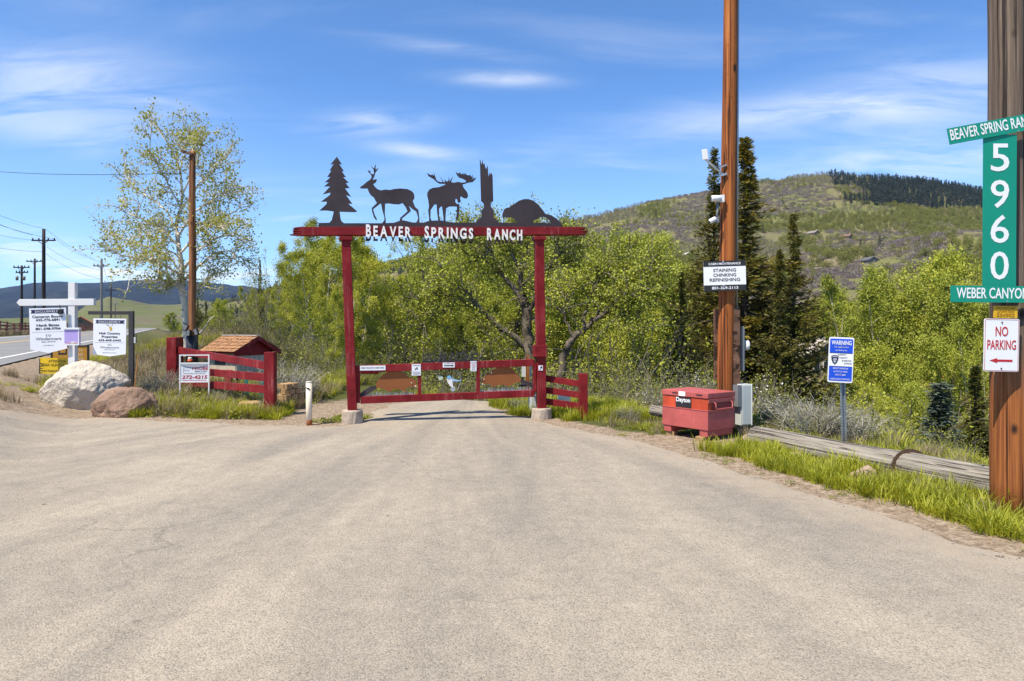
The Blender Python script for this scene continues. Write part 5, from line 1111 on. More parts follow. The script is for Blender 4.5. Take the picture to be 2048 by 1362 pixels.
# ------------------------------------------------------------------ fallen grey log, strap, short log
def log_thing(label, a, b, r0, r1, seed):
    t_ = thing('log', label, 'log', a); m_ = MB(); n = 70; k = 64; d_ = b - a; X = d_.normalized(); Y = Vector((0, 0, 1)).cross(X).normalized(); Zv = X.cross(Y); vs = []
    for i in range(n + 1):
        q = i / n; c_ = d_ * q + Vector((0, 0, .02 * mnoise.noise(Vector((q * 3, seed, 0)))))
        for j in range(k):
            an = 6.2832 * j / k; rr = (r0 + (r1 - r0) * q) * (1 + .05 * mnoise.noise(Vector((math.cos(an) * 1.5, math.sin(an) * 1.5 + seed, q * 2.5))) - .09 * max(0, 1 - abs(mnoise.noise(Vector((math.cos(an) * 2.6, math.sin(an) * 2.6 + seed, q * 1.1)))) * 8) + .03 * mnoise.noise(Vector((math.cos(an) * 6, math.sin(an) * 6, q * 14))))
            vs.append(c_ + (Y * math.cos(an) + Zv * math.sin(an)) * rr)
    fs = [[i * k + j, i * k + (j + 1) % k, (i + 1) * k + (j + 1) % k, (i + 1) * k + j] for i in range(n) for j in range(k)]
    m_.add(vs, fs, True); m_.add(vs[:k], [list(range(k))[::-1]]); m_.add(vs[-k:], [list(range(k))])
    o = m_.build('timber', LOGW, None); # grain runs along the log: turn the mesh so that its own z is the log's axis
    rot = d_.to_track_quat('Z', 'Y').to_matrix().to_4x4(); o.data.transform(rot.inverted()); o.parent = t_; o.rotation_euler = rot.to_euler(); return t_, d_, Y, Zv
la = P(1512, 873, 9.1); lb_ = Vector((4.32, 6.0, Z_(974, 6.0)))
lt, ld, LY, LZ = log_thing('long weathered grey log lying along the right verge', la, lb_, .140, .165, 3)
m_ = MB(); c0 = ld * .715; q = [c0 + (LY * math.cos(a_) * .172 + LZ * math.sin(a_) * .172) + ld.normalized() * (.05 * math.cos(a_)) for a_ in np.linspace(-.6, 3.6, 16)]
for s_ in range(len(q) - 1): m_.bar(q[s_], q[s_ + 1], .006, .045, up=tuple((q[s_] - c0).normalized()))
m_.build('strap', RUSTY, lt)
la2 = P(1303, 819, 10.9); lb2 = P(1360, 832, 10.6); log_thing('short grey log end showing left of the red tool chest', la2, lb2, .085, .09, 8)

# ------------------------------------------------------------------ neighbourhood warning sign on perforated post
d = 8.8; bz = TZ(X_(1688, d), d); b_ = Vector((X_(1688.5, d), d, bz)); ht = Z_(690, d) - bz; w, h = 46 / F * d, 90 / F * d
t_ = thing('sign_support', 'grey perforated steel post holding the blue warning sign', 'sign post', b_, 0); t_.rotation_euler = (0, -.028, .1)
m_ = MB(); pw = .075; m_.prism([(-pw / 2, -.2), (-.018, -.2), (-.018, ht), (-pw / 2, ht)], -.008, 0); m_.prism([(.018, -.2), (pw / 2, -.2), (pw / 2, ht), (.018, ht)], -.008, 0); m_.prism([(-.018, -.2), (.018, -.2), (.018, ht), (-.018, ht)], .022, .03); m_.box((-.019, .011, ht / 2 - .1), (.004, .024, ht + .2)); m_.box((.019, .011, ht / 2 - .1), (.004, .024, ht + .2)); m_.build('channel', GALV, t_)
m_ = MB()
for i in range(int(ht / .036)):
    for x in (-.027, .027): m_.tube([(x, -.0085, .02 + i * .036), (x, -.009, .02 + i * .036)], .0055, 6)
m_.build('punched_hole', BLACKP, t_)
d = 8.74; c = P(1679.5, 765, d); t_ = board('warning_sign', 'blue and white rounded warning sign on the perforated post', 'sign', c, -.22, w, h, WHITEG, .004, .022, tilt=.040)
def rr_top(x, z0, z1, r_): return [(-x, z0), (x, z0)] + [(x - r_ + r_ * math.cos(R(a_)), z1 - r_ + r_ * math.sin(R(a_))) for a_ in (0, 30, 60, 90)] + [(-x + r_ - r_ * math.cos(R(a_)), z1 - r_ + r_ * math.sin(R(a_))) for a_ in (90, 60, 30, 0)]
fx = w / 2 - .012
flat(t_, 'blue_field', BLUES, [rr_top(fx, h * .655, h * .965, .016), [(x, h * .335 - (z - h * .03) + h * .03 - h * .0) if False else (x, z) for x, z in [(-p, h * .36 - (q - h * .0)) for p, q in rr_top(fx, h * .01, h * .325, .016)]]])
flat(t_, 'rule', BLACKP, [rect(-fx, h * .645, fx, h * .6545), rect(-fx, h * .351, fx, h * .3605)])
lines(t_, 'white_lettering', WHITEG, [('WARNING', 0, h * .835, h * .095, w * .80, dict(bold=.02)), ('This neighborhood is', 0, h * .77, h * .03, w * .58), ('patrolled by the', 0, h * .70, h * .03, w * .46), ('REPORT SUSPICIOUS', 0, h * .295, h * .035, w * .60), ('ACTIVITY AT ONCE', 0, h * .225, h * .035, w * .56), ('435-615-3600', 0, h * .155, h * .035, w * .42), ('SHERIFF JUSTIN MARTINEZ', 0, h * .06, h * .035, w * .80)], -.0085, .001)
lines(t_, 'lettering', PRINTK, [('SUMMIT', w * .03, h * .60, h * .032, w * .32), ('COUNTY', w * .10, h * .535, h * .032, w * .32), ('SHERIFFS', w * .23, h * .47, h * .032, w * .38), ('OFFICE', w * .28, h * .41, h * .032, w * .30)])
bx, bz_, bs = -w * .24, h * .505, w * .15
def shield(s, o=0): return [(bx - s, bz_ + s * .95), (bx - s * .5, bz_ + s * 1.2), (bx, bz_ + s * 1.25), (bx + s * .5, bz_ + s * 1.2), (bx + s, bz_ + s * .95), (bx + s * .9, bz_ - s * .1), (bx + s * .55, bz_ - s * .95), (bx, bz_ - s * 1.5), (bx - s * .55, bz_ - s * .95), (bx - s * .9, bz_ - s * .1)]
flat(t_, 'badge', PRINTN, [shield(bs)]); flat(t_, 'badge_mountain', M('badge_grey', (.45, .47, .55), .5), [[(bx - bs * .6, bz_ - bs * .1), (bx - bs * .15, bz_ + bs * .45), (bx + bs * .1, bz_ + bs * .2), (bx + bs * .3, bz_ + bs * .4), (bx + bs * .62, bz_ - bs * .1)], [(bx - bs * .45, bz_ - bs * .3), (bx + bs * .45, bz_ - bs * .3), (bx, bz_ - bs * 1.05)]], -.0072)
flat(t_, 'badge_band', WHITEG, [[(bx - bs * .75, bz_ + bs * .78), (bx, bz_ + bs * 1.0), (bx + bs * .75, bz_ + bs * .78), (bx + bs * .75, bz_ + bs * .66), (bx, bz_ + bs * .86), (bx - bs * .75, bz_ + bs * .66)]], -.0072)
m_ = MB(); [m_.tube([(0, -.004, z), (0, -.012, z)], .007, 8) for z in (h * .81, h * .2)]; m_.build('bolt', GALV, t_)

# ------------------------------------------------------------------ right-hand pole with street signs
rp, rb, rL = pole('street_sign_pole', 'thick weathered timber pole carrying the green street signs', 2014, 0, 2025, 5.8, TZ(X_(2025, 5.8), 5.8), .134, .158, POLE_T, .35)
rp.data if False else None
d = 5.60
def gsign(name, label, px0, px1, yt, yb, rz, tilt=0.0, mat=GREENS, r_=0.0, d_=d, cat='sign'):
    w = (px1 - px0) / F * d_; h = (yb - yt) / F * d_; return (board(name, label, cat, P((px0 + px1) / 2, yb, d_), rz, w, h, mat, .003, r_, tilt=tilt), w, h)
t_, w, h = gsign('address_sign', 'tall green sign with white house number on the right pole', 1965, 2031, 269, 572, -.02, .006)
m_ = MB()
for ch, zf in zip('5960', (.760, .518, .287, .046)): m_.text(ch, 0, h * zf, h * .190, w * .55, -.0045, .001, bold=.006)
m_.build('number', WHITEG, t_)
# weber canyon
def street(label, body, px0, yt, yb, tilt, wid_px, dd, rz, txt0, txtw, cap):
    w = wid_px / F * dd; h = (yb - yt) / F * dd; o = P(px0, yb, dd); t_ = thing('street_sign', label, 'sign', o, rz); t_.rotation_euler = (0, tilt, rz)
    m_ = MB(); m_.prism(rect(0, 0, w, h), -.003, .003); m_.build('blade', GREENS, t_)
    m_ = MB(); m_.text(body, txt0 * w, h * .25, h * cap, txtw * w, -.0045, .001, 'LEFT', bold=.012); m_.build('lettering', WHITEG, t_); m_ = MB(); m_.tube([(w * .42, -.003, h * .06), (w * .42, -.008, h * .06)], .006, 8); m_.build('bolt', GALV, t_); return t_
street('wide green street sign across the pole just below the house number', 'WEBER CANYON RD', 1901, 571, 604, .010, 265, 5.588, -.02, .042, .65, .66)
street('tilted green street sign at the top of the house number', 'BEAVER SPRING RANCH', 1899.5, 257, 289.5, -.185, 330, 5.588, .0, .012, .545, .68)
t_, w, h = gsign('pole_tag', 'small yellow embossed utility tag between street sign and parking sign', 1987, 2034, 612, 636, -.02, .02, YELLOWT, .004, 5.605)
m_ = MB(); m_.text('334902', 0, h * .13, h * .28, w * .74, -.0035, .003, bold=.01); m_.text('PACIFICORP', 0, h * .74, h * .16, w * .8, -.0035, .003); m_.text('UTAH 07A', 0, h * .50, h * .16, w * .7, -.0035, .003); m_.build('number', M('dark_yellow_print', (.40, .21, .01), .6), t_)
t_, w, h = gsign('parking_sign', 'white no parking sign with red arrow below the yellow tag', 1967, 2036, 637.5, 743, -.02, .018, WHITEG, .014, 5.60)
def ring(w, h, r_, ins, th):
    o = []
    for s0, s1, ax in ((-1, 1, 'z'),): pass
    return [rect(-w / 2 + r_, ins, w / 2 - r_, ins + th), rect(-w / 2 + r_, h - ins - th, w / 2 - r_, h - ins), rect(-w / 2 + ins, r_, -w / 2 + ins + th, h - r_), rect(w / 2 - ins - th, r_, w / 2 - ins, h - r_)] + \
           [[(cx + (r_ - ins) * math.cos(R(a)), cz + (r_ - ins) * math.sin(R(a))) for a in np.linspace(a0, a0 + 90, 6)] + [(cx + (r_ - ins - th) * math.cos(R(a)), cz + (r_ - ins - th) * math.sin(R(a))) for a in np.linspace(a0 + 90, a0, 6)] for cx, cz, a0 in ((w / 2 - r_, r_, -90), (w / 2 - r_, h - r_, 0), (-w / 2 + r_, h - r_, 90), (-w / 2 + r_, r_, 180))]
flat(t_, 'border', PRINTR, ring(w, h, .014, .006, .0028), -.0045)
lines(t_, 'lettering', PRINTR, [('NO', 0, h * .675, h * .185, w * .36, dict(bold=.01)), ('PARKING', 0, h * .42, h * .185, w * .82, dict(bold=.01))], -.0045)
flat(t_, 'arrow', PRINTR, [rect(-w * .13, h * .185, w * .32, h * .228), [(-w * .34, h * .207), (-w * .12, h * .255), (-w * .12, h * .158)]], -.0045)
m_ = MB(); [m_.tube([(0, -.003, z), (0, -.009, z)], .006, 8) for z in (h * .93, h * .06)]; m_.build('bolt', STEEL, t_)
# ------------------------------------------------------------------ poles and wires along the highway, rail fence, barn
def far_pole(label, px, ytop, ybase, d, wpx, arms, mat=POLE_F, lean=0, group='utility poles along the highway'):
    z0 = Z_(ybase, d) if ybase else TZ(X_(px, d), d); 
    t_, b, L = pole('utility_pole', label, px + lean, ytop, px, d, z0 - .3, wpx * .42 / F * d, wpx * .55 / F * d, mat, k=8)
    t_['group'] = group
    for (ya, xl, xr) in arms:
        m_ = MB(); za = Z_(ya, d) - b.z; x0, x1 = (xl - px) / F * d, (xr - px) / F * d
        m_.bar((x0, -.12, za), (x1, -.12, za), .14, .16); m_.build('crossarm', mat, t_)
        m_ = MB(); cx_ = 0
        for q in (.04, .3, .7, .96): xx = x0 + (x1 - x0) * q; m_.tube([(xx, -.12, za + .06), (xx, -.12, za + .3)], [.09, .06], 6)
        m_.build('insulator', mat, t_); sp_ = (x1 - x0) * .24
        m_ = MB(); m_.bar((-sp_, -.14, za), (0, -.14, za - sp_ * .75), .05, .07); m_.bar((sp_, -.14, za), (0, -.14, za - sp_ * .75), .05, .07); m_.build('brace', mat, t_)
    return t_, b
pA, bA = far_pole('tall black timber utility pole rising behind the white cross post', 87.5, 458, None, 83, 7, [(481, 65, 112)])
far_pole('slim dark utility pole just left of the tall black one', 69.5, 517, None, 118, 4.2, [(523, 54, 84)])
pc, bc = far_pole('dark utility pole with two hanging transformers, farthest left', 43.5, 531, None, 105, 4.6, [(535, 28, 60), (545, 33, 57)])
for x in (-7.5, 6.5): m_ = MB(); cx_ = x / F * 105; zz = Z_(557, 105) - bc.z; m_.tube([(cx_, -.2, zz - .28), (cx_, -.2, zz - .3), (cx_, -.2, zz + .28), (cx_, -.2, zz + .34)], [.15, .2, .2, .12], 10); m_.build('transformer', M('transformer_grey', (.20, .16, .14), .6), pc)
far_pole('pale grey utility pole rising above the dark sign arm', 203, 517, None, 92, 5.0, [(532, 188, 217)], POLE_GR)
far_pole('thin black utility pole between the pale pole and the aspen', 222, 572, None, 170, 2.6, [(581, 212, 232)])
far_pole('faint distant utility pole right of the thin black one', 230.5, 601, None, 260, 2.0, [(608, 225, 238)], POLE_GR)
hp, hb_ = pole('utility_pole', 'rust brown timber pole standing against the pale trunked aspen', 385, 303, 384, 18.0, TZ(X_(384, 18.0), 18.0) - .2, .078, .105, wood_mat('rust_pole_wood', [(0, (.09, .035, .015)), (.5, (.30, .12, .045)), (1, (.45, .22, .09))], .3, 8, .5), k=20)[:2]
m_ = MB(); m_.bar(P(363, 302, 17.9) - hb_, P(386, 309, 17.9) - hb_, .06, .07); m_.build('crossarm', PLANK, hp)
for px, py, w_, h_, rt in ((372, 655, .10, .16, .5), (378, 666, .09, .17, .1), (393, 664, .09, .18, -.35), (371, 664, .12, .06, .1)):
    q = P(px, py, 17.8); t_ = thing('floodlight', {372: 'upper black floodlight head tilted left on the rust brown pole', 378: 'black floodlight head hanging in the middle of the pole cluster', 393: 'black floodlight head leaning right of the rust brown pole', 371: 'flat black floodlight head low on the left of the pole'}[px] if py != 664 or px == 393 else 'flat black floodlight head low on the left of the pole', 'lamp', q, 0, 'floodlights on the rust brown pole'); m_ = MB(); m_.box((0, 0, 0), (w_, .1, h_), Matrix.Rotation(rt, 3, 'Y')); m_.build('housing', BLACKPL, t_, .015); m_ = MB(); m_.box((0, -.052, 0), (w_ * .8, .01, h_ * .8), Matrix.Rotation(rt, 3, 'Y')); m_.build('lens', GREYD, t_)
q = P(384, 690, 18.0); m_ = MB(); m_.tube([(q - hb_) + Vector((0, 0, .25)), (q - hb_) + Vector((0, 0, -.55))], .15, 10); m_.build('dark_wrap', BLACKPL, hp)
def wire(pts, d0, d1, label='thin overhead wire strung between the roadside poles', rad=.014, sag=0.0):
    (x0, y0), (x1, y1) = pts; a, b = P(x0, y0, d0), P(x1, y1, d1); m_ = MB(); n = 14
    t_ = thing('power_line', label, 'wire', a, 0, 'overhead wires along the highway'); m_.tube([(b - a) * (i / n) + Vector((0, 0, -sag * 4 * (i / n) * (1 - i / n))) for i in range(n + 1)], rad, 4); m_.build('conductor', POLE_F, t_); return t_
for (p0, p1, s, lab) in (((-70, 402), (87, 457), .25, 'topmost wire running left from the tall black pole'), ((-70, 414), (65, 470), .3, 'second wire down running left from the tall black pole'), ((-70, 424), (110, 478), .3, 'third wire down running left to the far end of the crossarm'), ((-70, 449), (70, 480), .3, 'fourth wire down running left from the tall black pole'), ((-70, 482), (84, 503), .25, 'lowest wire running left from the tall black pole')): wire((p0, p1), 62, 83, lab, sag=s, rad=.016)
for (p0, p1, s, lab) in (((90, 457), (190, 519), .3, 'topmost wire sloping from the tall black pole to the pale pole'), ((111, 478), (203, 524), .4, 'wire from the black pole crossarm to the pale pole top'), ((94, 494), (200, 540), .4, 'third wire down between the black pole and the pale pole'), ((91, 507), (203, 558), .5, 'lowest wire between the black pole and the pale pole')): wire((p0, p1), 83, 92, lab, sag=s, rad=.016)
wire(((203, 520), (222, 575)), 92, 170, 'wire from the pale pole to the thin black pole', rad=.02, sag=.4)
wire(((-120, 331), (366, 346)), 30, 18.05, 'single wire running left from the rust brown pole', .008, .18)

# far rail fence along the highway
def far_fence(label, pts, z_h, nr=3, mat=None):
    t_ = thing('rail_fence', label, 'fence', pts[0]); base = Vector(pts[0])
    for p in pts: m_ = MB(); l = Vector(p) - base; m_.box((l.x, l.y, l.z + z_h / 2), (.14, .14, z_h + .1)); m_.build('post', mat, t_)
    for a, b in zip(pts, pts[1:]):
        a = Vector(a) - base; b = Vector(b) - base
        for k_ in range(nr): z = z_h * (.28 + .66 * k_ / max(1, nr - 1)); m_ = MB(); m_.bar(a + Vector((0, -.09, z)), b + Vector((0, -.09, z)), .04, .13); m_.build('rail', mat, t_)
RF = M('red_brown_rail', (.20, .075, .05), .85, 0, .2, 3, .2)
pts = [Vector((*hpt(-11.4 + .15 * math.sin(i), 48 + i * 3.4), 0)) for i in range(44)]
for p in pts: p.z = TZ(p.x, p.y)
far_fence('long red brown three rail fence beyond the highway', pts, 1.15, 3, RF)
pts = [Vector((*hpt(-16, 60 + i * 4.5), 0)) for i in range(26)]
for p in pts: p.z = TZ(p.x, p.y)
far_fence('second red brown rail fence farther back in the field', pts, 1.5, 3, RF)
def cabin(name, label, loc, rz, w, l, h, roof_h, wallm, roofm, ov=.5, chimney=True, group=None, wins=2, deck=False):
    t_ = thing(name, label, 'house' if name != 'barn' else 'barn', loc, rz, group)
    m_ = MB(); m_.prism([(-w / 2, -2), (w / 2, -2), (w / 2, h), (0, h + roof_h * (1 - .06)), (-w / 2, h)], 0, l); m_.build('wall', wallm, t_)
    for s in (-1, 1):
        e = (s * (w / 2 + ov), h - roof_h * ov / (w / 2)); p_ = (0, h + roof_h); m_ = MB(); m_.prism([e, p_, (p_[0], p_[1] + .25), (e[0], e[1] + .25)], -ov, l + ov); rf = m_.build('roof', roofm, t_)
    if chimney: m_ = MB(); m_.box((w * .18, l * .45, h + roof_h * .9), (.9, .9, roof_h * 1.1)); m_.build('chimney', M('chimney_stone', (.35, .31, .28), .9), rf)
    for i in range(wins):
        x = (i - (wins - 1) / 2) * w / wins * .9; m_ = MB(); m_.box((x, -.03, h * .55), (w * .2, .08, h * .45)); f = m_.build('window', WHITEP if wins > 2 else M('window_trim', (.30, .24, .18), .7), t_); m_ = MB(); m_.box((x, -.08, h * .55), (w * .16, .03, h * .37)); m_.build('pane', M('dark_glass', (.03, .035, .04), .15), f)
    m_ = MB(); m_.box((0, -.03, h + roof_h * .36), (w * .16, .08, roof_h * .34)); m_.build('gable_window', M('dark_glass', (.03, .035, .04), .15), t_)
    if deck:
        m_ = MB(); m_.box((0, -1.3, h * .05), (w * 1.05, 2.5, .22)); m_.build('deck', deck, t_)
        for i in range(13): m_ = MB(); m_.box((-w * .5 + i * w / 12, -2.45, h * .05 + .55), (.09, .09, 1.0)); m_.build('baluster', deck, t_)
        m_ = MB(); m_.box((0, -2.45, h * .05 + 1.08), (w * 1.05, .14, .1)); m_.build('handrail', deck, t_)
    return t_
WALL_BR = M('brown_log_wall', (.20, .135, .09), .85, 0, .2, 1.5, .3); WALL_GY = M('grey_cabin_wall', (.19, .165, .14), .85, 0, .2, 1.5, .2); WALL_CR = M('buff_cabin_wall', (.34, .28, .20), .85, 0, .15, 1.2, .2)
ROOF_DK = M('dark_cabin_roof', (.10, .10, .105), .8, 0, .2, 1, .2); ROOF_GY = M('grey_cabin_roof', (.22, .19, .17), .8, 0, .2, 1, .2); ROOF_RD = M('terracotta_roof', (.42, .12, .06), .75, 0, .22, 2.5, .5, 8, .05); ROOF_BR = M('brown_cabin_roof', (.16, .095, .06), .8, 0, .2, 1, .2); ROOF_LT = M('pale_metal_roof', (.42, .40, .37), .6, 0, .1, 1, .1)
b_ = P(161, 652, 210); b_.z = 0; cabin('barn', 'small barn with orange brown roof across the highway', b_, .5, 6.5, 9, 2.4, 2.0, WALL_BR, M('rust_barn_roof', (.34, .12, .06), .8), chimney=False)
b_ = Vector((X_(1652, 62), 62, Z_(712, 62) - 1.9)); cabin('cabin', 'buff cabin with pale gable trim among the valley trees', b_, .12, 3.1, 5, 1.9, 1.2, WALL_CR, M('pale_gable_trim', (.46, .40, .32), .7), .3, True, None, 3, False)
b_ = Vector((X_(1952, 31), 31, Z_(830, 31))); cabin('cabin', 'red timber cabin with terracotta roof low among the right spruces', b_, -.35, 3.0, 4, 1.1, 1.1, M('red_log_wall', (.24, .07, .035), .8, 0, .2, 2), ROOF_RD, .35, False, None, 2, M('red_deck', (.36, .10, .05), .8))
for lab, px, py, w, rz, wm, rm in (('brown chalet with deck highest on the left part of the hillside', 1240, 462, 9, .3, WALL_GY, ROOF_BR), ('pale roofed house beside the highest brown chalet on the hillside', 1262, 466, 7, -.2, WALL_CR, ROOF_LT), ('dark gabled cabin on the hillside right of the tall spruce', 1634, 470, 10, .5, WALL_BR, ROOF_GY), ('dim brown cabin mid hillside in the middle of the brush', 1702, 478, 11, .7, WALL_BR, ROOF_BR), ('slim brown cabin on the hillside below the green band', 1770, 480, 7, -.3, WALL_BR, ROOF_BR), ('small brown cabin low on the hillside by the dirt track', 1640, 524, 7, .2, WALL_CR, ROOF_BR), ('dark blue roofed cabin, largest on the lower right hillside', 1747, 526, 9, .1, WALL_GY, ROOF_DK), ('pale flat house low on the hillside left of the pole', 1380, 514, 10, .2, WALL_CR, ROOF_LT)):
    b_ = hill_hit(px, py); w *= .62; cabin('cabin', lab, b_, rz, w, w * 1.2, w * .3, w * .28, wm, rm, .6, False, 'cabins scattered over the hillside', 2)
# ------------------------------------------------------------------ scatter (ground cover nobody could count)
def scatter(name, protos, pts, scl, rot, idx, tilt=None):
    """one object whose points carry copies of small plants"""
    n = len(pts); me = bpy.data.meshes.new(name); me.vertices.add(n); me.vertices.foreach_set('co', np.asarray(pts, np.float32).ravel())
    a = me.attributes.new('scl', 'FLOAT', 'POINT'); a.data.foreach_set('value', np.asarray(scl, np.float32))
    rv_ = np.zeros((n, 3), np.float32); rv_[:, 2] = rot
    if tilt is not None: rv_[:, :2] = tilt
    a = me.attributes.new('rot', 'FLOAT_VECTOR', 'POINT'); a.data.foreach_set('vector', rv_.ravel())
    a = me.attributes.new('idx', 'INT', 'POINT'); a.data.foreach_set('value', np.asarray(idx, np.int32))
    me.update(); o = obj(name, me); stuff(o)
    col = bpy.data.collections.new(name + '_source')
    for i, (me_, nm) in enumerate(protos): po = bpy.data.objects.new(f'{nm}_{i:02d}', me_); col.objects.link(po)
    ng = bpy.data.node_groups.new(name, 'GeometryNodeTree'); ng.interface.new_socket('Geometry', in_out='INPUT', socket_type='NodeSocketGeometry'); ng.interface.new_socket('Geometry', in_out='OUTPUT', socket_type='NodeSocketGeometry')
    N = ng.nodes; L = ng.links; gi = N.new('NodeGroupInput'); go = N.new('NodeGroupOutput'); ci = N.new('GeometryNodeCollectionInfo'); ci.inputs['Collection'].default_value = col; ci.inputs['Separate Children'].default_value = True; ci.inputs['Reset Children'].default_value = True
    ip = N.new('GeometryNodeInstanceOnPoints'); ip.inputs['Pick Instance'].default_value = True
    def attr(nm, ty): x = N.new('GeometryNodeInputNamedAttribute'); x.data_type = ty; x.inputs['Name'].default_value = nm; return x.outputs['Attribute']
    e2r = N.new('FunctionNodeEulerToRotation'); L.new(attr('rot', 'FLOAT_VECTOR'), e2r.inputs[0])
    L.new(gi.outputs[0], ip.inputs['Points']); L.new(ci.outputs[0], ip.inputs['Instance']); L.new(attr('idx', 'INT'), ip.inputs['Instance Index']); L.new(e2r.outputs[0], ip.inputs['Rotation']); L.new(attr('scl', 'FLOAT'), ip.inputs['Scale']); L.new(ip.outputs[0], go.inputs[0])
    md = o.modifiers.new('scatter', 'NODES'); md.node_group = ng
    return o
def tuft(seed, n=34, h=.22, spread=.10, wdt=.006, bend=.5, mat=L_GRASS, seg=3, up=1.0):
    r = np.random.default_rng(seed); V = []; Fc = []
    for i in range(n):
        a = r.uniform(0, 6.28); p = np.array([math.cos(a), math.sin(a), 0]) * spread * math.sqrt(r.uniform(0, 1)); a2 = a + r.normal() * .8; ln = h * r.uniform(.45, 1.15)
        d = np.array([math.cos(a2), math.sin(a2), 0]); side = np.array([-d[1], d[0], 0]); bd = bend * r.uniform(.3, 1.3); w_ = wdt * r.uniform(.7, 1.3); o = len(V)
        for s in range(seg):
            q = s / seg; c = p + d * ln * bd * q * q + np.array([0, 0, ln * q * (1 - .25 * bd * q)]); ww = w_ * (1 - q * .6); V += [c - side * ww, c + side * ww]
        c = p + d * ln * bd + np.array([0, 0, ln * (1 - .25 * bd)]); V.append(c)
        for s in range(seg - 1): Fc.append([o + 2 * s, o + 2 * s + 1, o + 2 * s + 3, o + 2 * s + 2])
        e = o + 2 * (seg - 1); Fc.append([e, e + 1, o + 2 * seg])
    me = bpy.data.meshes.new('grass_tuft'); me.from_pydata([tuple(v) for v in V], [], Fc); me.materials.append(mat); return me
def two_mat(V1, F1, m1, V2, F2, m2, name):
    me = bpy.data.meshes.new(name); me.from_pydata([tuple(v) for v in np.concatenate([V1, V2])], [], [list(f) for f in F1] + [list(f + len(V1)) for f in F2]); me.materials.append(m1); me.materials.append(m2)
    me.polygons.foreach_set('material_index', np.array([0] * len(F1) + [1] * len(F2), np.int32)); return me
TUFTS = [(tuft(i, 36, .20 + .03 * (i % 3), .11, .006, .65), 'tuft') for i in range(4)]
DRYT = [(tuft(40 + i, 30, .30, .10, .0045, .5, L_DRY), 'dry_tuft') for i in range(3)]
def broad(seed):
    r = np.random.default_rng(seed); n = 46; a = r.uniform(0, 6.28, n); q = np.sqrt(r.uniform(0, 1, n)) * .13
    return (mesh_np('weed', *leaves_np(np.stack([np.cos(a) * q, np.sin(a) * q, r.uniform(.01, .13, n)], 1), .05, r, .7), L_OLIVE), 'weed')
WEEDS = [broad(i) for i in range(2)]
def samp(n, x0, x1, y0, y1): return rng.uniform(x0, x1, n), rng.uniform(y0, y1, n)
# --- green grass on the verges
GP = []
def add_grass(x, y, keep, s0, s1, kind):
    x, y = x[keep], y[keep]; z = T(x, y) - .012
    for a, b, c in zip(x, y, z): GP.append((a, b, c, random.uniform(s0, s1), kind))
def verge(x, y): return ~inside(x, y)
# right verge: thick grass from the pavement margin to beyond the log
x, y = samp(15000, 1.2, 7.0, 2.2, 13.2); q = edge_dist(x, y); ad = apron_dist(x, y); nz = fbm(x * .9, y * .9, 71); nz2 = fbm(x * 3.1, y * 3.1, 72)
ok = verge(x, y) & (q > -3) & (q < 2.2) & (ad > .22 + .35 * nz2) & (nz * .6 + nz2 * .4 + .14 * sstep(ad, .25, 1.2) > .575)
bare = (np.hypot((x - 2.95) / 1.0, (y - 8.5) / .8) < 1) | (np.hypot(x - 4.2, y - 5.8) < .2) ; ok &= ~bare
ok &= np.hypot(x - 2.6, y - 9.5) > .62; rn = rng.uniform(size=x.size); add_grass(x, y, ok & (y < 8.6) & (rn < .2), .5, .9, 0); add_grass(x, y, ok & (y < 8.6) & (rn > .26) & (rn < .56), .22, .5, 0); add_grass(x, y, ok & (y >= 8.6) & (rn < .5), .25, .65, 0); add_grass(x, y, ok & (rn > .80), .25, .8, 1); add_grass(x, y, ok & (rn > .60) & (rn < .70), .35, .8, 2)
x, y = samp(2600, 1.8, 5.4, 4.2, 8.6); ad = apron_dist(x, y); add_grass(x, y, verge(x, y) & (ad > .4) & (ad < 1.25) & (edge_dist(x, y) < -.1) & (fbm(x * 2, y * 2, 75) > .45), .55, 1.0, 0)
x, y = samp(1500, 1.5, 6, 2.5, 12.5); ad = apron_dist(x, y); add_grass(x, y, verge(x, y) & (ad > .06) & (ad < .4) & (fbm(x * 3, y * 3, 77) > .5), .18, .4, 2)
# around the right gate post and behind the gate
x, y = samp(1300, -.6, 2.4, 11.3, 14.5); add_grass(x, y, verge(x, y) & (fbm(x * 1.5, y * 1.5, 78) > .42), .6, 1.2, 0)
# left verge in front of and behind the red fence
x, y = samp(6500, -9.0, -3.6, 11.3, 18.5); ad = apron_dist(x, y); s = hw_s(x, y); nz = fbm(x * 1.1, y * 1.1, 81)
rn = rng.uniform(size=x.size); ok = verge(x, y) & (ad > .2) & (s > 2.6) & (x < -3.9); add_grass(x, y, ok & (nz > .50) & (rn < .55), .4, .95, 0); add_grass(x, y, ok & (rn > .82), .5, 1.2, 1); add_grass(x, y, ok & (rn > .6) & (rn < .72), .6, 1.3, 2)
x, y = samp(900, -6.6, -4.0, 11.4, 12.4); ad = apron_dist(x, y); add_grass(x, y, verge(x, y) & (ad > .1) & (fbm(x * 2, y * 2, 83) > .36), .6, 1.1, 0)
x, y = samp(500, -3.9, -2.2, 11, 12.2); add_grass(x, y, verge(x, y) & (apron_dist(x, y) < .5) & (fbm(x * 2, y * 2, 84) > .55), .4, .7, 2)
# dry tufts on the gravel shoulder by the boulders
x, y = samp(900, -11.5, -6.0, 10.4, 14.5); s = hw_s(x, y); nz = fbm(x * .8, y * .8, 86); add_grass(x, y, verge(x, y) & (s > .25) & (nz > .54) & (y > 11.2), .45, .95, 1)
x, y = samp(700, -11.5, -6.5, 10.4, 13.6); nz = fbm(x * .9, y * .9, 87); add_grass(x, y, verge(x, y) & (hw_s(x, y) > .4) & (nz > .60), .35, .6, 0)
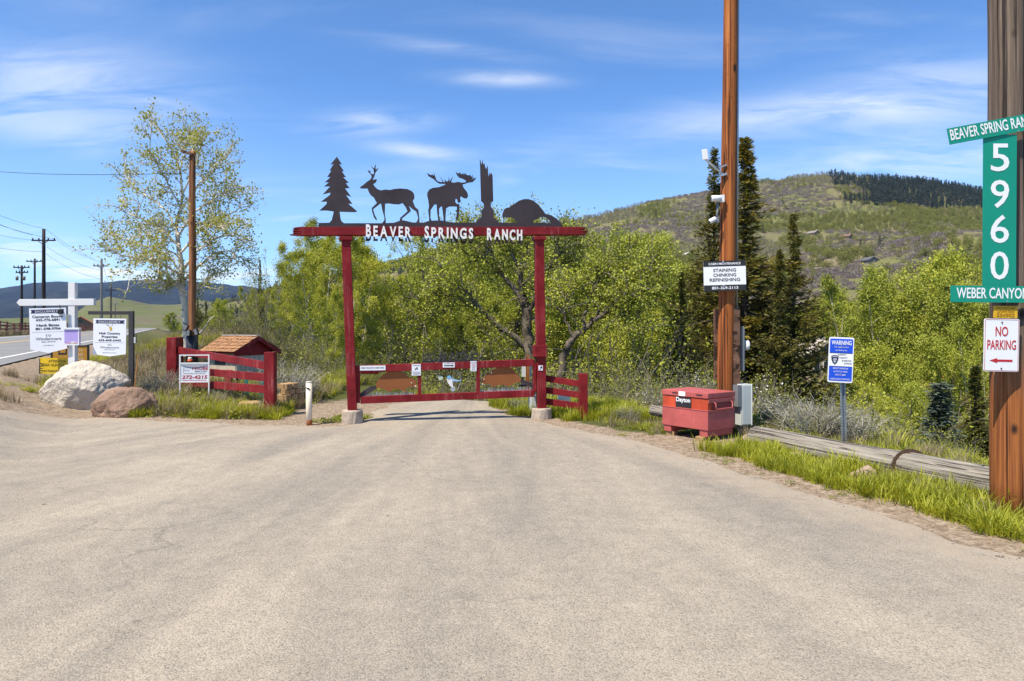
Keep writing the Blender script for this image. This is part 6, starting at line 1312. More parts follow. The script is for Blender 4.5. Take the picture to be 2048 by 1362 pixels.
# roadside bank in dry grass, left of the aspen
x, y = samp(13000, -26, -5, 14, 52); s = hw_s(x, y); q = edge_dist(x, y); add_grass(x, y, (s > 1.6) & (q < .5) & (fbm(x * .25, y * .25, 88) > .22) & ~inside(x, y) & (y > 15.5), .7, 1.5, 1)
x, y = samp(5000, -14, -4, 13.5, 24); s = hw_s(x, y); q = edge_dist(x, y); add_grass(x, y, (s > 1.2) & (q < 1) & (fbm(x * .3, y * .3, 89) > .45) & ~inside(x, y), .8, 1.6, 0)
# slope falling to the valley
x, y = samp(12000, -6, 26, 6.5, 34); q = edge_dist(x, y); add_grass(x, y, (q > .3) & (q < 16) & (fbm(x * .4, y * .4, 91) > .52) & ~inside(x, y) & (rng.uniform(size=x.size) < .45), .7, 1.5, 0)
x, y = samp(4000, 2, 16, 5, 18); q = edge_dist(x, y); add_grass(x, y, (q > .2) & (q < 7) & (fbm(x * .6, y * .6, 92) > .45), .9, 1.8, 2); x, y = samp(2500, 2, 16, 5, 18); q = edge_dist(x, y); add_grass(x, y, (q > .4) & (q < 7) & (fbm(x * .7, y * .7, 93) > .5), .8, 1.7, 1)
# field beyond the highway
x, y = samp(5000, -75, -18, 24, 90); s = hw_s(x, y); add_grass(x, y, (s < -10.5) & (s > -40), 1.2, 2.4, 1)
GPa = np.array(GP); 
for kd, nm, pr in ((0, 'green_grass', TUFTS), (1, 'dry_grass', DRYT), (2, 'low_weeds', WEEDS)):
    k = GPa[:, 4] == kd; m = int(k.sum()); scatter(nm, pr, GPa[k, :3], GPa[k, 3], rng.uniform(0, 6.28, m), rng.integers(0, len(pr), m), rng.normal(0, .12, (m, 2)))
# --- loose stones on the pavement and gravel on the margins
def pebble(seed):
    bm = bmesh.new(); bmesh.ops.create_icosphere(bm, subdivisions=1, radius=.5); r = random.Random(seed)
    for v in bm.verts: v.co *= r.uniform(.7, 1.2); v.co.z *= .6
    me = bpy.data.meshes.new('pebble'); bm.to_mesh(me); bm.free(); me.materials.append(M('loose_gravel', (.27, .225, .18), .95, 0, .35, 30, .3, obvar=.45)); return (me, 'pebble')
PB = [pebble(i) for i in range(4)]
x, y = samp(9000, -11, 6, 2.4, 13); ad = apron_dist(x, y); ins = inside(x, y); k = (ins & (rng.uniform(size=x.size) < .10 + .55 * (1 - sstep(ad, .0, .55)))) | (~ins & (ad < .9) & (edge_dist(x, y) < 0) & (rng.uniform(size=x.size) < .8)); x, y = x[k], y[k]
scatter('loose_stones', PB, np.stack([x, y, T(x, y) + np.where(inside(x, y), .018, .004)], 1), np.where(rng.uniform(size=x.size) < .04, rng.uniform(.022, .04, x.size), rng.uniform(.007, .02, x.size)), rng.uniform(0, 6.28, x.size), rng.integers(0, 4, x.size))

# ------------------------------------------------------------------ hillside vegetation
def blob(seed, n, w, h, z0, size, mat, shape=0):
    r = np.random.default_rng(seed); d = r.normal(size=(n, 3)); d /= np.linalg.norm(d, axis=1, keepdims=True); q = r.uniform(.35, 1, (n, 1)) ** .5
    c = d * q * np.array([w / 2, w / 2, h / 2]) + np.array([0, 0, z0 + h / 2])
    if shape == 1: tz = r.uniform(0, 1, n); a = r.uniform(0, 6.28, n); rr = (1 - tz) * w / 2 * np.sqrt(r.uniform(.2, 1, n)); c = np.stack([np.cos(a) * rr, np.sin(a) * rr, z0 + tz * h], 1)
    c += r.normal(size=c.shape) * size * .3; return leaves_np(c, size, r, .3, .8)
def hill_tree(seed, kind):
    if kind == 'brush': V, Fc = blob(seed, 210, 5.4, 2.9, -.6, .50, None); return (mesh_np('brush', V, Fc, L_SHRUB_P), 'brush')
    if kind == 'green': V, Fc = blob(seed, 200, 3.6, 5.2, .8, .52, None); tw_, tf = tubes_np([(np.array([[0, 0, -1], [0, 0, 4.]]), np.array([.14, .05]))], 3); return (two_mat(V, Fc, L_SHRUB_G, tw_, tf, B_GREY, 'green_aspen'), 'green')
    if kind == 'pale':
        V, Fc = blob(seed, 60, 3.0, 4.2, 2.0, .55, None); r = np.random.default_rng(seed); tw_, tf = tubes_np([(np.array([[x_, y_, -1], [x_ * 1.3, y_ * 1.3, r.uniform(4.5, 6.5)]]), np.array([.15, .05])) for x_, y_ in r.normal(0, .9, (4, 2))], 3); return (two_mat(V, Fc, L_SHRUB_T, tw_, tf, B_GREY, 'pale_aspen'), 'pale')
    V, Fc = blob(seed, 110, 3.6, 9.5, 0, .95, None, 1); return (mesh_np('hill_conifer', V, Fc, L_FIR), 'conifer')
HP = [hill_tree(i, k_) for i, k_ in enumerate(['brush'] * 3 + ['green'] * 3 + ['pale'] * 2 + ['conifer'] * 2)]
n = 60000; u = rng.uniform(-.5, .80, n); D = HD1 - (HD1 - 150) * rng.uniform(0, 1, n) ** 1.15; z = hill_z(u, D); x = u * D
el = (z - EYE) / D; py = HY - el * F; px = u * F + CX
n1 = fbm(x / 70, D / 130, 61, 4); n2 = fbm(x / 40 + 9, D / 60, 62, 4); n3 = fbm(x / 25, D / 25, 63, 3); rr = rng.uniform(size=n)
idx = np.full(n, -1)
hi = sstep(-py, -470, -380)                                                          # higher ground: brush thickens
br = (n1 + .13 * hi + (n3 - .5) * .3 > .585) & (rr < .75)
idx[br] = rng.integers(0, 3, int(br.sum()))
gr = (n2 + (n3 - .5) * .25 - .08 * hi > .47) & (rr < .9) & ~br; idx[gr] = rng.integers(3, 6, int(gr.sum()))
pl = (fbm(x / 55 + 3, D / 90, 64, 4) + (n3 - .5) * .2 + .03 * hi > .46) & (rr < .7) & (idx < 0); idx[pl] = rng.integers(6, 8, int(pl.sum()))
# green bands, pale stands and the dark fir wood as the slope shows them
band = (np.abs(py - (452 - (px - 1500) * .04)) < 17 + 10 * (n3 - .5)) & (px > 1470) & (px < 2100) & (rr < .85); idx[band] = rng.integers(3, 6, int(band.sum()))
fir = (px > 1690 + 130 * (n2 - .5) + (py - 370) * .25) & (py < 418 + 26 * (n1 - .5) - np.maximum(0, 1760 - px) * .12) & (rr < .50 + .4 * (px > 1740)); idx[fir] = rng.integers(8, 10, int(fir.sum()))
pst = (px > 1570) & (px < 1720) & (py < 372) & ~fir & (rr < .7); idx[pst] = rng.integers(6, 8, int(pst.sum()))
spur = (D > 335) & (D < 465) & (u > .42) & (n3 > .46) & (rr < .8); idx[spur] = rng.integers(0, 3, int(spur.sum()))
lft = (px > 1150) & (px < 1330) & (py > 466) & (rr < .8); idx[lft] = rng.integers(0, 3, int(lft.sum()))
lone = rng.uniform(size=n) < .0012; idx[lone] = 8
midl = (px < 1150) & (rng.uniform(size=n) < .06); idx[midl] = rng.integers(8, 10, int(midl.sum()))
k = idx >= 0
for h_ in [o for o in bpy.data.objects if o.get('group') == 'cabins scattered over the hillside']: k &= np.hypot(x - h_.location.x, D - h_.location.y + 4) > 9.5
sz = rng.uniform(.45, 1.0, n) * np.where(idx >= 8, 1.0, 1.0)
for lo_, hi_, nm in ((0, 3, 'hillside_brush'), (3, 6, 'hillside_aspens'), (6, 8, 'hillside_bare_aspens'), (8, 10, 'hillside_firs')):
    s_ = k & (idx >= lo_) & (idx < hi_); m = int(s_.sum()); scatter(nm, HP[lo_:hi_], np.stack([x[s_], D[s_], z[s_] - .2], 1), sz[s_], rng.uniform(0, 6.28, m), idx[s_] - lo_)

MARKS = [(345, 'the left red fence post'), (383, 'the rust brown pole'), (440, 'the red fence rails'), (480, 'the shed roof'), (541, 'the right red fence post'), (585, 'the block wall'), (618, 'the cream bollard'), (655, 'the gravel path'), (700, 'the left gate post'), (746, 'the long gate notice'), (793, 'the left beaver cutout'), (833, 'the notice with black figure'), (868, 'the fly cutout'), (900, 'the fish cutout'), (947, 'the red print notice'), (985, 'the right beaver snout'), (1030, 'the right beaver tail'), (1081, 'the right gate post'), (1125, 'the short red fence'), (1166, 'the short fence end post'), (1215, 'the small sagebrush'), (1255, 'the twiggy sagebrush'), (1300, 'the short log end'), (1345, 'the chest left end'), (1395, 'the chest lettering'), (1435, 'the orange pole foot'), (1488, 'the grey cabinet'), (1530, 'the log left end'), (1590, 'the dark spruces'), (1640, 'the buff cabin'), (1680, 'the warning sign'), (1725, 'the tan stone'), (1765, 'the middle of the grey log'), (1800, 'the log strap'), (1845, 'the left side of the blue spruce'), (1885, 'the blue spruce'), (1925, 'the terracotta roof'), (1968, 'the no parking sign'), (2020, 'the right sign pole'), (2090, 'the frame edge')]
_said = set()
def where(what, px, d, d1, d2):
    row = 'nearest' if d < d1 else ('middle row' if d < d2 else 'farthest'); best = sorted(MARKS, key=lambda m: abs(m[0] - px))
    for mk in best[:3]:
        for form in ('%s %s in line with %s' % (row, what, mk[1]), '%s %s just %s of %s' % (row, what, 'left' if px < mk[0] else 'right', mk[1])):
            if form not in _said: _said.add(form); return form
    return form
# ------------------------------------------------------------------ trees, one by one
V_A = 'young aspen with bright yellow green spring leaves'
PROTO['aspen_a'] = [plant('aspen_tree', V_A, 'tree', broadleaf(1, 10, 4.4, .14, 44, 7, 4, 27, .095, .075, 2, .2, .13, 'oval', (30, 62), .07), B_ASPEN, L_ASPEN), False]
PROTO['aspen_b'] = [plant('aspen_tree', V_A, 'tree', broadleaf(2, 10, 4.8, .18, 46, 7, 4, 27, .095, .07, 3, .25, .13, 'oval', (30, 60), .08), B_ASPEN, L_ASPEN), False]
PROTO['aspen_c'] = [plant('aspen_tree', V_A, 'tree', broadleaf(3, 10, 4.2, .22, 40, 7, 4, 27, .095, .07, 1, .2, .13, 'dome', (30, 58), .07), B_ASPEN, L_ASPEN), False]
PROTO['cotton_a'] = [plant('cottonwood_tree', 'broad cottonwood in fresh yellow green leaf', 'tree', broadleaf(4, 10, 8.6, .14, 36, 10, 4, 40, .098, .17, 3, .45, .12, 'dome', (35, 78), .04), B_DARK, L_COTTON), False]
PROTO['cotton_b'] = [plant('cottonwood_tree', 'broad cottonwood in fresh yellow green leaf', 'tree', broadleaf(5, 10, 7.6, .16, 36, 10, 4, 40, .098, .15, 2, .35, .12, 'dome', (35, 72), .05), B_DARK, L_COTTON), False]
PROTO['willow_big'] = [plant('cottonwood_tree', 'big cottonwood with heavy dark twisting limbs behind the gate', 'tree', broadleaf(17, 10, 10.5, .14, 34, 9, 4, 38, .095, .27, 3, .55, .12, 'dome', (40, 85), .05, .26, .62), B_DARK, L_COTTON), False]
PROTO['spruce_a'] = [plant('spruce_tree', 'tall dark spruce', 'tree', conifer(6, 12, 5.6, .19, 12, .36, .25, 1.1, .34), B_SPRUCE, L_SPRUCE), False]
PROTO['spruce_b'] = [plant('spruce_tree', 'tall dark spruce', 'tree', conifer(7, 12, 6.8, .205, 12, .44, .25, 1.1, .45), B_SPRUCE, L_SPRUCE), False]
PROTO['spruce_blue'] = [plant('spruce_tree', 'small blue grey spruce', 'tree', conifer(8, 6, 2.6, .17, 9, .12, .20, 1.4, .2), B_SPRUCE, L_BLUE), False]
PROTO['thicket_a'] = [plant('willow_shrub', 'tangled olive green willow thicket', 'shrub', bush(9, 3.2, 3.0, 60, .060, 54, .16, .018), B_GREY, L_OLIVE, None, 'stems', 'foliage'), False]
PROTO['thicket_b'] = [plant('willow_shrub', 'tangled olive green willow thicket', 'shrub', bush(10, 3.2, 2.4, 44, .060, 66, .18, .016), B_GREY, L_ASPEN, None, 'stems', 'foliage'), False]
PROTO['bare'] = [plant('aspen_tree', 'half bare slender aspen', 'tree', broadleaf(13, 8, 4.2, .12, 30, 6, 3, 3, .10, .06, 4, .3, .12, 'oval', (25, 50), .08), B_GREY, L_HERO), False]
PROTO['sage'] = [plant('sagebrush', 'grey green sagebrush', 'shrub', bush(11, .8, 1.2, 120, .035, 22, .05, .008, .35), L_TWIG, L_SAGE, None, 'stems', 'foliage'), False]
PROTO['blossom'] = [plant('flowering_shrub', 'shrub dotted with white blossom', 'shrub', bush(14, 1.6, 1.8, 40, .05, 14, .1, .012, .2), B_GREY, L_FLOWER, None, 'stems', 'blossom'), False]
GA = 'aspens behind the left gate post'; GV = 'valley trees behind the gate'; GR = 'valley trees on the right'
# aspens left of and behind the gate
for px, d, top, ws, kd, lab in ((640, 21, 462, 1.0, 'aspen_a', 'tall pale stemmed aspen rising just left of the left gate post'), (690, 24, 446, .9, 'aspen_b', 'tallest of the yellow green aspens, straddling the left gate post'), (735, 25, 492, .95, 'aspen_c', 'yellow green aspen just right of the left gate post'),
        (602, 22.5, 505, .8, 'aspen_c', 'slim yellow green aspen on the left edge of the aspen group'), (668, 19.5, 565, .9, 'aspen_b', 'shorter aspen filling in behind the left gate post'), (770, 27, 560, 1.1, 'aspen_a', 'shorter aspen right of the left gate post, over the gate'),
        (622, 24, 480, .9, 'aspen_b', 'tall aspen second from the left in the aspen group'), (655, 26, 455, .9, 'aspen_b', 'tall aspen crowded behind the left gate post'), (712, 23, 470, .9, 'aspen_a', 'aspen showing between the left gate post and the open gap'), (585, 25, 530, .9, 'aspen_a', 'low yellow green aspen at the left end of the aspen group'),
        (556, 27, 560, 1.0, 'aspen_a', 'dull green aspen between shed roof and the aspen group'), (508, 30, 575, 1.0, 'aspen_b', 'dull green aspen above the shed roof')):
    plant_at(kd, px, d, top, None, ws, lab, group=GA)
for px, d, top, lab in ((520, 24, 492, 'half bare slender aspen, right one of a pair left of the gateway'), (497, 26, 512, 'half bare slender aspen, left one of a pair left of the gateway')): plant_at('bare', px, d, top, None, .8, lab)
# the big cottonwood and its neighbours
plant_at('willow_big', 985, 32, 436, 1.1, .92, 'tall spreading cottonwood behind the middle of the gate')
plant_at('willow_big', 1090, 34, 442, 3.9, .85, 'spreading cottonwood with dark limbs, behind the right gate post')
plant_at('willow_big', 900, 36, 470, 5.2, .8, 'spreading cottonwood behind the left half of the gate')
for px, d, top, ws, kd in ((860, 38, 505, .9, 'cotton_a'), (905, 44, 500, .9, 'cotton_b'), (820, 33, 560, .9, 'cotton_b'), (1150, 40, 478, .9, 'cotton_a'), (1200, 36, 480, .85, 'cotton_b'), (1245, 46, 486, .9, 'cotton_a'), (1320, 42, 494, .9, 'cotton_b'), (1285, 34, 540, .9, 'cotton_a'), (1375, 38, 520, .85, 'cotton_a'), (1405, 50, 545, .9, 'cotton_b'), (1110, 28, 560, .9, 'cotton_b'), (1230, 29, 590, .9, 'cotton_b'), (940, 26, 615, .9, 'cotton_a'), (1020, 27, 600, .9, 'cotton_b'), (860, 25, 620, .9, 'cotton_b')):
    plant_at(kd, px, d, top, None, ws, where('yellow green cottonwood', px, d, 30, 41), group=GV)
for px, d, top, ws, kd in ((1600, 82, 590, .9, 'cotton_a'), (1665, 78, 575, .9, 'cotton_b'), (1742, 44, 560, .75, 'cotton_b'), (1755, 40, 545, .9, 'aspen_b'), (1790, 46, 540, .9, 'cotton_a'), (1840, 36, 556, .9, 'cotton_b'), (1885, 46, 548, .9, 'cotton_a'), (1925, 44, 530, .95, 'aspen_b'), (1968, 48, 505, .9, 'cotton_b'), (2030, 38, 490, .9, 'cotton_a'), (1750, 28, 690, .6, 'aspen_b'), (1790, 25, 690, .9, 'cotton_b'), (1850, 27, 670, .9, 'cotton_a'), (1728, 34, 705, .6, 'aspen_b'), (1880, 30, 700, .8, 'aspen_b'), (1760, 21, 770, .7, 'cotton_b'), (1815, 20, 760, .8, 'cotton_a'), (2090, 30, 480, .9, 'cotton_b'), (1985, 23, 650, .6, 'aspen_b'), (1900, 26, 690, .45, 'aspen_b'), (1590, 75, 600, .9, 'cotton_b')):
    plant_at(kd, px, d, top + 12, None, ws, where('fresh green valley tree', px, d, 30, 45), group=GR)
# spruces
for px, d, top, ws, kd, lab in ((1491, 25, 277, 1.4, 'spruce_a', 'tallest dark spruce, rising right behind the orange pole'), (1428, 27, 300, .9, 'spruce_b', 'narrow dark spruce half hidden left of the orange pole'), (1588, 24, 428, .95, 'spruce_b', 'dark spruce right of the tallest one'), (1560, 23, 500, 1.0, 'spruce_a', 'short dark spruce between two taller spruces'), (1364, 22, 545, .85, 'spruce_a', 'slim dark spruce left of the orange pole'), (1390, 24, 590, .8, 'spruce_b', 'shorter dark spruce beside the slim one left of the pole'), (1950, 15.5, 732, 1.7, 'spruce_a', 'small dark green spruce beside the right sign pole'), (1705, 60, 640, .9, 'spruce_a', 'distant dark spruce behind the warning sign'), (520, 44, 520, .6, 'spruce_a', 'distant narrow spruce above the half bare aspens'), (585, 60, 552, .9, 'spruce_b', 'distant dark spruce left of the aspen group')):
    plant_at(kd, px, d, top, None, ws, lab)
plant_at('spruce_blue', 1880, 14.0, 765, None, 2.6, 'small blue grey spruce low on the slope right of the warning sign')
for px, d, top, ws, lab in ((1772, 52, 606, .8, 'distant spruce poking up among the green trees right of the warning sign'), (1852, 60, 600, .75, 'farther distant spruce among the green trees on the right'), (1545, 45, 600, .8, 'distant spruce between the spruces and the green valley trees')): plant_at('spruce_b', px, d, top, None, ws, lab)
# far left shrubs by the highway
for px, d, top, kd in ((395, 52, 596, 'spruce_b'), (412, 60, 602, 'spruce_a'), (372, 66, 618, 'cotton_a'), (350, 80, 626, 'cotton_b'), (425, 48, 615, 'cotton_b'), (448, 44, 600, 'cotton_a')):
    plant_at(kd, px, d, top, None, 1.0, where('small tree by the highway bend', px, d, 50, 61), group='trees beside the highway bend')
# thickets
for i, (px, d, top, kd, ws) in enumerate(((470, 23, 612, 'thicket_a', 1.2), (505, 20, 655, 'thicket_a', 1.1), (540, 21, 620, 'thicket_b', 1.0), (575, 19, 650, 'thicket_a', 1.1), (610, 18.5, 640, 'thicket_b', 1.0), (645, 18, 690, 'thicket_a', 1.0), (440, 26, 625, 'thicket_a', 1.2), (590, 17, 715, 'thicket_a', 1.1), (630, 16.5, 735, 'thicket_a', 1.0), (670, 17, 720, 'thicket_b', 1.1), (715, 18, 715, 'thicket_a', 1.2), (760, 19, 720, 'thicket_b', 1.2), (800, 18, 735, 'thicket_a', 1.3), (850, 19, 730, 'thicket_b', 1.3), (900, 18.5, 740, 'thicket_a', 1.3), (950, 19, 730, 'thicket_a', 1.3), (1000, 18, 735, 'thicket_b', 1.2), (1050, 17, 725, 'thicket_a', 1.2), (1100, 16, 745, 'thicket_a', 1.1), (1150, 15.5, 735, 'thicket_b', 1.1), (1205, 15, 745, 'thicket_a', 1.1), (1260, 15, 730, 'thicket_a', 1.2), (1310, 15.5, 730, 'thicket_b', 1.2), (1370, 14.5, 745, 'thicket_a', 1.0), (1420, 15, 720, 'thicket_a', 1.0), (780, 23, 640, 'thicket_b', 1.2), (880, 23, 650, 'thicket_a', 1.3), (1000, 24, 640, 'thicket_a', 1.3), (1180, 22, 640, 'thicket_a', 1.3), (1300, 21, 650, 'thicket_b', 1.2), (1530, 16, 760, 'thicket_a', 1.1), (1600, 17, 765, 'thicket_a', 1.1), (1660, 18, 780, 'thicket_b', 1.1), (1830, 13, 845, 'thicket_a', 1.0), (1780, 14, 850, 'thicket_b', 1.0), (1930, 12.5, 872, 'thicket_b', .9), (1740, 11.2, 868, 'thicket_a', 1.1), (1800, 10.6, 882, 'thicket_b', 1.2), (1860, 11.5, 868, 'thicket_a', 1.1), (1690, 13, 842, 'thicket_a', 1.2), (1900, 9.8, 905, 'thicket_b', 1.2), (1960, 9.2, 915, 'thicket_a', 1.2), (1760, 13.5, 838, 'thicket_b', 1.1), (1720, 16, 800, 'thicket_a', 1.3), (1790, 17, 790, 'thicket_b', 1.3), (1860, 18, 780, 'thicket_a', 1.3))):
    side = 'left of the gateway' if px < 700 else ('beyond the gate' if px < 1120 else ('between gate and tool chest' if px < 1450 else 'on the slope behind the log'))
    plant_at(kd, px, d, top, None, ws, where('olive green willow thicket', px, d, 17.2, 20.5), group='willow thickets ' + side)
for px, d, top, ws, lab in ((1625, 9.9, 795, 1.35, 'big grey green sagebrush left of the warning sign post'), (1712, 9.6, 818, 1.1, 'grey sagebrush right of the warning sign post'), (1568, 10.6, 800, 1.2, 'grey sagebrush beside the electric cabinet'), (1255, 11.3, 812, 1.0, 'grey twiggy sagebrush left of the tool chest'), (1215, 11.8, 818, .8, 'small grey sagebrush nearest the short red fence'), (1040, 12.9, 795, 1.0, 'green sagebrush under the right end of the gate'), (1000, 13.4, 800, .9, 'smaller sagebrush under the gate bottom rail'), (322, 13.6, 740, 1.0, 'grey sagebrush behind the brown boulder'), (300, 13.2, 765, .8, 'small grey sagebrush at the foot of the dark sign post'), (575, 13.6, 722, 1.0, 'grey sagebrush right of the fence beside the blocks'), (600, 13.9, 748, 1.0, 'low sagebrush behind the retaining wall'), (432, 12.5, 780, .7, 'dry sagebrush below the red fence')):
    plant_at('sage', px, d, top, None, ws, lab, .05)
for px, d, top, lab in ((1405, 11.8, 742, 'white flowering shrub behind the tool chest, left of the pole'), (1540, 12.2, 755, 'white flowering shrub right of the electric cabinet'), (1300, 12.5, 760, 'white flowering shrub left of the tool chest')): plant_at('blossom', px, d, top, None, 1.0, lab); plant_at('thicket_b', px + 8, d + .6, top - 8, None, .8, where('leafy green shrub', px, d, 12.1, 12.4), group='leafy shrubs by the flowering ones')
# far-off valley trees that read as one mass
n = 900; d = rng.uniform(55, 190, n); u = rng.uniform(-.24, .80, n); x = u * d; z = T(x, d); k = (edge_dist(x, d) > 12) & ~((np.abs(u * F + CX - 1640) < 40) & (d < 75))
srcs = [c for kd in ('cotton_a', 'cotton_b', 'aspen_b') for c in [PROTO[kd][0]]]
def merged(root):
    a, b = root.children[0], root.children[1]; bm = bmesh.new(); bm.from_mesh(b.data); n0 = len(bm.faces); bm.from_mesh(a.data); bm.faces.ensure_lookup_table()
    for f in bm.faces[n0:]: f.material_index = 1
    me = bpy.data.meshes.new('valley_tree'); bm.to_mesh(me); bm.free(); me.materials.append(b.data.materials[0]); me.materials.append(a.data.materials[0]); return (me, 'valley_tree')
vt = [merged(s) for s in srcs]; x, d, z = x[k], d[k], z[k]; sel = np.arange(len(x)); m = len(sel)
scatter('valley_wood', vt, np.stack([x, d, np.maximum(z, hill_z(x / d, d)) - .2], 1), rng.uniform(.55, .95, m), rng.uniform(0, 6.28, m), rng.integers(0, 3, m))

# ------------------------------------------------------------------ the pale trunked aspen beside the rust brown pole (limbs as the photograph shows them)
def hero():
    r = np.random.default_rng(5); dd = 18.9; b = P(378, 700, dd); b.z = TZ(b.x, dd) - .1; wood = []; cents = []
    def L3(pts, dep): 
        n = len(pts); return np.array([list(P(px, py, dd + dep * (i / max(1, n - 1)) ** 1.2) - b) for i, (px, py) in enumerate(pts)])
    def resample(p, n):
        t0 = np.linspace(0, 1, len(p)); t1 = np.linspace(0, 1, n); q = np.stack([np.interp(t1, t0, p[:, k]) for k in range(3)], 1); q[1:-1] += r.normal(size=(n - 2, 3)) * .016; return q
    tr = resample(L3([(374, 712), (371, 650), (367, 600), (364, 560), (361, 520), (357, 480), (353, 450), (362, 415), (366, 380), (358, 340), (345, 300), (318, 262)], .3), 26); rt = np.interp(np.linspace(0, 1, 26), [0, .12, .35, .6, 1], [.105, .090, .072, .040, .010]); wood.append((tr, rt))
    limbs = [([(369, 568), (355, 545), (325, 525), (285, 518), (240, 510), (196, 486)], -.8, .06), ([(366, 550), (340, 515), (300, 495), (255, 478), (205, 462)], .9, .045), ([(362, 500), (335, 468), (290, 440), (250, 425), (222, 410)], -.6, .045), ([(357, 470), (335, 425), (300, 395), (265, 372), (248, 345)], .8, .04), ([(362, 420), (345, 380), (322, 340), (300, 300), (304, 252)], -.5, .04),
             ([(370, 560), (395, 535), (420, 512), (455, 500), (488, 520)], .6, .055), ([(366, 540), (390, 505), (425, 478), (465, 470), (495, 485)], -.9, .05), ([(362, 505), (395, 465), (430, 440), (470, 425), (482, 405)], .8, .05), ([(358, 470), (390, 425), (425, 400), (455, 380), (478, 372)], -.6, .045), ([(364, 415), (390, 380), (415, 350), (440, 330), (452, 318)], .6, .04), ([(366, 385), (385, 350), (398, 315), (402, 285), (405, 278)], -.5, .035), ([(360, 345), (368, 310), (372, 285), (378, 262)], .4, .03),
             ([(374, 585), (350, 572), (330, 560), (312, 560)], -.3, .03), ([(371, 590), (400, 575), (430, 545), (462, 540)], .5, .03), ([(360, 490), (330, 480), (300, 470), (270, 470)], 1.2, .03), ([(356, 455), (385, 450), (420, 455), (450, 450)], -1.2, .03), ([(364, 520), (345, 505), (320, 505), (300, 520), (250, 540)], -1.3, .03)]
    for pts, dep, r0 in limbs:
        lp = resample(L3(pts, dep), 16); lr = np.linspace(r0 * .72, .008, 16); wood.append((lp, lr))
        for j in range(20):
            q = r.uniform(.22, 1); p2, tg = at_t(lp, q); sp_, sr = limb(p2, tg / np.linalg.norm(tg) + r.normal(size=3) * .7 + np.array([0, 0, .15]), r.uniform(.35, .95), .014, r, 6, .22, .05, .35); wood.append((sp_, sr))
            for k_ in range(5):
                q3 = r.uniform(.2, 1); p3, t3 = at_t(sp_, q3); tw_, tr_ = limb(p3, t3 / np.linalg.norm(t3) + r.normal(size=3) * .8, r.uniform(.12, .4), .006, r, 3, .2); wood.append((tw_, tr_))
                m = r.integers(2, 15); f = r.uniform(.2, 1, (m, 1)); cents.append(tw_[0] * (1 - f) + tw_[-1] * f + r.normal(size=(m, 3)) * .07)
    for j in range(26):
        q = r.uniform(.5, 1); p2, tg = at_t(tr, q); sp_, sr = limb(p2, tg / np.linalg.norm(tg) + r.normal(size=3) * .8, r.uniform(.4, 1.0), .014, r, 6, .2, .05, .35); wood.append((sp_, sr)); m = 30; f = r.uniform(.2, 1, m); cents.append(np.array([at_t(sp_, a)[0] for a in f]) + r.normal(size=(m, 3)) * .09)
    sn = resample(L3([(385, 672), (402, 664), (415, 648), (428, 632)], -.2), 7); wood.append((sn, np.linspace(.035, .012, 7)))
    big = [w for w in wood if w[1][0] > .02]; small = [w for w in wood if w[1][0] <= .02]
    V1, F1 = tubes_np(big, 10); V2, F2 = tubes_np(small, 4); c = np.concatenate(cents)
    t_ = thing('aspen_tree', 'lone pale trunked aspen with sparse golden leaves against the sky', 'tree', b)
    obj('trunk', mesh_np('trunk', V1, F1, B_ASPEN, smooth=True), t_); obj('twigs', mesh_np('twigs', V2, F2, B_ASPEN, smooth=True), t_); obj('crown', mesh_np('crown', *leaves_np(c, .060, r, .2, .8), L_HERO), t_)
hero()
def old_cottonwood(label, seed, dd, foot, trunk, tr, limbs):
    r = np.random.default_rng(seed); b, (V1, F1), (V2, F2), (V3, F3) = limbed(dd, foot, trunk, tr, limbs, r, 28, (.4, 1.3), .072, (7, 26), .11)
    t_ = thing('cottonwood_tree', label, 'tree', b); obj('trunk', mesh_np('trunk', V1, F1, B_DARK, smooth=True), t_); obj('twigs', mesh_np('twigs', V2, F2, B_GREY, smooth=True), t_); obj('crown', mesh_np('crown', V3, F3, L_COTTON), t_)
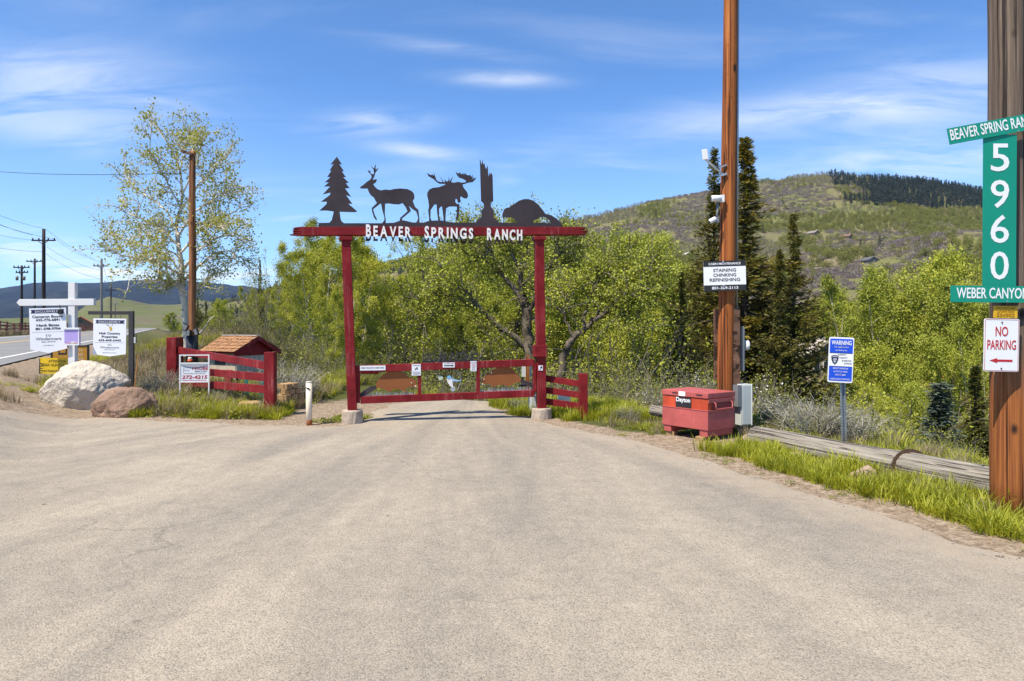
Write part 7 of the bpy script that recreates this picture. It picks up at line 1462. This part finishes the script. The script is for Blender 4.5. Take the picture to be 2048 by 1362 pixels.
old_cottonwood('old cottonwood with heavy dark crooked limbs framed by the gateway', 21, 23, (1062, 760), [(1062, 770), (1058, 690), (1050, 620), (1047, 585), (1038, 560)], .24,
    [([(1064, 700), (1017, 666), (967, 627), (932, 585), (894, 554), (874, 520)], -.8, .13), ([(962, 622), (918, 596), (876, 585), (850, 600), (822, 590)], -.3, .07), ([(1048, 610), (1028, 575), (1003, 543), (967, 518), (922, 497), (890, 492)], .5, .12), ([(1000, 540), (985, 505), (960, 480), (930, 462)], .3, .06),
     ([(1056, 660), (1069, 589), (1098, 535), (1119, 500), (1112, 475)], -.5, .10), ([(1045, 590), (1040, 540), (1020, 500), (1000, 470), (985, 450)], .3, .08), ([(1070, 585), (1050, 520), (1060, 480), (1050, 455)], .9, .06), ([(1100, 535), (1125, 525), (1150, 505), (1160, 490)], .4, .05), ([(918, 596), (890, 620), (862, 628), (845, 650)], -.6, .04), ([(1060, 640), (1095, 620), (1120, 600), (1140, 590)], -.8, .05)])
old_cottonwood('leaning cottonwood with a dark arching bough, right of the gateway', 22, 21, (1120, 760), [(1120, 770), (1130, 700), (1165, 660), (1190, 640), (1205, 622)], .15,
    [([(1190, 642), (1215, 622), (1235, 604), (1256, 592), (1262, 588)], -.3, .08), ([(1200, 630), (1225, 616), (1245, 622), (1262, 642), (1280, 655)], -.5, .05), ([(1170, 655), (1175, 610), (1190, 570), (1200, 535)], .4, .06), ([(1150, 675), (1130, 630), (1128, 590), (1140, 560)], .5, .05), ([(1256, 592), (1285, 570), (1300, 550), (1312, 520)], .2, .05), ([(1205, 622), (1225, 580), (1250, 545), (1255, 515)], .5, .05)])

# ------------------------------------------------------------------ clear air with a little haze
HAZE = 4.2e-5
if HAZE > 0:
    m_ = MB(); m_.box((0, 3900, 249), (16000, 9000, 522)); hz = m_.build('haze', None); stuff(hz)
    hm_ = bpy.data.materials.new('haze_air'); hm_.use_nodes = True; ht = NT(hm_.node_tree); ht.n.clear(); ho = ht.n.new('ShaderNodeOutputMaterial')
    pv = ht.node('ShaderNodeVolumePrincipled', {'Density': HAZE, 'Color': (.46, .66, 1.0), 'Anisotropy': 0.0}); ht.l.new(pv.outputs[0], ho.inputs['Volume']); hz.data.materials.append(hm_)
for o in bpy.data.objects:
    if 'height' in o: del o['height']
    if o.location.z < -400 and o.parent is None and o.type == 'EMPTY':
        for ch in list(o.children): bpy.data.objects.remove(ch)
        bpy.data.objects.remove(o)
